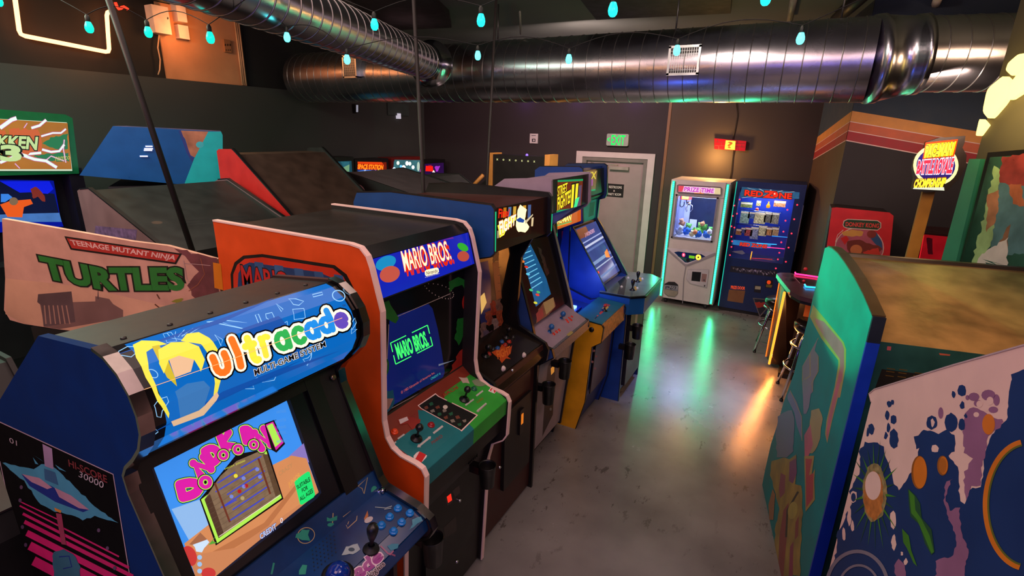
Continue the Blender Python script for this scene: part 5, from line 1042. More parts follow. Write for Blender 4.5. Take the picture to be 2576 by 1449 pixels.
a.poly([(96, 740), (180, 733), (182, 760), (240, 758), (240, 745), (275, 752), (285, 765), (310, 780), (310, 800), (150, 828), (112, 822)], bd2)
a.poly([(96, 740), (180, 733), (190, 810), (110, 822), (104, 768), (94, 760)], bd); a.line([(246, 752), (247, 722), (248, 752)], 2, bd)
for i in range(6): a.line([(112+i*11, 768), (116+i*12, 815)], 3, M('#a8806c', .55)); a.h -= a.eps
a.up(); a.poly([(162, 594), (458, 638), (443, 665), (178, 628)], M('#0c0808')); a.poly([(168, 599), (451, 641), (440, 660), (181, 624)], M('#b03028', .5))
a.text('TEENAGE MUTANT NINJA', [(176, 603), (444, 643), (438, 658), (184, 620)], M('#d8b4a8', .5), offset=.025)
def arc(u, v): return u, v - .42*math.sin(PI*min(1, max(0, u)))*(1-.2*u)+.28
tg = M('#247a2c', .5); a.text('TURTLES', [(104, 655), (458, 690), (462, 742), (120, 707)], tg, offset=.05, outl=((.10, M('#0a1408')),), warp=lambda u, v: (u, v*(1.0) + .0 + (.34*(1-2*abs(u-.42)))*-1+.22))
a.line([(505, 650), (515, 690), (498, 716), (475, 732)], 2, M('#8a5038', .5)); a.line([(462, 655), (470, 700), (478, 712)], 2, M('#b09088', .5)); a.line([(465, 662), (530, 668)], 1.5, M('#b09088', .5))
a.blob([(432, 760), (450, 750), (462, 752), (455, 765)], M('#8a8a30', .5), 2, 6, 4); a.line([(395, 740), (402, 752)], 3, M('#5a3020')); a.line([(390, 765), (404, 776)], 3, M('#5a3020'))
mb.build('side_panel', T)
tz = min(v for u, v in uv[:3]); mb = MB(); mb.prism([(-1.06, .06), (-.1, .06), (-.1, 1.55), (-1.0, 1.70), (-1.06, 1.5)], 'Y', .02, .40, M('#0d0b0b', .6)); mb.build('body', T)
mb = MB(); mb.prism([(u_, v_-(.32 if v_ > 1.5 else 0)) for u_, v_ in uv], 'Y', .38, .40, M('#3a2c28', .55)); mb.build('side_panel', T)
mb = MB(); mb.box((-1.10, 0, 0), (-.02, .02, uv[9][1]), M('#0d0b0b', .6)); mb.box((-1.05, .02, 0), (-.06, .38, .06), BLK()); mb.build('base', T)
# ------------------------------------------------------------------ second row, backs toward us
def back_cab(label, y0, y1, prof, m_side, m_back, m_edge=None, extra=None):
    T = Thing('arcade_cabinet', label, 'arcade cabinet', (-3.7, (y0+y1)/2, 0)); mb = MB(); mb.prism(prof, 'Y', y0, y0+.02, m_side); mb.build('side_panel', T)
    mb = MB(); mb.prism(prof, 'Y', y1-.02, y1, m_side); mb.build('side_panel', T)
    c = [sum(p[0] for p in prof)/len(prof), sum(p[1] for p in prof)/len(prof)]
    ins = [(x+(c[0]-x)*.02, z_+(c[1]-z_)*.015 if z_ > .02 else .0) for x, z_ in prof]
    mb = MB(); mb.prism(ins, 'Y', y0+.02, y1-.02, m_back)
    if extra: extra(mb)
    mb.build('body', T)
    ch = [p for p in prof if p[1] > 1.0]
    for ya in (y0, y1-.02): trim_mb(ch, ya-.002, ya+.022, m_edge or BLK(.5), .004).build('edge_trim', T)
    return T
XT = -3.85
def bprof(zt, zs, xs=-3.25, ft=.18, fx=-4.1):
    return [(fx-.0, 0), (fx, zt-.1), (XT-ft, zt), (XT, zt), (xs, zs), (xs, 0)]
# grey side, black slanted back
p_ = at(222, 474, 'X', XT); q_ = at(580, 470, 'X', XT)
def vents(mb, y0, y1, zt, zs):
    pass
yA, yB = p_.y+.0, q_.y
T = Thing('arcade_cabinet', 'low cabinet with mauve-grey side and black slanted back in front of the blue hood', 'arcade cabinet', (-3.7, (yA+yB)/2, 0))
P = Plane(T, (0, yA, 0), (1, 0, 0), (0, 0, 1)); tp = [P.px(*p) for p in ((194, 480), (200, 476), (222, 474), (260, 505), (428, 640))]
lowx = max(tp[4][0], -3.0); pr = [(tp[0][0], 0)]+tp[:4]+[(tp[4][0], tp[4][1]), (tp[4][0], 0)]
gs = M('#6a4c52', .55); mb = MB(); mb.prism(pr, 'Y', yA, yA+.02, gs); a = Art(mb, P); a.poly([(240, 568), (345, 578), (342, 604), (238, 590)], M('#5a4068', .6, var=.4, scale=30)); mb.build('side_panel', T)
mb = MB(); mb.prism(pr, 'Y', yB-.02, yB, gs); mb.build('side_panel', T)
kb = M('#1a1d1c', .42, var=.25); s0, s1 = tp[2], tp[4]
mb = MB(); mb.prism([(pr[0][0]+.02, 0), (tp[0][0]+.02, tp[0][1]-.02), (s0[0], s0[1]-.012), (s1[0]-.01, s1[1]-.01), (s1[0]-.01, 0)], 'Y', yA+.02, yB-.02, kb)
S = Curve(T, [(s0[0], s0[1]-.012), (s1[0]-.01, s1[1]-.01)]); a = Art(mb, S); dk_ = M('#050606', .6)
for (x0, x1, y) in ((470, 530, 549), (468, 535, 556), (466, 532, 563), (555, 625, 544), (552, 628, 551), (550, 622, 558)): a.line([(x0, y+4), (x1, y)], 3.2, dk_); a.h -= a.eps
a.ell((395, 560), 14, 4, M('#3a2a20', .5)); mb.build('body', T)
for ya in (yA, yB-.02): trim_mb([tp[1], tp[2], tp[4]], ya-.002, ya+.022, BLK(.4), .006).build('edge_trim', T)
# red side, dark slanted back
p_ = at(592, 384, 'X', XT); q_ = at(822, 393, 'X', XT); yA2, yB2 = p_.y, q_.y
T = Thing('arcade_cabinet', 'cabinet with bright red side and dark brown slanted back behind the orange one', 'arcade cabinet', (-3.7, (yA2+yB2)/2, 0))
P = Plane(T, (0, yA2, 0), (1, 0, 0), (0, 0, 1)); tp = [P.px(*p) for p in ((545, 380), (550, 375), (583, 375), (592, 384), (737, 548))]
pr = [(tp[0][0]-.02, 0)]+tp+[(tp[4][0], 0)]; rs = M('#b01a18', .5)
for ya in (yA2, yB2-.02): mb = MB(); mb.prism(pr, 'Y', ya, ya+.02, rs if ya == yA2 else M('#141010')); mb.build('side_panel', T)
mb = MB(); mb.prism([(pr[0][0]+.02, 0), (tp[0][0]+.02, tp[1][1]-.03), (tp[3][0], tp[3][1]-.015), (tp[4][0]-.01, tp[4][1]-.01), (tp[4][0]-.01, 0)], 'Y', yA2+.02, yB2-.02, M('#35261e', .5, var=.3)); mb.build('body', T)
for ya in (yA2, yB2-.02): trim_mb([tp[2], tp[3], tp[4], (tp[4][0], .4)], ya-.002, ya+.022, BLK(.4), .008).build('edge_trim', T)
XS1 = tp[4][0]
# black side with pale round logo, grey slanted top
p_ = at(868, 432, 'X', XT); q_ = at(1020, 440, 'X', XT); yA3, yB3 = p_.y, q_.y-.03
T = Thing('arcade_cabinet', 'black-sided cabinet with pink round logo and grey slanted back right of the red one', 'arcade cabinet', (-3.7, (yA3+yB3)/2, 0))
P = Plane(T, (0, yA3, 0), (1, 0, 0), (0, 0, 1)); tp = [P.px(*p) for p in ((860, 432), (868, 431), (1030, 487))]; s1 = tp[2]; s1 = (s1[0], s1[1])
s1 = tuple(Vector(tp[1]).lerp(Vector(s1), 1.15)); pr = [(tp[0][0]-.25, 0), (tp[0][0]-.25, tp[1][1]-.05), tp[0], tp[1], s1, (s1[0], 0)]
mb = MB(); mb.prism(pr, 'Y', yA3, yA3+.02, M('#100d0f', .5)); a = Art(mb, P); a.ring((896, 488), 22, 24, 3, M('#a07078', .5)); a.ell((896, 488), 15, 17, M('#a07078', .5)); a.text('C', [(888, 476), (904, 476), (904, 500), (888, 500)], M('#100d0f')); mb.build('side_panel', T)
mb = MB(); mb.prism(pr, 'Y', yB3-.02, yB3, M('#100d0f', .5)); mb.build('side_panel', T)
mb = MB(); mb.prism([(pr[1][0]+.02, 0), (pr[1][0]+.02, pr[1][1]), (tp[1][0], tp[1][1]-.01), (s1[0]-.01, s1[1]-.01), (s1[0]-.01, 0)], 'Y', yA3+.02, yB3-.02, M('#50474a', .55)); mb.build('body', T)
# dark grey-green slanted back, last
q_ = at(1157, 436, 'X', XT); yA4, yB4 = yB3+.04, q_.y
T = Thing('arcade_cabinet', 'plain cabinet with dark grey-green slanted back, farthest of the back-turned ones', 'arcade cabinet', (-3.7, (yA4+yB4)/2, 0))
P = Plane(T, (0, yB4, 0), (1, 0, 0), (0, 0, 1)); tp = [P.px(*p) for p in ((1110, 434), (1157, 436), (1218, 484))]; s1 = tuple(Vector(tp[1]).lerp(Vector(tp[2]), 1.3)); pr = [(tp[1][0]-.45, 0), (tp[1][0]-.45, tp[1][1]-.02), tp[1], s1, (s1[0], 0)]
for ya in (yA4, yB4-.02): mb = MB(); mb.prism(pr, 'Y', ya, ya+.02, M('#141214', .5)); mb.build('side_panel', T)
mb = MB(); mb.prism([(pr[1][0]+.02, 0), (pr[1][0]+.02, pr[1][1]-.01), (tp[1][0], tp[1][1]-.012), (s1[0]-.01, s1[1]-.01), (s1[0]-.01, 0)], 'Y', yA4+.02, yB4-.02, M('#2c302e', .55)); mb.build('body', T)
# ------------------------------------------------------------------ large blue hooded machine
YH = 0.0
T = Thing('arcade_cabinet', 'large blue and turquoise angular hood standing behind the low grey one', 'arcade cabinet', (-4.15, 2.68, 0), math.radians(58))
P = Plane(T, (0, YH, 0), (1, 0, 0), (0, 0, 1)); hp = [(284, 317), (556, 331), (560, 340), (561, 460), (480, 466), (200, 441)]; uv = [P.px(*p) for p in hp]
mb = MB(); mb.prism(uv, 'Y', YH, YH+.75, M('#084482', .3)); a = Art(mb, P)
a.poly([(556, 331), (560, 340), (561, 460), (463, 465), (488, 400), (524, 331)], M('#12a0aa', .35)); a.poly([(449, 328), (524, 331), (490, 396), (478, 390), (466, 350)], M('#9a6048', .4, var=.5, scale=8)); a.ell((503, 364), 10, 8, M('#38a0b0', .4)); a.poly([(449, 328), (455, 328), (480, 392), (488, 400), (484, 408), (470, 385)], M('#202c70', .4))
mb.build('hood', T)
mb = MB(); xs = [u for u, v in uv]; zb = min(v for u, v in uv); mb.box((uv[5][0]+.15, YH+.04, 0), (-.06, YH+.7, zb), M('#0a0c10', .5)); mb.build('body', T)
mb = MB(); e0 = P.px(353, 467); e1 = P.px(532, 471); mb.box((e0[0], YH-.0, zb-.06), (e1[0], YH+.04, zb-.02), E('#3c9a98', .7)); mb.build('lit_strip', T)
for x0, x1, y in ((366, 384, 368), (363, 385, 374), (362, 383, 378), (352, 372, 393)): u0, v0 = P.px(x0, y); u1, v1 = P.px(x1, y); mb = MB(); mb.box((u0, YH-.01, v0-.005), (u1, YH-.001, v0+.005), E('#d8d8f0', 1.2)); mb.build('light_mark', T)  # white reflections on the hood, put in as glowing bars
# ------------------------------------------------------------------ big-screen fighting cabinet at the left edge
XK = -5.35
T = Thing('arcade_cabinet', 'tall green-framed cabinet with lightning marquee at the left edge', 'arcade cabinet', (XK-.3, 1.5, 0))
P = Plane(T, (XK, 0, 0), (0, 1, 0), (0, 0, 1)); S = P
def yz(px, py): return P.px(px, py)
gf = M('#0f5a34', .25); o1 = [yz(-160, 262), yz(165, 288), yz(183, 297), yz(200, 437), yz(-160, 446)]; i1 = [yz(-160, 290), yz(168, 308), yz(182, 430), yz(-160, 430)]
mb = MB(); mb.prism(o1, 'X', XK-.35, XK-.005, gf); mb.build('marquee_frame', T)
mb = MB(); mb.prism(i1, 'X', XK-.02, XK, E('#c8d8c0', .85, .2)); a = Art(mb, P, base=.001)
z7 = lambda X, Y: (X/4.83, 260+Y/4.83); Z7 = lambda *q: [z7(*p) for p in q]
a.poly(Z7((-500, 160), (820, 240), (870, 800), (-500, 800)), E('#b07030', .75, var=.5, scale=6))
gnn, wl_, pkk = E('#2c7a50', .7), E('#d8e8e0', 1.0), E('#c860a8', .8)
a.blob(Z7((520, 480), (620, 420), (820, 370), (830, 560), (700, 560), (600, 530)), gnn, 2, 6, 1); a.blob(Z7((400, 640), (600, 610), (830, 600), (840, 700), (600, 700)), gnn, 2, 6, 2); a.blob(Z7((-300, 500), (0, 560), (20, 700), (-300, 740)), gnn, 2, 6, 2)
for p, w in (([(0, 300), (140, 200), (200, 180)], 22), ([(380, 300), (480, 270), (560, 200)], 14), ([(500, 400), (640, 360), (740, 360), (800, 310)], 9), ([(510, 560), (620, 590), (720, 580), (780, 500)], 12), ([(0, 720), (240, 620), (420, 680), (560, 700), (690, 780)], 16), ([(200, 500), (300, 620), (500, 600)], 14), ([(780, 440), (770, 560), (800, 720)], 3), ([(560, 690), (620, 640), (780, 700)], 3), ([(180, 730), (240, 790)], 2), ([(330, 240), (290, 300)], 2)):
    a.line(Z7(*p), w*.42+2.5, pkk); a.line(Z7(*p), w*.42, wl_); a.h -= 2*a.eps
a.up(3); a.blob(Z7((110, 310), (230, 300), (240, 330), (300, 300), (340, 320), (460, 320), (490, 400), (510, 480), (500, 590), (380, 580), (340, 620), (270, 600), (200, 520), (120, 420)), E('#c86038', .8), 1.5, 6, 3); a.blob(Z7((-60, 330), (60, 330), (70, 420), (-60, 430)), E('#c86038', .8), 1.5, 6, 3)
kk = M('#14180c', .3); lg = E('#b8d090', .9)
a.text('TEKKEN', [z7(-235, 385), z7(455, 415), z7(440, 560), z7(-240, 495)], lg, offset=.04, outl=((.10, kk),)); a.text('3', [z7(25, 515), z7(220, 515), z7(240, 700), z7(30, 690)], lg, offset=.05, outl=((.10, kk),)); a.text('namco', [z7(670, 650), z7(850, 640), z7(850, 680), z7(675, 700)], E('#c8c060', .8))
mb.build('marquee', T)
mb = MB(); s = [yz(-160, 450), yz(160, 452), yz(190, 560), yz(-160, 560)]; sx = XK-.12
P2 = Plane(T, (sx, 0, 0), (0, 1, 0), (0, 0, 1)); uv = [P2.px(*p) for p in ((-160, 450), (135, 455), (152, 548), (160, 570), (-160, 600))]
mb.prism(uv, 'X', sx-.05, sx, E('#0818a0', .7)); a = Art(mb, P2, base=.001)
a.poly(Z7((-400, 900), (0, 950), (240, 1085), (400, 1070), (660, 1100), (740, 1440), (-400, 1440)), E('#141c40', .6, var=.5, scale=5)); a.poly(Z7((0, 945), (600, 945), (650, 1040), (580, 1100), (370, 1080), (240, 1085)), E('#1020e0', .95))
a.poly(Z7((-200, 1360), (290, 1340), (720, 1330), (750, 1440), (-200, 1440)), E('#4878c0', .8, var=.5, scale=15)); a.poly(Z7((10, 1100), (100, 1100), (150, 1140), (60, 1200), (10, 1200)), E('#3880e0', .9))
# plain coloured shapes for the moving picture
a.poly(Z7((0, 1230), (110, 1190), (200, 1180), (370, 1165), (400, 1220), (290, 1260), (270, 1385), (90, 1380)), E('#e05820', .9)); a.ell(z7(165, 1190), 11, 10, E('#806850', .8)); a.blob(Z7((370, 1040), (440, 1010), (540, 1120), (550, 1200), (510, 1190), (460, 1130), (400, 1160)), E('#803028', .8), 1, 5, 3)
mb.build('screen', T)
mb = MB(); r_ = P2.px(163, 455)[0]; mb.box((XK-.85, -.2, 0), (sx-.05, r_+.06, 1.97), M('#0c0c14', .4)); mb.box((sx-.05, r_-.0, 1.3), (XK-.02, r_+.10, 1.97), M('#14101c', .35)); mb.box((sx-.05, -.2, .5), (XK+.05, r_+.1, 1.25), M('#0c0c10', .4)); mb.build('body', T)
# ------------------------------------------------------------------ pinball machines along the left wall
def pinball(label, px, th, art, side='#141014', x=-5.85):
    P0 = Plane(WT, (x, 0, 0), (0, 1, 0), (0, 0, 1)); y0, zt = P0.px(px[0], px[1]); y1, _b = P0.px(px[2], px[1]); zb = zt-.42
    T = Thing('pinball_machine', label, 'pinball machine', (x-.1, (y0+y1)/2, 0), group='pinball machines along the left wall')
    mb = MB(); mb.box((x-.30, y0, zt-.72), (x-.004, y1, zt), M(side, .45)); mb.build('backbox', T)
    P = Plane(T, (x, 0, 0), (0, 1, 0), (0, 0, 1)); mb = MB(); mb.box((x-.01, y0+.05, zt-.66), (x, y1-.05, zt-.06), E(th, .7)); a = Art(mb, P, base=.001); art(a); mb.build('backglass', T)
    mb = MB(); mb.prism([(x-.25, .62), (x-.25, zt-.73), (x+.02, zt-.73), (x+.75, .95), (x+.75, .70)], 'Y', y0+.04, y1-.04, M('#181318', .4)); mb.build('playfield_cabinet', T)
    for sx in (x-.2, x+.70):
        for sy in (y0+.07, y1-.07): mb = MB(); mb.box((sx-.02, sy-.02, 0), (sx+.02, sy+.02, .72), CHR()); mb.build('leg', T)
z8 = lambda X, Y: (780+X/5.6, 360+Y/5.6); Z8 = lambda *q: [z8(*p) for p in q]
pinball('pinball machine with teal sky backglass, leftmost along the left wall', (790, 398, 890), '#1c5060', lambda a: (a.poly(Z8((430, 260), (555, 262), (550, 402), (500, 400)), E('#2c6c7c', .8, var=.5, scale=10)), a.poly(Z8((470, 340), (555, 300), (552, 402), (500, 400)), E('#78a880', .8))))
pinball('pinball machine with glowing orange lettered backglass against the left wall', (893, 402, 977), '#802010', lambda a: (a.poly(Z8((670, 262), (1010, 268), (1030, 300), (670, 290)), E('#e04010', 1.0)), a.poly(Z8((665, 370), (1030, 375), (1015, 425), (665, 425)), E('#203878', .8)), a.text('SPACE STATION', [z8(675, 300), z8(1030, 310), z8(1025, 370), z8(672, 362)], E('#ff7818', 1.6), offset=.05, outl=((.12, E('#c02008', 1.1)),)), a.ell(z8(775, 395), 3, 4, E('#ffffff', 1.5)), a.ell(z8(925, 400), 3, 4, E('#f0a0ff', 1.5)), a.ell(z8(965, 400), 3.5, 5, E('#ffe040', 1.6)), a.line(Z8((680, 400), (760, 385), (850, 385), (900, 400)), 2, E('#5080e0', 1.0))))
pinball('red-sided pinball machine with bright white and teal backglass', (985, 397, 1060), '#2c5060', lambda a: (a.poly(Z8((1190, 235), (1550, 240), (1545, 405), (1165, 390)), E('#3c7078', .9, var=.8, scale=14)), [a.ell(z8(x, y), 3+r, 4+r*1.5, E(c, 1.6)) for x, y, r, c in ((1238, 280, .5, '#fff8d0'), (1318, 350, 2, '#ffffff'), (1365, 285, 1, '#ffffff'), (1405, 290, .5, '#fffbe0'), (1450, 340, .5, '#ffffff'), (1185, 370, 1, '#c0e0ff'), (1280, 330, 0, '#60b0ff'))], a.ell(z8(1525, 330), 3.5, 12, E('#b0c8b8', 1.0)), a.line(Z8((1250, 400), (1400, 398)), 2, E('#d0e020', 1.4))), '#6a1414')
pinball('pinball machine with purple and red backglass, nearest the room corner', (1064, 404, 1120), '#30104c', lambda a: (a.poly(Z8((1630, 320), (1730, 325), (1735, 400), (1625, 395)), E('#e01c10', 1.2)), a.text('GAME', [z8(1665, 308), z8(1710, 308), z8(1712, 325), z8(1665, 325)], E('#e01c10', 1.0)), a.blob(Z8((1750, 330), (1830, 320), (1800, 400), (1770, 395)), E('#a030c0', 1.0), 1, 4, 2), a.poly(Z8((1720, 410), (1740, 380), (1760, 412)), E('#fff8d0', 1.6)), a.blob(Z8((1555, 330), (1580, 330), (1575, 410), (1545, 405)), E('#a030a0', .9), 1, 4, 2)))
# ------------------------------------------------------------------ dark game with timber edges near the back wall
T = Thing('bowling_game', 'tall black panel game with light timber edges left of the door', 'arcade game', (-3.7, 6.9, 0))
YS = 6.8; P = Plane(T, (0, YS, 0), (1, 0, 0), (0, 0, 1)); x0, zt = P.px(1240, 388); x1, _z = P.px(1372, 391)
mb = MB(); mb.box((x0, YS, 0), (x1, YS+.25, zt), M('#0c0a0a', .5)); a = Art(mb, P)
for i, c in enumerate('XOROREN'): a.text('o' if i % 2 else 'x', [(1249+i*15.5, 399+i*.9), (1253+i*15.5, 399+i*.9), (1253+i*15.5, 403+i*.9), (1249+i*15.5, 403+i*.9)], E('#c8d090', 1.0), offset=.02); a.h -= 2*a.eps
mb.build('back_panel', T); tb = M('#b8843c', .5)
mb = MB(); mb.box((x0-.07, YS-.02, 0), (x0, YS+.27, zt+.02), tb); mb.build('timber_edge', T); mb = MB(); mb.box((x1, YS-.02, 0), (x1+.08, YS+.27, zt+.03), tb); mb.build('timber_edge', T)
mb = MB(); g0 = P.px(1218, 440); g1 = P.px(1188, 470); mb.tube([(g0[0], YS-.03, g0[1]), (g1[0]-.1, YS-.03, g1[1]-.1)], .03, tb, 4); mb.prism([(x0-.07, zt-.35), (x0-.07, .5), (g1[0]-.3, .5), (g1[0]-.1, g1[1]-.12)], 'Y', YS, YS+.2, M('#0c0a0a', .5)); mb.build('ramp', T)
mb = MB(); k0, kz = P.px(1324, 390); mb.ball((k0, YS+.02, zt+.01), .02, E('#8060ff', 2.0)); mb.build('light_mark', T)
# ------------------------------------------------------------------ dark low cabinet in the corner of the view
T = Thing('arcade_cabinet', 'dark low cabinet with brown panel at the lower left corner, behind the nearest blue one', 'arcade cabinet', (-2.900, .45, 0))
for ya in (.12, .76):
    mb = MB(); mb.prism([(-3.300, 0), (-3.300, 1.30), (-3.050, 1.30), (-2.850, 1.02), (-2.460, .92), (-2.420, .80), (-2.500, .0)], 'Y', ya, ya+.02, M('#0a0809', .5)); mb.build('side_panel', T)
mb = MB(); mb.prism([(-3.280, .02), (-3.280, 1.28), (-3.060, 1.28), (-2.860, 1.0), (-2.480, .90), (-2.440, .80), (-2.520, .02)], 'Y', .14, .76, M('#0d0a0b', .5)); mb.build('body', T)
mb = MB(); mb.slab((-2.850, 1.005), (-2.470, .905), .14, .76, .01, M('#2c1a1a', .75, var=.3), .006); mb.build('control_panel', T)
# ================================================================== PRIZE MACHINES AT THE BACK
z6 = lambda X, Y: (1600+X/3.292, 420+Y/3.292); Z6 = lambda *q: [z6(*p) for p in q]
YF = 7.30; XA, XB, ZT = -1.515, -.755, 1.775
T = Thing('claw_machine', 'white claw machine with green lit edges against the back wall', 'claw machine', (-1.13, 7.65, 0))
whm = M('#bcb4b4', .35, var=.05); D = .72
WZ0, WZ1 = .99, 1.56; WX0, WX1 = XA+.085, XB-.12
mb = MB(); mb.prism([(XA+.07, .08), (XB-.055, .08), (XB-.055, WZ0-.02), (XA+.07, WZ0-.02)], 'Y', YF+.01, YF+D, whm)
mb.box((XA+.07, YF+.01, WZ1+.015), (XB-.055, YF+D, ZT), whm)
mb.box((XA, YF+.03, .08), (XA+.07, YF+D, ZT), whm); mb.box((XB-.055, YF+.03, .08), (XB, YF+D, ZT), whm)
mb.box((XA+.07, YF+D-.02, WZ0-.02), (XB-.055, YF+D, WZ1+.02), M('#1c2440', .3)); mb.box((XA+.07, YF+.02, WZ0-.02), (WX0, YF+.05, WZ1+.015), whm); mb.box((WX1, YF+.02, WZ0-.02), (XB-.055, YF+.05, WZ1+.015), whm)
mb.build('cabinet_body', T)
fr = M('#8e8a94', .3, .3); mb = MB(); t_ = .022
mb.box((WX0, YF, WZ0-.02), (WX0+t_, YF+.02, WZ1+.02), fr); mb.box((WX1-t_, YF, WZ0-.02), (WX1, YF+.02, WZ1+.02), fr); mb.box((WX0, YF, WZ0-.02), (WX1, YF+.02, WZ0), fr); mb.box((WX0, YF, WZ1), (WX1, YF+.02, WZ1+.02), fr); mb.build('window_frame', T)
mb = MB(); mb.box((WX0+t_, YF+.008, WZ0), (WX1-t_, YF+.012, WZ1), glass_mat()); mb.build('window_glass', T)
for x in (XA+.035, XB-.0275):
    mb = MB(); mb.box((x-.016, YF+.005, .10), (x+.016, YF+.03, ZT-.02), M('#60d0a0', .4)); 
    em = E('#30ffb0', 6.0)
    for i in range(64): zc_ = .12+i*(ZT-.16)/63; mb.box((x-.009, YF-.001, zc_-.0085), (x+.009, YF+.006, zc_+.0085), em)
    mb.box((x-.014, YF+.003, .10), (x+.014, YF+.006, ZT-.02), E('#10e080', 3.0)); mb.build('led_strip', T)
lamp('led_glow', 'AREA', (XA-.05, YF-.02, .9), 5, (.05, 1.0, .38), .05, target=(-3.2, 8.2, 1.0), size_y=1.6)
for x, e_ in ((XA-.06, 5), (XB+.0, 5)): lamp('led_glow', 'AREA', (x+(0 if x < -1 else .0), YF-.05, .95), e_, (.05, 1.0, .38), .04, target=(x, 0, .5), size_y=1.6)
# marquee
P = Plane(T, (0, YF+.008, 0), (1, 0, 0), (0, 0, 1)); mb = MB(); q = [P.px(*p) for p in Z6((340, 150), (355, 143), (700, 165), (712, 175), (706, 230), (692, 240), (348, 215), (338, 205))]
mb.prism(q, 'Y', YF-.004, YF+.01, M('#6a6068', .3)); P = Plane(T, (0, YF-.004, 0), (1, 0, 0), (0, 0, 1)); a = Art(mb, P)
a.poly(Z6((352, 155), (700, 175), (700, 228), (350, 205)), E('#d890b0', .95, var=.3, scale=12)); a.poly(Z6((352, 155), (400, 158), (380, 205), (350, 203)), E('#d84858', .9)); a.poly(Z6((620, 170), (700, 175), (700, 228), (600, 222)), E('#d8c898', .9)); a.poly(Z6((480, 208), (560, 212), (560, 222), (480, 217)), E('#e88030', .9))
a.text('PRIZE TIME', [z6(402, 166), z6(648, 182), z6(642, 216), z6(398, 200)], E('#c040b8', 1.0), offset=.04, outl=((.12, E('#f0e0f0', 1.0)),)); mb.build('marquee', T)
# control shield
P = Plane(T, (0, YF+.004, 0), (1, 0, 0), (0, 0, 1)); mb = MB(); a = Art(mb, P, base=.001, eps=.0001)
a.poly(Z6((245, 672), (660, 712), (660, 725), (430, 815), (400, 812)), M('#8d8790', .35)); a.poly(Z6((255, 668), (655, 708), (425, 806), (405, 803)), M('#c0bac4', .35))
a.poly(Z6((315, 705), (350, 700), (540, 722), (575, 742), (540, 755), (430, 792), (405, 790)), M('#142c60', .25)); a.poly(Z6((340, 735), (430, 760), (470, 775), (420, 788)), M('#2a5a50', .3)); a.ell(z6(394, 728), 4, 5, E('#ff4068', 1.6)); a.ell(z6(394, 728), 1.5, 2, E('#ffd0d8', 1.6)); a.poly(Z6((440, 732), (486, 738), (484, 760), (438, 754)), E('#70c020', 1.0)); a.ell(z6(516, 748), 7, 7, E('#ffb838', 2.6)); a.ell(z6(516, 748), 2.2, 2.2, M('#403018')); a.ell(z6(430, 772), 4.5, 4.5, M('#1c1c24', .3))
mb.build('control_shield', T)
# coin door and prize flap
mb = MB(); a = Art(mb, P, base=.001, eps=.0001); a.poly(Z6((428, 845), (605, 848), (585, 1000), (445, 965), (415, 930)), M('#a49ea4', .35)); a.poly(Z6((432, 850), (600, 852), (582, 994), (450, 960), (420, 928)), M('#b4aeb4', .35)); a.poly(Z6((466, 866), (540, 872), (530, 950), (458, 942)), M('#0e1012', .3)); a.poly(Z6((546, 882), (588, 888), (578, 955), (540, 948)), M('#8a6a68', .4)); a.poly(Z6((558, 930), (572, 932), (570, 946), (556, 943)), M('#484048')); a.ell(z6(568, 984), 2, 2, M('#303030')); a.line(Z6((412, 825), (395, 920), (385, 1130)), 1.6, M('#7d7880', .4)); a.line(Z6((262, 690), (412, 825)), 1.2, M('#8d8890', .4)); a.line(Z6((412, 825), (650, 730)), 1.2, M('#8d8890', .4)); mb.build('coin_door', T)
mb = MB(); a = Art(mb, P, base=.001, eps=.0001); a.poly(Z6((236, 968), (270, 950), (320, 952), (348, 975), (346, 1050), (320, 1075), (265, 1070), (234, 1045)), M('#26242a', .3)); a.poly(Z6((238, 975), (346, 985), (345, 1030), (300, 1020), (236, 1010)), M('#707480', .3)); a.poly(Z6((236, 1012), (300, 1022), (345, 1030), (344, 1050), (320, 1073), (266, 1068), (236, 1044)), M('#8a8478', .35)); a.text('PRIZE', [z6(245, 985), z6(340, 992), z6(338, 1012), z6(243, 1005)], M('#20283c'), offset=.04, outl=((.1, M('#c0bcc4')),)); mb.build('prize_flap', T)
for x in (XA+.1, XB-.1): mb = MB(); mb.lathe([(0, -.018), (.035, -.018), (.035, .018), (0, .018)], (x, YF+.08, .036), M('#28282c', .5), (1, 0, 0)); mb.box((x-.02, YF+.06, .05), (x+.02, YF+.1, .085), CHR()); mb.build('caster', T)
for x in (XA+.1, XB-.1): mb = MB(); mb.lathe([(0, -.018), (.035, -.018), (.035, .018), (0, .018)], (x, YF+D-.08, .036), M('#28282c', .5), (1, 0, 0)); mb.box((x-.02, YF+D-.1, .05), (x+.02, YF+D-.06, .085), CHR()); mb.build('caster', T)
# interior
mb = MB(); mb.box((WX0+.02, YF+.25, WZ1-.03), (WX1-.02, YF+.29, WZ1), M('#c0c0c8', .3, .5)); mb.box((WX0+.03, YF+.20, WZ1-.07), (WX0+.16, YF+.34, WZ1-.005), M('#b83838', .4)); mb.box((WX0+.05, YF+.195, WZ1-.06), (WX0+.14, YF+.20, WZ1-.02), M('#d8b040', .4)); mb.tube([(WX0+.10, YF+.27, WZ1-.07), (WX0+.12, YF+.27, WZ1-.16)], .006, M('#101010')); pts = [(WX0+.05+.03*math.cos(t), YF+.25, WZ1-.13-.05*math.sin(t)) for t in [i*PI/6 for i in range(-1, 8)]]; mb.tube(pts, .006, M('#101018', .4)); mb.build('gantry', T)
mb = MB(); c = Vector((WX0+.14, YF+.27, WZ1-.13)); mb.lathe([(0, .03), (.02, .03), (.03, 0), (.02, -.02), (0, -.02)], c, CHR())
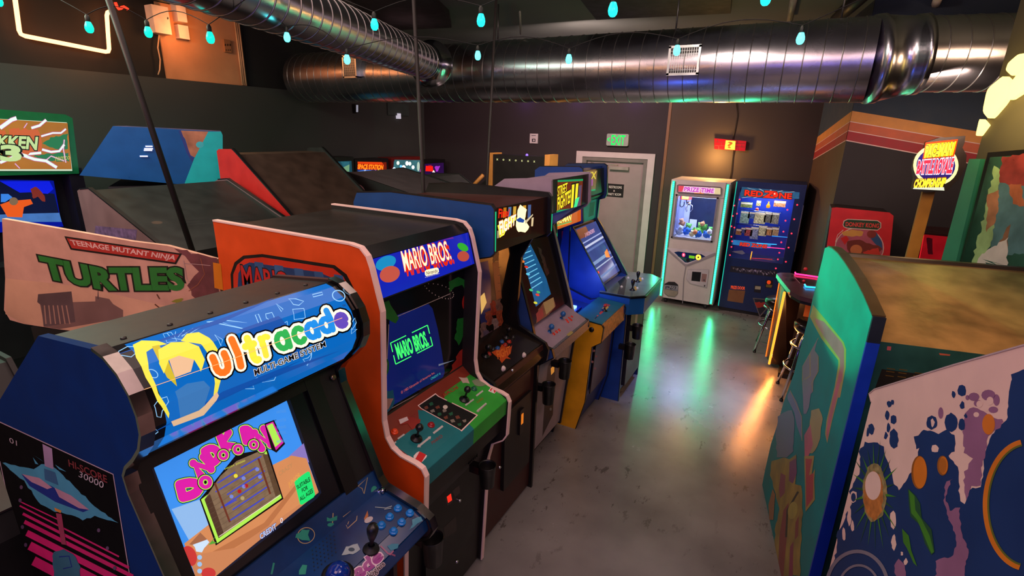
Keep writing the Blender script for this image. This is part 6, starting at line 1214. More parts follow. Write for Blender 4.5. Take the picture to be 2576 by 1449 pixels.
for k in range(3): t = 2*PI*k/3; e = Vector((math.cos(t), math.sin(t), 0)); mb.tube([c, c+e*.05+Vector((0, 0, -.02)), c+e*.06+Vector((0, 0, -.07)), c+e*.03+Vector((0, 0, -.11))], .005, CHR())
mb.build('claw', T)
mb = MB(); mb.box((WX0+.015, YF+.06, WZ0), (WX0+.022, YF+D-.03, WZ1), M('#8088b8', .2, .2)); mb.box((WX0+.02, YF+D-.05, WZ0), (WX0+.10, YF+D-.03, WZ1), M('#a8b0d8', .3)); mb.box((WX0+.15, YF+.45, WZ0+.01), (WX0+.25, YF+.455, WZ0+.2), M('#c8d0e8', .3)); mb.build('inner_lining', T)
lamp('claw_lamp', 'AREA', (-1.14, YF+.3, WZ1-.01), 15, (.55, .66, 1.0), .5, target=(-1.14, YF+.3, 0), size_y=.4)
# plush toys inside
def plush(x, y, z_, r, c1, c2, label, tilt=0, seed=0):
    rnd = random.Random(seed); T = Thing('plush_toy', label, 'plush toy', (x, y, z_), group='plush toys in the claw machine'); m1, m2 = M(c1, .9, var=.2, scale=60, bump=.3), M(c2, .9, var=.2, scale=60, bump=.3); R_ = Matrix.Rotation(math.radians(tilt), 3, 'Y')
    b = MB(); b.ball((x, y, z_), r, m1, (1, .85, 1.05)); b.build('body', T)
    h = Vector((x, y, z_))+R_ @ Vector((0, -r*.3, r*1.25)); b = MB(); b.ball(h, r*.78, m2); 
    for s_ in (-1, 1): b.ball(h+R_ @ Vector((s_*r*.55, 0, r*.5)), r*.28, m2)
    b.build('head', T); b = MB()
    for s_ in (-1, 1): b.ball(h+R_ @ Vector((s_*r*.25, -r*.7, r*.12)), r*.11, BLK(.2), n=8)
    b.ball(h+R_ @ Vector((0, -r*.72, -r*.1)), r*.13, M('#3a2018'), n=8); b.build('face', T)
    for s_ in (-1, 1): b = MB(); b.ball(Vector((x, y, z_))+R_ @ Vector((s_*r*.95, -r*.3, r*.2)), r*.4, m1, (.7, .7, 1.2)); b.build('arm', T)
pz = WZ0+.03
for i, (x, y, z_, r, c1, c2, tl, lb) in enumerate(((-1.35, .12, .05, .055, '#9ab0e0', '#b8c8f0', 20, 'pale blue plush toy in the left front corner of the claw machine'), (-1.345, .26, .15, .045, '#a87858', '#c89878', -15, 'brown plush toy leaning high at the left inside the claw machine'), (-1.265, .16, .05, .045, '#2c6ae0', '#3878e8', 30, 'bright blue plush toy beside the pale blue one'),
        (-1.175, .11, .03, .036, '#d0c8a0', '#e8e0c0', 10, 'small cream plush toy at the front middle of the claw machine'), (-1.16, .24, .06, .055, '#58a838', '#68b848', 70, 'green plush toy lying across the middle of the claw machine'), (-1.04, .26, .13, .05, '#4c9838', '#c88858', -30, 'green plush toy with tan head at the back of the pile'),
        (-1.08, .11, .03, .05, '#2868d0', '#d88858', -60, 'blue plush toy with orange head lying in front'), (-.98, .12, .03, .055, '#3470d8', '#e8e8f0', 40, 'blue plush toy with white head at the right front'), (-.95, .27, .06, .05, '#50a040', '#58b050', 0, 'green plush toy standing at the right rear of the claw machine'), (-1.27, .30, .06, .06, '#4070c0', '#60a850', 10, 'blue and green plush toy behind the cream one'), (-1.10, .38, .06, .065, '#58a040', '#78b850', 0, 'large green plush toy deepest in the pile'))):
    plush(x, YF+y, WZ0+max(z_, r)+.004, r*.86, c1, c2, lb, tl, i)
# ------------------------------------------------------------------ blue prize machine
YF2 = 7.42; XA2, XB2, ZT2 = -.69, .12, 1.80; D2 = .62
T = Thing('prize_machine', 'dark blue prize machine with red lettering and red lights right of the claw machine', 'prize machine', (-.28, 7.75, 0))
nb = M('#0a2352', .3); mb = MB(); 
zw0, zw1 = .79, 1.60
mb.box((XA2, YF2, .05), (XB2, YF2+D2, zw0-.12), nb); mb.box((XA2, YF2, zw1+.11), (XB2, YF2+D2, ZT2), nb); mb.box((XA2, YF2, zw0-.12), (XA2+.05, YF2+D2, zw1+.11), nb); mb.box((XB2-.11, YF2, zw0-.12), (XB2, YF2+D2, zw1+.11), nb)
mb.box((XA2+.05, YF2+.42, zw0-.12), (XB2-.11, YF2+.44, zw1+.11), M('#0c2c9c', .35)); mb.box((XA2+.05, YF2, zw0-.12), (XB2-.11, YF2+.44, zw0-.02), nb); mb.build('cabinet_body', T)
lamp('prize_lamp', 'AREA', (-.3, YF2+.2, zw1+.02), 6, (.85, .9, 1.0), .5, target=(-.3, YF2+.3, 0), size_y=.2)
mb = MB(); mb.box((XA2+.05, YF2+.003, zw0-.02), (XB2-.11, YF2+.006, zw1+.11), glass_mat()); mb.build('window_glass', T)
mb = MB(); P = Plane(T, (0, YF2-.002, 0), (1, 0, 0), (0, 0, 1)); a = Art(mb, P, base=.001, eps=.0001)
a.poly(Z6((878, 165), (1355, 210), (1350, 265), (1100, 262), (868, 250), (862, 230)), E('#2c5c80', .8, var=.8, scale=20))
for i in range(11): a.poly([z6(1100, 225), z6(870+i*48, 168+i*4 if i % 2 else 255), z6(885+i*48, 170+i*4 if i % 2 else 257)], E('#c8d8e0', .7)); a.h -= a.eps
a.up(); rr_ = E('#e02c10', 1.1); rk = M('#300808')
a.text('RED', [z6(905, 192), z6(1052, 205), z6(1045, 248), z6(900, 235)], rr_, offset=.04, outl=((.09, rk),)); a.text('Z', [z6(1070, 200), z6(1150, 205), z6(1140, 255), z6(1062, 250)], rr_, offset=.06, outl=((.1, rk),)); a.ell(z6(1155, 230), 8, 8, rk); a.ell(z6(1155, 230), 7, 7, rr_); a.ell(z6(1148, 222), 2, 2, E('#ffc0a0', 1.2)); a.text('NE', [z6(1190, 215), z6(1290, 222), z6(1285, 265), z6(1185, 258)], rr_, offset=.04, outl=((.09, rk),))
mb.build('marquee', T)
mb = MB(); P = Plane(T, (0, YF2+.16, 0), (1, 0, 0), (0, 0, 1)); a = Art(mb, P, base=.001, eps=.00025); a.poly(Z6((790, 600), (1120, 640), (1110, 675), (1000, 672), (785, 640)), E('#2878b8', .8, var=.6, scale=20)); a.text('RED ZONE', [z6(865, 625), z6(1085, 645), z6(1080, 672), z6(860, 652)], E('#d83018', 1.0), offset=.05, outl=((.1, rk),)); mb.build('inner_sign', T)
mb = MB(); bl3 = E('#30a8f0', 1.6); 
def seg(p, q, m, y=YF2+.10, r=.006):
    P_ = Plane(T, (0, y, 0), (1, 0, 0), (0, 0, 1)); u0, v0 = P_.px(*z6(*p)); u1, v1 = P_.px(*z6(*q)); mb.tube([(u0, y, v0), (u1, y, v1)], r, m, 6)
seg((1000, 632), (1165, 642), bl3); seg((1085, 665), (1230, 678), E('#f03080', 1.6)); seg((1125, 572), (1280, 585), E('#2888e0', 1.0)); seg((960, 700), (940, 800), E('#ff9018', 2.2)); seg((960, 755), (1130, 765), E('#c02818', 1.2), r=.004); mb.build('light_tube', T)
mb = MB(); P = Plane(T, (0, YF2+.14, 0), (1, 0, 0), (0, 0, 1)); a = Art(mb, P, base=.001, eps=.00025); a.blob(Z6((775, 755), (900, 750), (935, 790), (900, 808), (775, 785)), E('#d8c868', .8, var=.8, scale=60), 2, 5, 2); a.poly(Z6((950, 760), (1100, 770), (1240, 790), (1230, 830), (960, 805)), E('#b87848', .8, var=.8, scale=50)); a.poly(Z6((1050, 770), (1160, 790), (1230, 820), (1180, 825), (1060, 790)), E('#4888b8', .8)); a.poly(Z6((790, 700), (880, 690), (905, 715), (880, 725), (830, 712)), M('#8a8c98', .3)); a.line(Z6((960, 805), (1235, 832)), 2, E('#f0a030', 1.2)); a.line(Z6((770, 795), (900, 808)), 2, E('#3060d0', 1.0)); mb.build('playfield', T)
# red lights
re = E('#ff2030', 5.0)
for x, y in ((858, 270), (836, 387), (815, 502), (796, 616), (778, 730), (1335, 314), (1310, 433), (1288, 551), (1263, 668), (1241, 785), (1254, 355), (1238, 445), (1221, 536), (1203, 624), (1187, 711), (1175, 765), (1158, 840), (786, 318), (770, 405), (754, 492), (740, 577), (725, 662)):
    xx = x; yy = YF2-.004 if not (x < 790 and x > 720 and y in (318, 405, 492, 577, 662)) else YF2-.004
    p = at(*z6(max(x, 790) if y in (318, 405, 492, 577, 662) else x, y), 'Y', yy)
    if p.x < XA2: p.x = XA2+.012
    mb = MB(); mb.ball(p, .0095, re, n=8); mb.build('red_light', T)
mb = MB(); P = Plane(T, (0, YF2-.001, 0), (1, 0, 0), (0, 0, 1)); a = Art(mb, P, base=.001, eps=.0001)
a.poly(Z6((785, 818), (1170, 860), (1165, 915), (775, 868)), M('#1c1c20', .25)); rnd = random.Random(4)
for i in range(22): x = 800+i*16; y = 828+i*1.9+rnd.uniform(0, 18); a.poly([z6(x, y), z6(x+rnd.uniform(14, 26), y+rnd.uniform(-6, 14)), z6(x+rnd.uniform(4, 18), y+rnd.uniform(16, 30))], M(('#8a8078', '#6a6260', '#b0a8a4')[i % 3], .15, .5)); a.h -= a.eps
mb.build('prize_chute_trim', T)
mb = MB(); a = Art(mb, P, base=.001, eps=.0001)
a.poly(Z6((770, 1015), (905, 1025), (885, 1128), (755, 1108)), M('#8a5c38', .3, .4)); a.text('PRIZE DOOR', [z6(787, 983), z6(903, 993), z6(900, 1017), z6(785, 1008)], E('#e04820', .9), offset=.03); mb.build('prize_door', T)
mb = MB(); a = Art(mb, P, base=.001, eps=.0001); a.poly(Z6((983, 978), (1038, 984), (1032, 1045), (975, 1036)), M('#15110e', .3)); a.poly(Z6((988, 985), (1034, 990), (1031, 1016), (984, 1012)), M('#a8a088', .4)); a.poly(Z6((1075, 935), (1135, 940), (1128, 1005), (1070, 1000)), M('#1a120e', .3)); a.ell(z6(1100, 955), 5, 5, E('#d04010', 1.0)); a.poly(Z6((1078, 972), (1130, 978), (1120, 1000), (1076, 994)), M('#7a6820', .4)); mb.build('coin_slot', T)
mb = MB(); a = Art(mb, P, base=.001, eps=.0001); a.poly(Z6((965, 1083), (1150, 1100), (1025, 1245)), M('#6a6660', .2, .6)); a.poly(Z6((978, 1092), (1135, 1106), (1026, 1228)), M('#1c1c24', .3)); a.blob(Z6((985, 1120), (1110, 1125), (1100, 1165), (1000, 1160)), M('#b0301c', .35), 2, 5, 3); mb.build('triangle_badge', T)
mb = MB(); mb.box((XA2+.02, YF2+.02, 0), (XB2-.02, YF2+D2-.02, .05), M('#14100e')); mb.box((XA2-.006, YF2-.004, .06), (XA2+.004, YF2+.01, ZT2-.01), E('#20c8b0', .9)); mb.box((XB2-.004, YF2-.01, .95), (XB2+.006, YF2+.0, 1.55), M('#a0a098', .2, .9)); mb.build('edge_trim', T)
# hanging prizes
pr_ = [((870, 290), (960, 340), '#7a8a50', 'green patterned packet hanging at the top left of the prize machine'), ((1000, 280), (1030, 325), '#b0a878', 'small tan tag packet hanging in the top middle'), ((1145, 280), (1235, 335), '#c08058', 'orange and white toy box hanging at the top right'),
       ((870, 365), (930, 470), '#8ab0a8', 'pale green card packet, left of the middle row'), ((932, 370), (980, 430), '#4c6490', 'small blue packet beside the pale green card'), ((985, 375), (1065, 475), '#d8c8a0', 'large cream card packet in the centre of the prize machine'), ((1068, 375), (1120, 465), '#6c6a60', 'grey packet right of the cream card'), ((1124, 378), (1175, 475), '#8a8878', 'grey and white packet at the right of the middle row'),
       ((830, 512), (870, 565), '#a87848', 'brown packet at the left of the lower row'), ((872, 500), (908, 550), '#50588c', 'dark blue packet in the lower row'), ((905, 500), (958, 575), '#a84c48', 'reddish packet in the lower row'), ((955, 495), (1005, 600), '#9098b8', 'tall pale blue packet in the lower row'), ((1020, 485), (1075, 575), '#d0c498', 'cream packet right of the centre of the lower row'), ((1078, 500), (1125, 570), '#c08850', 'orange packet in the lower row'), ((1128, 500), (1175, 572), '#b89868', 'tan packet at the right end of the lower row')]
for i, (a0, a1, c, lb) in enumerate(pr_):
    y = YF2+.20; p = at(*z6(*a0), 'Y', y); q = at(*z6(*a1), 'Y', y); mb = MB(); mb.box((p.x, y, q.z), (q.x, y+.025, p.z), M(c, .25, var=.7, scale=60)); mb.box((p.x+.004, y-.001, p.z-.025), (q.x-.004, y+.001, p.z-.005), M('#e8e0d0', .3, var=.1)); tag(mb.build('prize_packet'), lb, 'packet', 'packets hanging in the prize machine')
mb = MB(); p = at(*z6(1097, 310), 'Y', YF2+.22); mb.lathe([(0, -.05), (.02, -.045), (.026, -.02), (.012, .01), (.006, .02), (.012, .035), (0, .036)], p, E('#f0a020', .9)); tag(mb.build('prize_bag'), 'small glowing yellow pouch hanging at the top of the prize machine', 'pouch')
mb = MB(); p = at(*z6(1003, 350), 'Y', YF2+.18); mb.ball(p, .022, M('#d85050', .4)); tag(mb.build('prize_ball'), 'small red ball ornament in the middle of the prize machine', 'ornament')
for i, ((x0, y0), (x1, y1)) in enumerate((((875, 352), (1195, 385)), ((830, 470), (1185, 500)))):
    p = at(*z6(x0, y0), 'Y', YF2+.24); q = at(*z6(x1, y1), 'Y', YF2+.24); mb = MB(); mb.tube([p, q], .005, CHR(), 6); mb.tube([p, (p.x, YF2+.42, p.z)], .004, CHR(), 6); mb.tube([q, (q.x, YF2+.42, q.z)], .004, CHR(), 6); mb.build('hanging_rail', T)
# ================================================================== LIT TABLE, SIGN AND STOOLS
z9 = lambda X, Y: (1860+X/4.26, 660+Y/4.26)
TZ = 1.0
T = Thing('game_table', 'tall black game table with glowing orange edge and neon top behind the blue-green cabinet', 'game table', (.55, 5.5, 0))
outl = [(-.03, 5.82), (.0, 5.90), (.08, 5.94), (.95, 5.95), (1.0, 5.88), (1.0, 5.2), (.95, 5.05), (.30, 5.02), (.19, 5.07), (.11, 5.20)]
mb = MB(); mb.prism(outl, 'Z', TZ-.04, TZ, M('#4a3038', .22)); mb.prism([(x+(.55-x)*.03, y+(5.5-y)*.03) for x, y in outl], 'Z', TZ-.07, TZ-.04, M('#141014', .4)); P = Plane(T, (0, 0, TZ), (1, 0, 0), (0, 1, 0)); a = Art(mb, P)
a.ell(z9(515, 140), 14, 4, BLK(.2), 4); a.ell(z9(545, 188), 14, 4, BLK(.2), 4); a.poly([z9(600, 165), z9(860, 185), z9(850, 262), z9(660, 225)], M('#1a1218', .12)); a.line([z9(590, 160), z9(650, 225)], 1.5, M('#8a6870')); mb.build('tabletop', T)
u = lambda X, Y, z_=TZ+.012: at(*z9(X, Y), 'Z', z_)
mb = MB(); p, q = u(600, 122), u(860, 160); mb.tube([u(598, 108), p, q], .008, E('#ff2870', 3.5), 8); mb.build('neon_tube', T); mb = MB(); p, q = u(715, 262), u(850, 272); mb.tube([u(700, 238), p, q], .008, E('#20b0ff', 3.0), 8); mb.build('neon_tube', T)
mb = MB(); p = u(708, 80); mb.ball((p.x, p.y, TZ+.02), .02, M('#d02030', .3)); p = u(690, 200); mb.ball((p.x, p.y, TZ+.012), .014, M('#c02030', .3)); mb.build('red_button', T)
# pedestal: slab end facing us with LED edge
lt_, lb_ = at(*z9(478, 300), 'Y', 5.28), None
fl = at(*z9(318, 1105), 'Z', .05)
px0 = fl.x; py0 = fl.y
mb = MB(); ped = [(.07, 5.69), (.02, 5.84), (.10, 5.88), (.95, 5.9), (.95, 5.72), (.22, 5.72)]
top_ = [(.083, 5.325), (.02, 5.75), (.12, 5.90), (.95, 5.90), (.95, 5.5), (.22, 5.5)]
n = 6; vs = [(x, y, .05) for x, y in ped]+[(x, y, TZ-.07) for x, y in top_]; mb.add(vs, [(i, (i+1) % n, n+(i+1) % n, n+i) for i in range(n)]+[tuple(range(n))[::-1]], M('#2a1c16', .35)); mb.box((.15, 5.5, 0), (.95, 5.85, .05), BLK()); mb.build('pedestal', T)
p_b = Vector((.055, 5.68, .05)); p_t = Vector((.068, 5.31, TZ-.05))
mb = MB(); mb.tube([p_b, p_t], .011, E('#ff7a20', 3.4), 8); mb.build('led_strip', T)
mb = MB(); mb.tube([(.012, 5.85, .06), (.010, 5.74, TZ-.07)], .006, E('#ff6a18', 2.0), 6); mb.build('led_strip', T)
lamp('table_glow', 'AREA', (.0, 5.42, .45), 6, (1.0, .32, .06), .05, target=(-.2, 4.9, 0), size_y=.9)
lamp('table_glow', 'POINT', (.20, 5.24, .6), 1.6, (1.0, .36, .08), .05)
mb = MB(); g = at(*z9(620, 360), 'Y', 5.25); mb.box((.265, 5.46, .70), (.34, 5.48, .90), M('#b05c28', .5)); mb.build('paper_note', T); mb = MB(); mb.box((.40, 5.46, .74), (.60, 5.48, .88), M('#9a7c48', .5)); mb.build('paper_note', T)
# marquee sign on its post
PT = at(2331, 500, 'Y', 5.3)
mb = MB(); bx = PT.x; mb.box((bx-.04, 5.28, TZ), (bx+.04, 5.33, PT.z+.1), M('#b07828', .5)); mb.build('sign_post', T)
YSn = 5.2; P = Plane(T, (0, YSn, 0), (1, 0, 0), (0, 0, 1)); zs = lambda X, Y: (2180+X/3.917, 130+Y/3.917); ZS = lambda *q: [zs(*p) for p in q]
back = ZS((590, 890), (720, 850), (975, 830), (965, 900), (945, 945), (985, 1020), (980, 1130), (930, 1230), (860, 1300), (800, 1370), (590, 1390), (450, 1355), (470, 1250), (455, 1150), (480, 1040), (560, 980))
mb = MB(); mb.prism([P.px(*p) for p in back], 'Y', YSn, YSn+.07, M('#1c120c', .4)); a = Art(mb, P, base=.001, eps=.0004)
a.ell(zs(682, 1120), 57, 51, E('#f8f898', 1.3)); a.ell(zs(682, 1122), 49, 43, E('#2a1c70', .9)); a.poly(ZS((580, 895), (900, 862), (860, 1040), (550, 1062)), E('#e04010', 1.0)); a.poly(ZS((590, 912), (885, 882), (848, 1022), (566, 1048)), E('#f8b818', 1.15))
a.text('PAC-MAN', [zs(585, 935), zs(858, 900), zs(828, 1020), zs(568, 1042)], E('#fff038', 1.2), offset=.05, outl=((.10, M('#3a1808')),))
a.poly(ZS((500, 1090), (865, 1055), (830, 1195), (485, 1200)), E('#40207c', .9)); a.text('BATTLE ROYALE', [zs(512, 1082), zs(862, 1055), zs(835, 1190), zs(490, 1198)], E('#e03048', 1.05), offset=.05, outl=((.12, E('#e8d8f0', .9)),))
a.text('CHOMPIONSHIP', [zs(480, 1262), zs(785, 1245), zs(760, 1330), zs(460, 1340)], E('#fff038', 1.3), offset=.05, outl=((.12, E('#904810', .9)),)); a.poly(ZS((460, 1340), (760, 1335), (765, 1368), (455, 1352)), E('#d8e0c8', 1.0)); mb.build('sign', T)
def stool(x, y, label, ang, zs_=.74):
    T = Thing('bar_stool', label, 'bar stool', (x, y, 0)); mb = MB(); mb.lathe([(0, zs_-.09), (.16, zs_-.085), (.178, zs_-.06), (.18, zs_-.02), (.165, zs_), (0, zs_+.012)], (x, y, 0), M('#151112', .25), n=28); mb.build('seat', T)
    for k in range(4):
        t = ang+PI/2*k; e = Vector((math.cos(t), math.sin(t), 0)); c = Vector((x, y, 0)); mb = MB(); mb.tube([c+e*.12+Vector((0, 0, zs_-.085)), c+e*.155+Vector((0, 0, zs_-.14)), c+e*.20+Vector((0, 0, .32)), c+e*.27+Vector((0, 0, .015))], .013, CHR(), 8); mb.lathe([(.016, 0), (.016, .02), (0, .022)], c+e*.27, BLK()); mb.build('leg', T)
    for r, z_ in ((.175, .52), (.20, .30)):
        mb = MB(); mb.tube([(x+r*math.cos(2*PI*k/24), y+r*math.sin(2*PI*k/24), z_) for k in range(24)], .011, CHR(), 8, True); mb.build('foot_ring', T)
sp_ = at(*z9(690, 650), 'Z', .70); stool(.37, 5.17, 'black-topped chrome bar stool on the near side of the lit table', .9)
stool(.08, 6.25, 'chrome bar stool on the far side of the lit table, mostly hidden', PI/4, .62)
# ------------------------------------------------------------------ red cabinet with oval picture by the stripes
YD = 5.98
T = Thing('arcade_cabinet', 'red-sided cabinet with arched picture and green title oval under the wall stripes', 'arcade cabinet', (.62, 6.2, 0)); P = Plane(T, (0, YD+.02, 0), (1, 0, 0), (0, 0, 1))
uv = [P.px(*p) for p in ((2093, 523), (2105, 522), (2238, 535), (2248, 543), (2235, 680), (2072, 680))]; zl = min(v for u_, v in uv)
mb = MB(); mb.prism(uv, 'Y', YD+.02, YD+.04, M('#c01c20', .45)); x0, x1 = uv[5][0], uv[4][0]; P = Plane(T, (0, YD+.02, 0), (1, 0, 0), (0, 0, 1)); a = Art(mb, P, base=.001, eps=.0001)
zd = lambda X, Y: (2100+X/2.786, 440+Y/2.786); ZD = lambda *q: [zd(*p) for p in q]
a.ell(zd(172, 510), 62, 52, M('#c8b0a0', .4)); a.ell(zd(172, 510), 60, 50, M('#a04c58', .4, var=.15)); a.poly(ZD((235, 400), (290, 400), (330, 470), (335, 530), (280, 480), (240, 430)), M('#2c4c70', .4)); 
a.blob(ZD((50, 400), (120, 385), (200, 395), (190, 430), (120, 430), (60, 420)), M('#c0883c', .4), 1.5, 6, 3); a.blob(ZD((90, 470), (170, 450), (220, 480), (300, 490), (330, 520), (300, 560), (120, 570), (85, 520)), M('#6a2818', .4), 2, 8, 4); a.ell(zd(150, 525), 15, 13, M('#b86838', .4)); a.ell(zd(258, 415), 12, 10, M('#7a2c20', .4)); a.poly(ZD((40, 445), (80, 425), (100, 450), (70, 490)), M('#c02018', .4)); a.blob(ZD((200, 540), (300, 510), (320, 560), (230, 590)), M('#b83020', .4), 2, 6, 3)
wv = M('#c8b0a0', .4); a.line(ZD((5, 470), (20, 420), (60, 385)), 1.5, wv)
a.poly(ZD((55, 350), (62, 320), (90, 308), (300, 318), (325, 335), (325, 370), (300, 390), (85, 375), (62, 365)), wv); a.poly(ZD((60, 348), (68, 324), (92, 313), (298, 323), (319, 338), (319, 368), (298, 384), (88, 370), (66, 362)), M('#1c3a20', .4)); a.text('DONKEY KONG', [zd(78, 330), zd(312, 342), zd(308, 372), zd(76, 358)], M('#c83830', .4), offset=.03)
mb.build('side_panel', T); mb = MB(); mb.box((x0+.0, YD+.02, 0), (x1, YD+.04, zl), M('#c01c20', .45)); mb.build('lower_side', T); mb = MB(); mb.prism([(u_, v-.01) for u_, v in uv[:4]]+[(x1, .02), (x0, .02)], 'Y', YD+.04, YD+.46, M('#1c1414', .5)); mb.build('body', T)
T = Thing('arcade_cabinet', 'small dark red lit box cabinet between the sign post and the green-lit strip', 'arcade cabinet', (1.2, 5.7, 0)); P = Plane(T, (0, 5.6, 0), (1, 0, 0), (0, 0, 1)); uv = [P.px(*p) for p in ((2320, 586), (2395, 592), (2400, 660), (2312, 655))]
mb = MB(); mb.prism([(uv[0][0], uv[0][1]), (uv[1][0]+.1, uv[1][1]), (uv[2][0]+.1, .02), (uv[3][0], .02)], 'Y', 5.61, 6.1, M('#2a0a0c', .4)); mb.build('body', T); mb = MB(); uv = [P.px(*p) for p in ((2325, 590), (2396, 597), (2392, 660), (2310, 655))]; mb.prism(uv, 'Y', 5.6, 5.612, E('#981018', .7, .2, var=.8, scale=9)); a = Art(mb, P); a.line([(2312, 655), (2324, 592)], 2, E('#e02028', 1.0)); a.line([(2312, 653), (2360, 668)], 4, E('#ff2838', 1.6)); a.blob([(2330, 597), (2345, 600), (2346, 640), (2335, 640)], E('#3c0810', .6), 1, 6, 2); mb.build('lit_panel', T)
# ================================================================== NEAR RIGHT CABINETS
T = Thing('arcade_cabinet', 'blue-green cabinet seen from behind, pink and yellow side art, right of the aisle', 'arcade cabinet', (.35, 2.37, 0), math.radians(10.5))
Wd = .92; P = Plane(T, (0, 0, 0), (0, 1, 0), (0, 0, 1)); P.n = Vector((-1, 0, 0))
edge = [(2193, 793), (2172, 742), (2150, 700), (2126, 662), (2108, 638), (2092, 624), (2083, 621), (2075, 624), (2068, 655), (2047, 740), (2030, 815), (2012, 880), (1997, 940), (1972, 1010), (1955, 1070), (1940, 1115), (1925, 1180), (1908, 1270), (1892, 1370), (1880, 1449)]
uv = [P.px(*p) for p in edge]; rear = uv[0]; fx_, fz_ = uv[-1]
base_f = (fx_-.02, 0.0); prof = [(0, 0), (0, uv[0][1]-.0)]+[(max(0, u_), v) for u_, v in uv[1:]]+[base_f]
tm = M('#067c7c', .45, var=.2, scale=5); mb = MB(); mb.prism(prof, 'X', 0, .025, tm); a = Art(mb, P)
a1 = M('#a08a48', .4); a2 = M('#b0586c', .4, var=.2); a3 = M('#7a7088', .4)
zm = lambda X, Y: (1860+X/3.2925, 560+Y/3.2925); ZM = lambda *q: [zm(*p) for p in q]; zn = lambda X, Y: (1860+X/2.962, 960+Y/2.962); ZN = lambda *q: [zn(*p) for p in q]
a.poly(ZM((610, 680), (720, 810), (865, 990), (885, 1050), (882, 1200), (835, 1449), (775, 1449), (820, 1180), (820, 1140), (680, 960), (620, 850), (585, 780)), a1)
a.poly(ZM((622, 790), (700, 820), (850, 995), (868, 1050), (868, 1200), (825, 1449), (788, 1449), (835, 1190), (832, 1130), (700, 945), (640, 840)), a2)
a.poly(ZN((720, 0), (765, 0), (690, 300), (655, 460), (640, 390), (650, 290)), a1); a.poly(ZN((728, 0), (757, 0), (685, 290), (655, 440), (650, 380), (660, 290)), a2)
a.line(ZM((655, 955), (590, 1075), (525, 1190), (522, 1300), (530, 1449)), 1.5, a1); a.poly(ZM((650, 960), (625, 1060), (655, 1100), (650, 1240), (615, 1310), (612, 1400), (560, 1449), (528, 1440), (525, 1190), (585, 1085)), a3); a.line(ZM((585, 1085), (588, 1270), (540, 1300)), 2, a1); a.line(ZM((655, 1105), (655, 1230), (600, 1330), (610, 1400)), 1.5, a1)
a.poly(ZN((380, 65), (430, 150), (465, 260), (468, 440), (430, 330), (410, 230), (360, 130), (360, 100)), M('#6a6890', .4)); a.line(ZN((380, 65), (465, 260), (468, 440)), 1.5, a1); a.poly(ZN((470, 0), (540, 0), (535, 80), (520, 190), (500, 240), (480, 240), (475, 120)), a3)
# plain flowing shapes in the colours of the side picture
a.blob(ZN((290, 260), (330, 230), (400, 210), (410, 330), (400, 520), (350, 560), (280, 560), (270, 400)), M('#6a6c80', .4), 2, 10, 3)
a.blob(ZN((540, 220), (600, 200), (620, 280), (610, 380), (585, 480), (540, 540), (510, 530), (520, 330)), M('#988c5c', .4), 2, 10, 4); a.poly(ZN((485, 400), (530, 320), (550, 470), (515, 560), (488, 560)), a2)
a.poly(ZN((485, 555), (560, 552), (540, 700), (565, 650), (560, 740), (565, 880), (495, 970), (490, 760)), a1); a.poly(ZN((495, 575), (545, 575), (520, 700), (555, 680), (550, 870), (500, 940)), M('#a84048', .4))
a.blob(ZN((240, 590), (330, 560), (380, 580), (420, 540), (430, 700), (420, 760), (460, 780), (475, 900), (465, 1100), (455, 1449), (255, 1449), (270, 1100), (300, 950), (270, 830), (230, 700)), M('#98803c', .4, var=.3), 2, 12, 5)
a.poly(ZN((375, 600), (425, 570), (430, 680), (400, 760), (370, 740)), M('#7a4068', .4)); a.poly(ZN((310, 680), (345, 700), (340, 830), (305, 870), (295, 800)), M('#8a4858', .4)); a.poly(ZN((330, 960), (370, 900), (360, 1100), (330, 1449), (290, 1449), (300, 1150)), M('#8a4440', .4)); a.poly(ZN((420, 1050), (445, 1000), (440, 1150), (415, 1180)), M('#8a4440', .4)); a.poly(ZN((380, 1230), (405, 1190), (400, 1449), (370, 1449)), M('#8a3850', .4)); a.line(ZN((440, 820), (360, 960), (350, 1160)), 5, M('#3a3428', .4)); a.ell(zn(400, 960), 12, 22, M('#a89848', .4), 10)
a.poly(ZN((250, 800), (268, 840), (255, 1030), (225, 1030), (218, 920)), M('#a07048', .4)); a.poly(ZN((165, 950), (200, 1080), (245, 1449), (220, 1449), (160, 1020)), M('#8a4c54', .4)); 
for i, (X, Y) in enumerate(((130, 1180), (100, 1300), (140, 1390), (90, 1420))): a.blob(ZN((X-12, Y-20), (X+12, Y-15), (X+10, Y+20), (X-14, Y+16)), M('#7c7448', .4), 2, 5, i); a.h -= a.eps
mb.build('side_panel', T)
mb = MB(); mb.prism(prof, 'X', Wd-.025, Wd, M('#0f5a60', .4)); mb.build('side_panel', T)
dkm = M('#3c2c1c', .4); blm = M('#0c2c9c', .35)
def xtrim(chain, x0, x1, m, w=.006):
    mb = MB(); o_ = []; n = len(chain)
    for i in range(n):
        a_, b_ = chain[max(i-1, 0)], chain[min(i+1, n-1)]; d_ = Vector((b_[0]-a_[0], b_[1]-a_[1])).normalized(); o_.append((chain[i][0]-d_.y*w, chain[i][1]+d_.x*w))
    i_ = [(p[0]+0, p[1]) for p in chain]; mb.prism(o_+i_[::-1], 'X', x0, x1, m); return mb
rc = [prof[1]]+prof[2:8]
xtrim(rc, -.002, .045, dkm).build('edge_trim', T); xtrim(rc, Wd-.045, Wd+.002, dkm).build('edge_trim', T)
ra = P.px(2181, 861); mb = MB(); mb.box((-.001, -.012, ra[1]-.0), (.045, 0, prof[1][1]), M('#101828', .4)); mb.box((-.001, -.012, 0), (.045, 0, ra[1]), blm); mb.box((Wd-.045, -.012, 0), (Wd+.001, 0, prof[1][1]), blm); mb.build('rear_post', T)
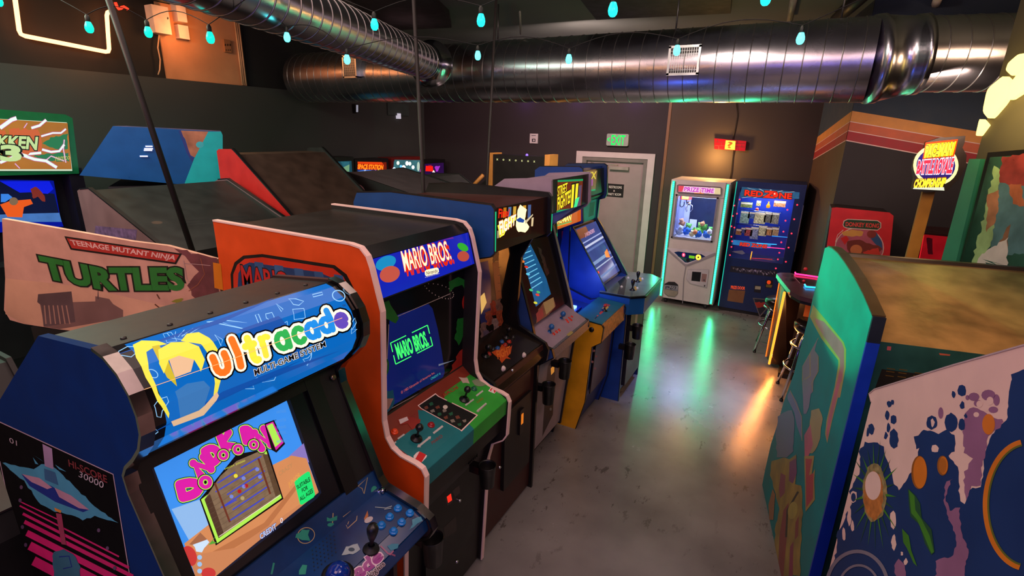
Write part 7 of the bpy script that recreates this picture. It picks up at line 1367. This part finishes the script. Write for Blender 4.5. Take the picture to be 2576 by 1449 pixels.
# slanted black top and rear panel
q0 = (.02, ra[1]+.0); top = prof[7]; q1 = (top[0]-.02, top[1]-.035)
mb = MB(); mb.prism([q0, q1, (q1[0]+.02, q1[1]), (q1[0]+.02, q1[1]-.05), (.04, q0[1]-.03)], 'X', .045, Wd-.045, M('#6a5636', .30, var=.45, scale=7, bump=.35)); mb.prism([(q1[0]-.012, q1[1]-.004), (q1[0]-.004, q1[1]+.012), (q1[0]+.03, q1[1]+.012), (q1[0]+.03, q1[1]-.01)], 'X', .03, Wd-.03, M('#2a2016', .3)); mb.build('sloped_top', T)
S = Plane(T, (0, .018, 0), (1, 0, 0), (0, 0, 1)); S.n = Vector((0, -1, 0)); mb = MB(); mb.box((.045, .018, .05), (Wd-.045, .04, ra[1]-.0), M('#0c3438', .45, var=.3)); a = Art(mb, S)
a.poly(ZD((330, 1360), (640, 1400), (600, 1500), (280, 1500)), BLK()); br_ = M('#8a7040', .25, .8)
for (X, Y) in ((365, 1355), (360, 1375), (355, 1405), (450, 1362), (445, 1385), (440, 1412), (560, 1385), (550, 1405)): a.line([zd(X, Y), zd(X+58, Y+8)], 2.2, br_); a.h -= a.eps
a.up(); a.poly(ZD((240, 1178), (300, 1185), (290, 1195), (240, 1190)), M('#7a3c30')); a.poly(ZD((368, 1200), (396, 1203), (392, 1230), (364, 1228)), M('#7a3848')); a.poly(ZD((730, 1248), (810, 1258), (805, 1268), (735, 1262)), M('#7a3c30'))
mb.build('rear_panel', T); mb = MB(); mb.prism([(.04, .05), (.04, ra[1]-.05), (q1[0], q1[1]-.06), (fx_*.8, .9), (fx_*.9, .05)], 'X', .03, Wd-.03, M('#0c0c10')); mb.build('body', T)
# ------------------------------------------------------------------ white and blue cabinet
T = Thing('arcade_cabinet', 'white cabinet side with blue splashes and orange craters, nearest at the right edge', 'arcade cabinet', (.36, 2.05, 0), math.radians(15))
P = Plane(T, (0, 0, 0), (0, 1, 0), (0, 0, 1)); P.n = Vector((-1, 0, 0)); e = [(2183, 1002), (2186, 990), (2200, 978), (2400, 916), (2576, 866), (2800, 800)]; uv = [P.px(*p) for p in e]
prof = [(-.02, 0), (-.0, uv[0][1])]+uv[1:]+[(uv[-1][0]-.18, uv[-1][1]+.02), (uv[-1][0]-.2, 0)]
wm = M('#dcbab2', .5, var=.05); mb = MB(); mb.prism(prof, 'X', 0, .025, wm); a = Art(mb, P); zw = lambda X, Y: (2060+X/2.459, 860+Y/2.459); ZW = lambda *q: [zw(*p) for p in q]
bw_ = M('#0c2c62', .5, var=.08); pw = M('#8a5c80', .5)
a.blob(ZW((1190, 200), (1269, 170), (1500, 160), (1500, 1600), (60, 1600), (60, 1449), (110, 1300), (110, 1200), (200, 1000), (190, 920), (255, 800), (250, 680), (285, 620), (360, 630), (400, 650), (440, 780), (460, 830), (520, 860), (560, 810), (600, 700), (595, 590), (650, 540), (740, 570), (800, 545), (850, 600), (840, 680), (800, 700), (860, 780), (870, 980), (900, 1000), (950, 900), (1000, 900), (1030, 700), (1050, 600), (1100, 540), (1160, 490), (1180, 330)), bw_, 3, 9, 11)
a.blob(ZW((905, 440), (960, 400), (1000, 420), (1050, 440), (1110, 480), (1150, 490), (1100, 545), (1045, 590), (1040, 650), (1010, 760), (1005, 890), (950, 890), (915, 990), (900, 880), (905, 800), (950, 720), (900, 680), (890, 540)), pw, 3, 8, 12)
for p in ((960, 340, 34, 26), (1050, 330, 44, 34), (1100, 360, 20, 36), (985, 380, 26, 22), (755, 440, 16, 36), (920, 345, 12, 16), (1080, 420, 30, 20)): a.ell(zw(p[0], p[1]), p[2]/2.459, p[3]/2.459, pw, n=12); a.h -= a.eps
a.up()
for p in ((1060, 365, 22, 26), (995, 385, 20, 22), (975, 450, 18, 16), (1035, 420, 10, 12)): a.ell(zw(p[0], p[1]), p[2]/2.459, p[3]/2.459, wm, n=10); a.h -= a.eps
a.up()
for p in ((435, 385, 14, 20), (458, 372, 12, 16), (425, 455, 14, 30), (463, 480, 20, 28), (432, 530, 12, 30), (465, 600, 30, 62), (325, 540, 20, 38), (302, 560, 8, 30), (415, 580, 12, 22), (885, 300, 28, 38), (833, 325, 14, 24), (888, 392, 16, 24), (820, 500, 42, 60), (885, 510, 22, 40), (910, 460, 10, 14), (700, 500, 36, 42)): a.blob([(zw(p[0]+p[2]*math.cos(t), p[1]+p[3]*math.sin(t))) for t in [k*PI/4 for k in range(8)]], bw_, 1.5, 6, int(p[0])); a.h -= a.eps
a.up()
for p in ((720, 660, 22, 26), (705, 500, 12, 26), (215, 960, 24, 40), (190, 1080, 12, 60), (210, 1140, 10, 36), (155, 1190, 10, 40), (465, 1240, 16, 50), (460, 1100, 20, 60), (540, 1360, 12, 22), (515, 1310, 8, 12)): a.blob([(zw(p[0]+p[2]*math.cos(t), p[1]+p[3]*math.sin(t))) for t in [k*PI/4 for k in range(8)]], wm, 1.5, 6, int(p[0])); a.h -= a.eps
a.up(); a.ell(zw(215, 962), 6, 11, bw_); a.blob(ZW((440, 680), (620, 660), (600, 760), (560, 820), (500, 920), (470, 880), (445, 800)), wm, 2, 8, 4)
a.blob(ZW((790, 860), (830, 840), (800, 900), (790, 980), (810, 1050), (870, 1020), (880, 1150), (925, 1290), (900, 1500), (720, 1500), (730, 1350), (840, 1320), (850, 1200), (800, 1080), (775, 980)), pw, 3, 8, 5); a.blob(ZW((465, 1380), (500, 1340), (535, 1380), (540, 1449), (480, 1470)), pw, 2, 8, 6)
og, og2 = M('#c87018', .45), M('#8a5014', .45)
a.ell(zw(1052, 510), 16, 26, og); a.ell(zw(623, 808), 20, 42, og2); a.ell(zw(628, 808), 17, 40, og); a.ell(zw(768, 766), 14, 25, og2); a.ell(zw(773, 764), 11, 22, og); a.ell(zw(768, 766), 10, 19, M('#a86018', .45))
a.ring(zw(1290, 1010), 105, 160, 12, og, 0, 100, 262, 40); a.ring(zw(1295, 1010), 99, 152, 5, M('#5a6020', .45), 0, 100, 262, 40)
gw, gw2 = M('#3c7a20', .45), M('#1c4a2c', .45)
for k in range(22):
    t = 2*PI*k/22+.1; r0 = (70, 170); c_ = (345, 930); L_ = 1.35+.35*random.random()+(.35 if math.sin(t) > .6 else 0); p0 = (c_[0]+70*math.cos(t-.06), c_[1]+165*math.sin(t-.06)); p1 = (c_[0]+70*math.cos(t+.06), c_[1]+165*math.sin(t+.06)); p2 = (c_[0]+95*L_*math.cos(t), c_[1]+200*L_*math.sin(t)); a.poly(ZW(p0, p1, p2), gw2 if k % 2 else gw); a.h -= a.eps
a.up(); a.blob([(zw(345+75*math.cos(t), 935+180*math.sin(t))) for t in [k*PI/12 for k in range(24)]], M('#8a7a50', .5, var=.5, scale=50), 3, 6, 2); a.blob([(zw(340+62*math.cos(t), 950+150*math.sin(t))) for t in [k*PI/12 for k in range(24)]], M('#b06c30', .5, var=.3, scale=40), 3, 6, 3); a.ell(zw(338, 890), 20, 36, wm)
a.poly(ZW((555, 908), (600, 950), (630, 1000), (640, 1090), (700, 1160), (720, 1300), (700, 1318), (660, 1250), (625, 1130), (570, 1080), (560, 1000)), gw2); a.poly(ZW((560, 915), (595, 955), (600, 1040), (640, 1100), (690, 1200), (715, 1300), (700, 1310), (650, 1190), (610, 1100), (575, 1060)), gw); a.poly(ZW((518, 1155), (560, 1200), (575, 1290), (612, 1390), (590, 1370), (550, 1280), (525, 1240)), gw)
a.ring(zw(240, 1530), 78, 95, 9, M('#7a7484', .5), 0, 180, 360, 24); a.ring(zw(250, 1540), 52, 64, 6, M('#7a7484', .5), 0, 180, 360, 24)
mb.build('side_panel', T); mb = MB(); mb.prism(prof, 'X', .575, .60, wm); mb.build('side_panel', T)
mb = MB(); mb.prism([(-.02, .02), (-.02, uv[0][1]-.015)]+[(u_, v-.015) for u_, v in uv[2:]]+[(uv[-1][0]-.15, .02)], 'X', .025, .575, M('#1a1416', .5)); mb.build('body', T)
xtrim(list(reversed(prof[1:7])), -.002, .027, M('#b09a98', .4), -.004).build('edge_trim', T)
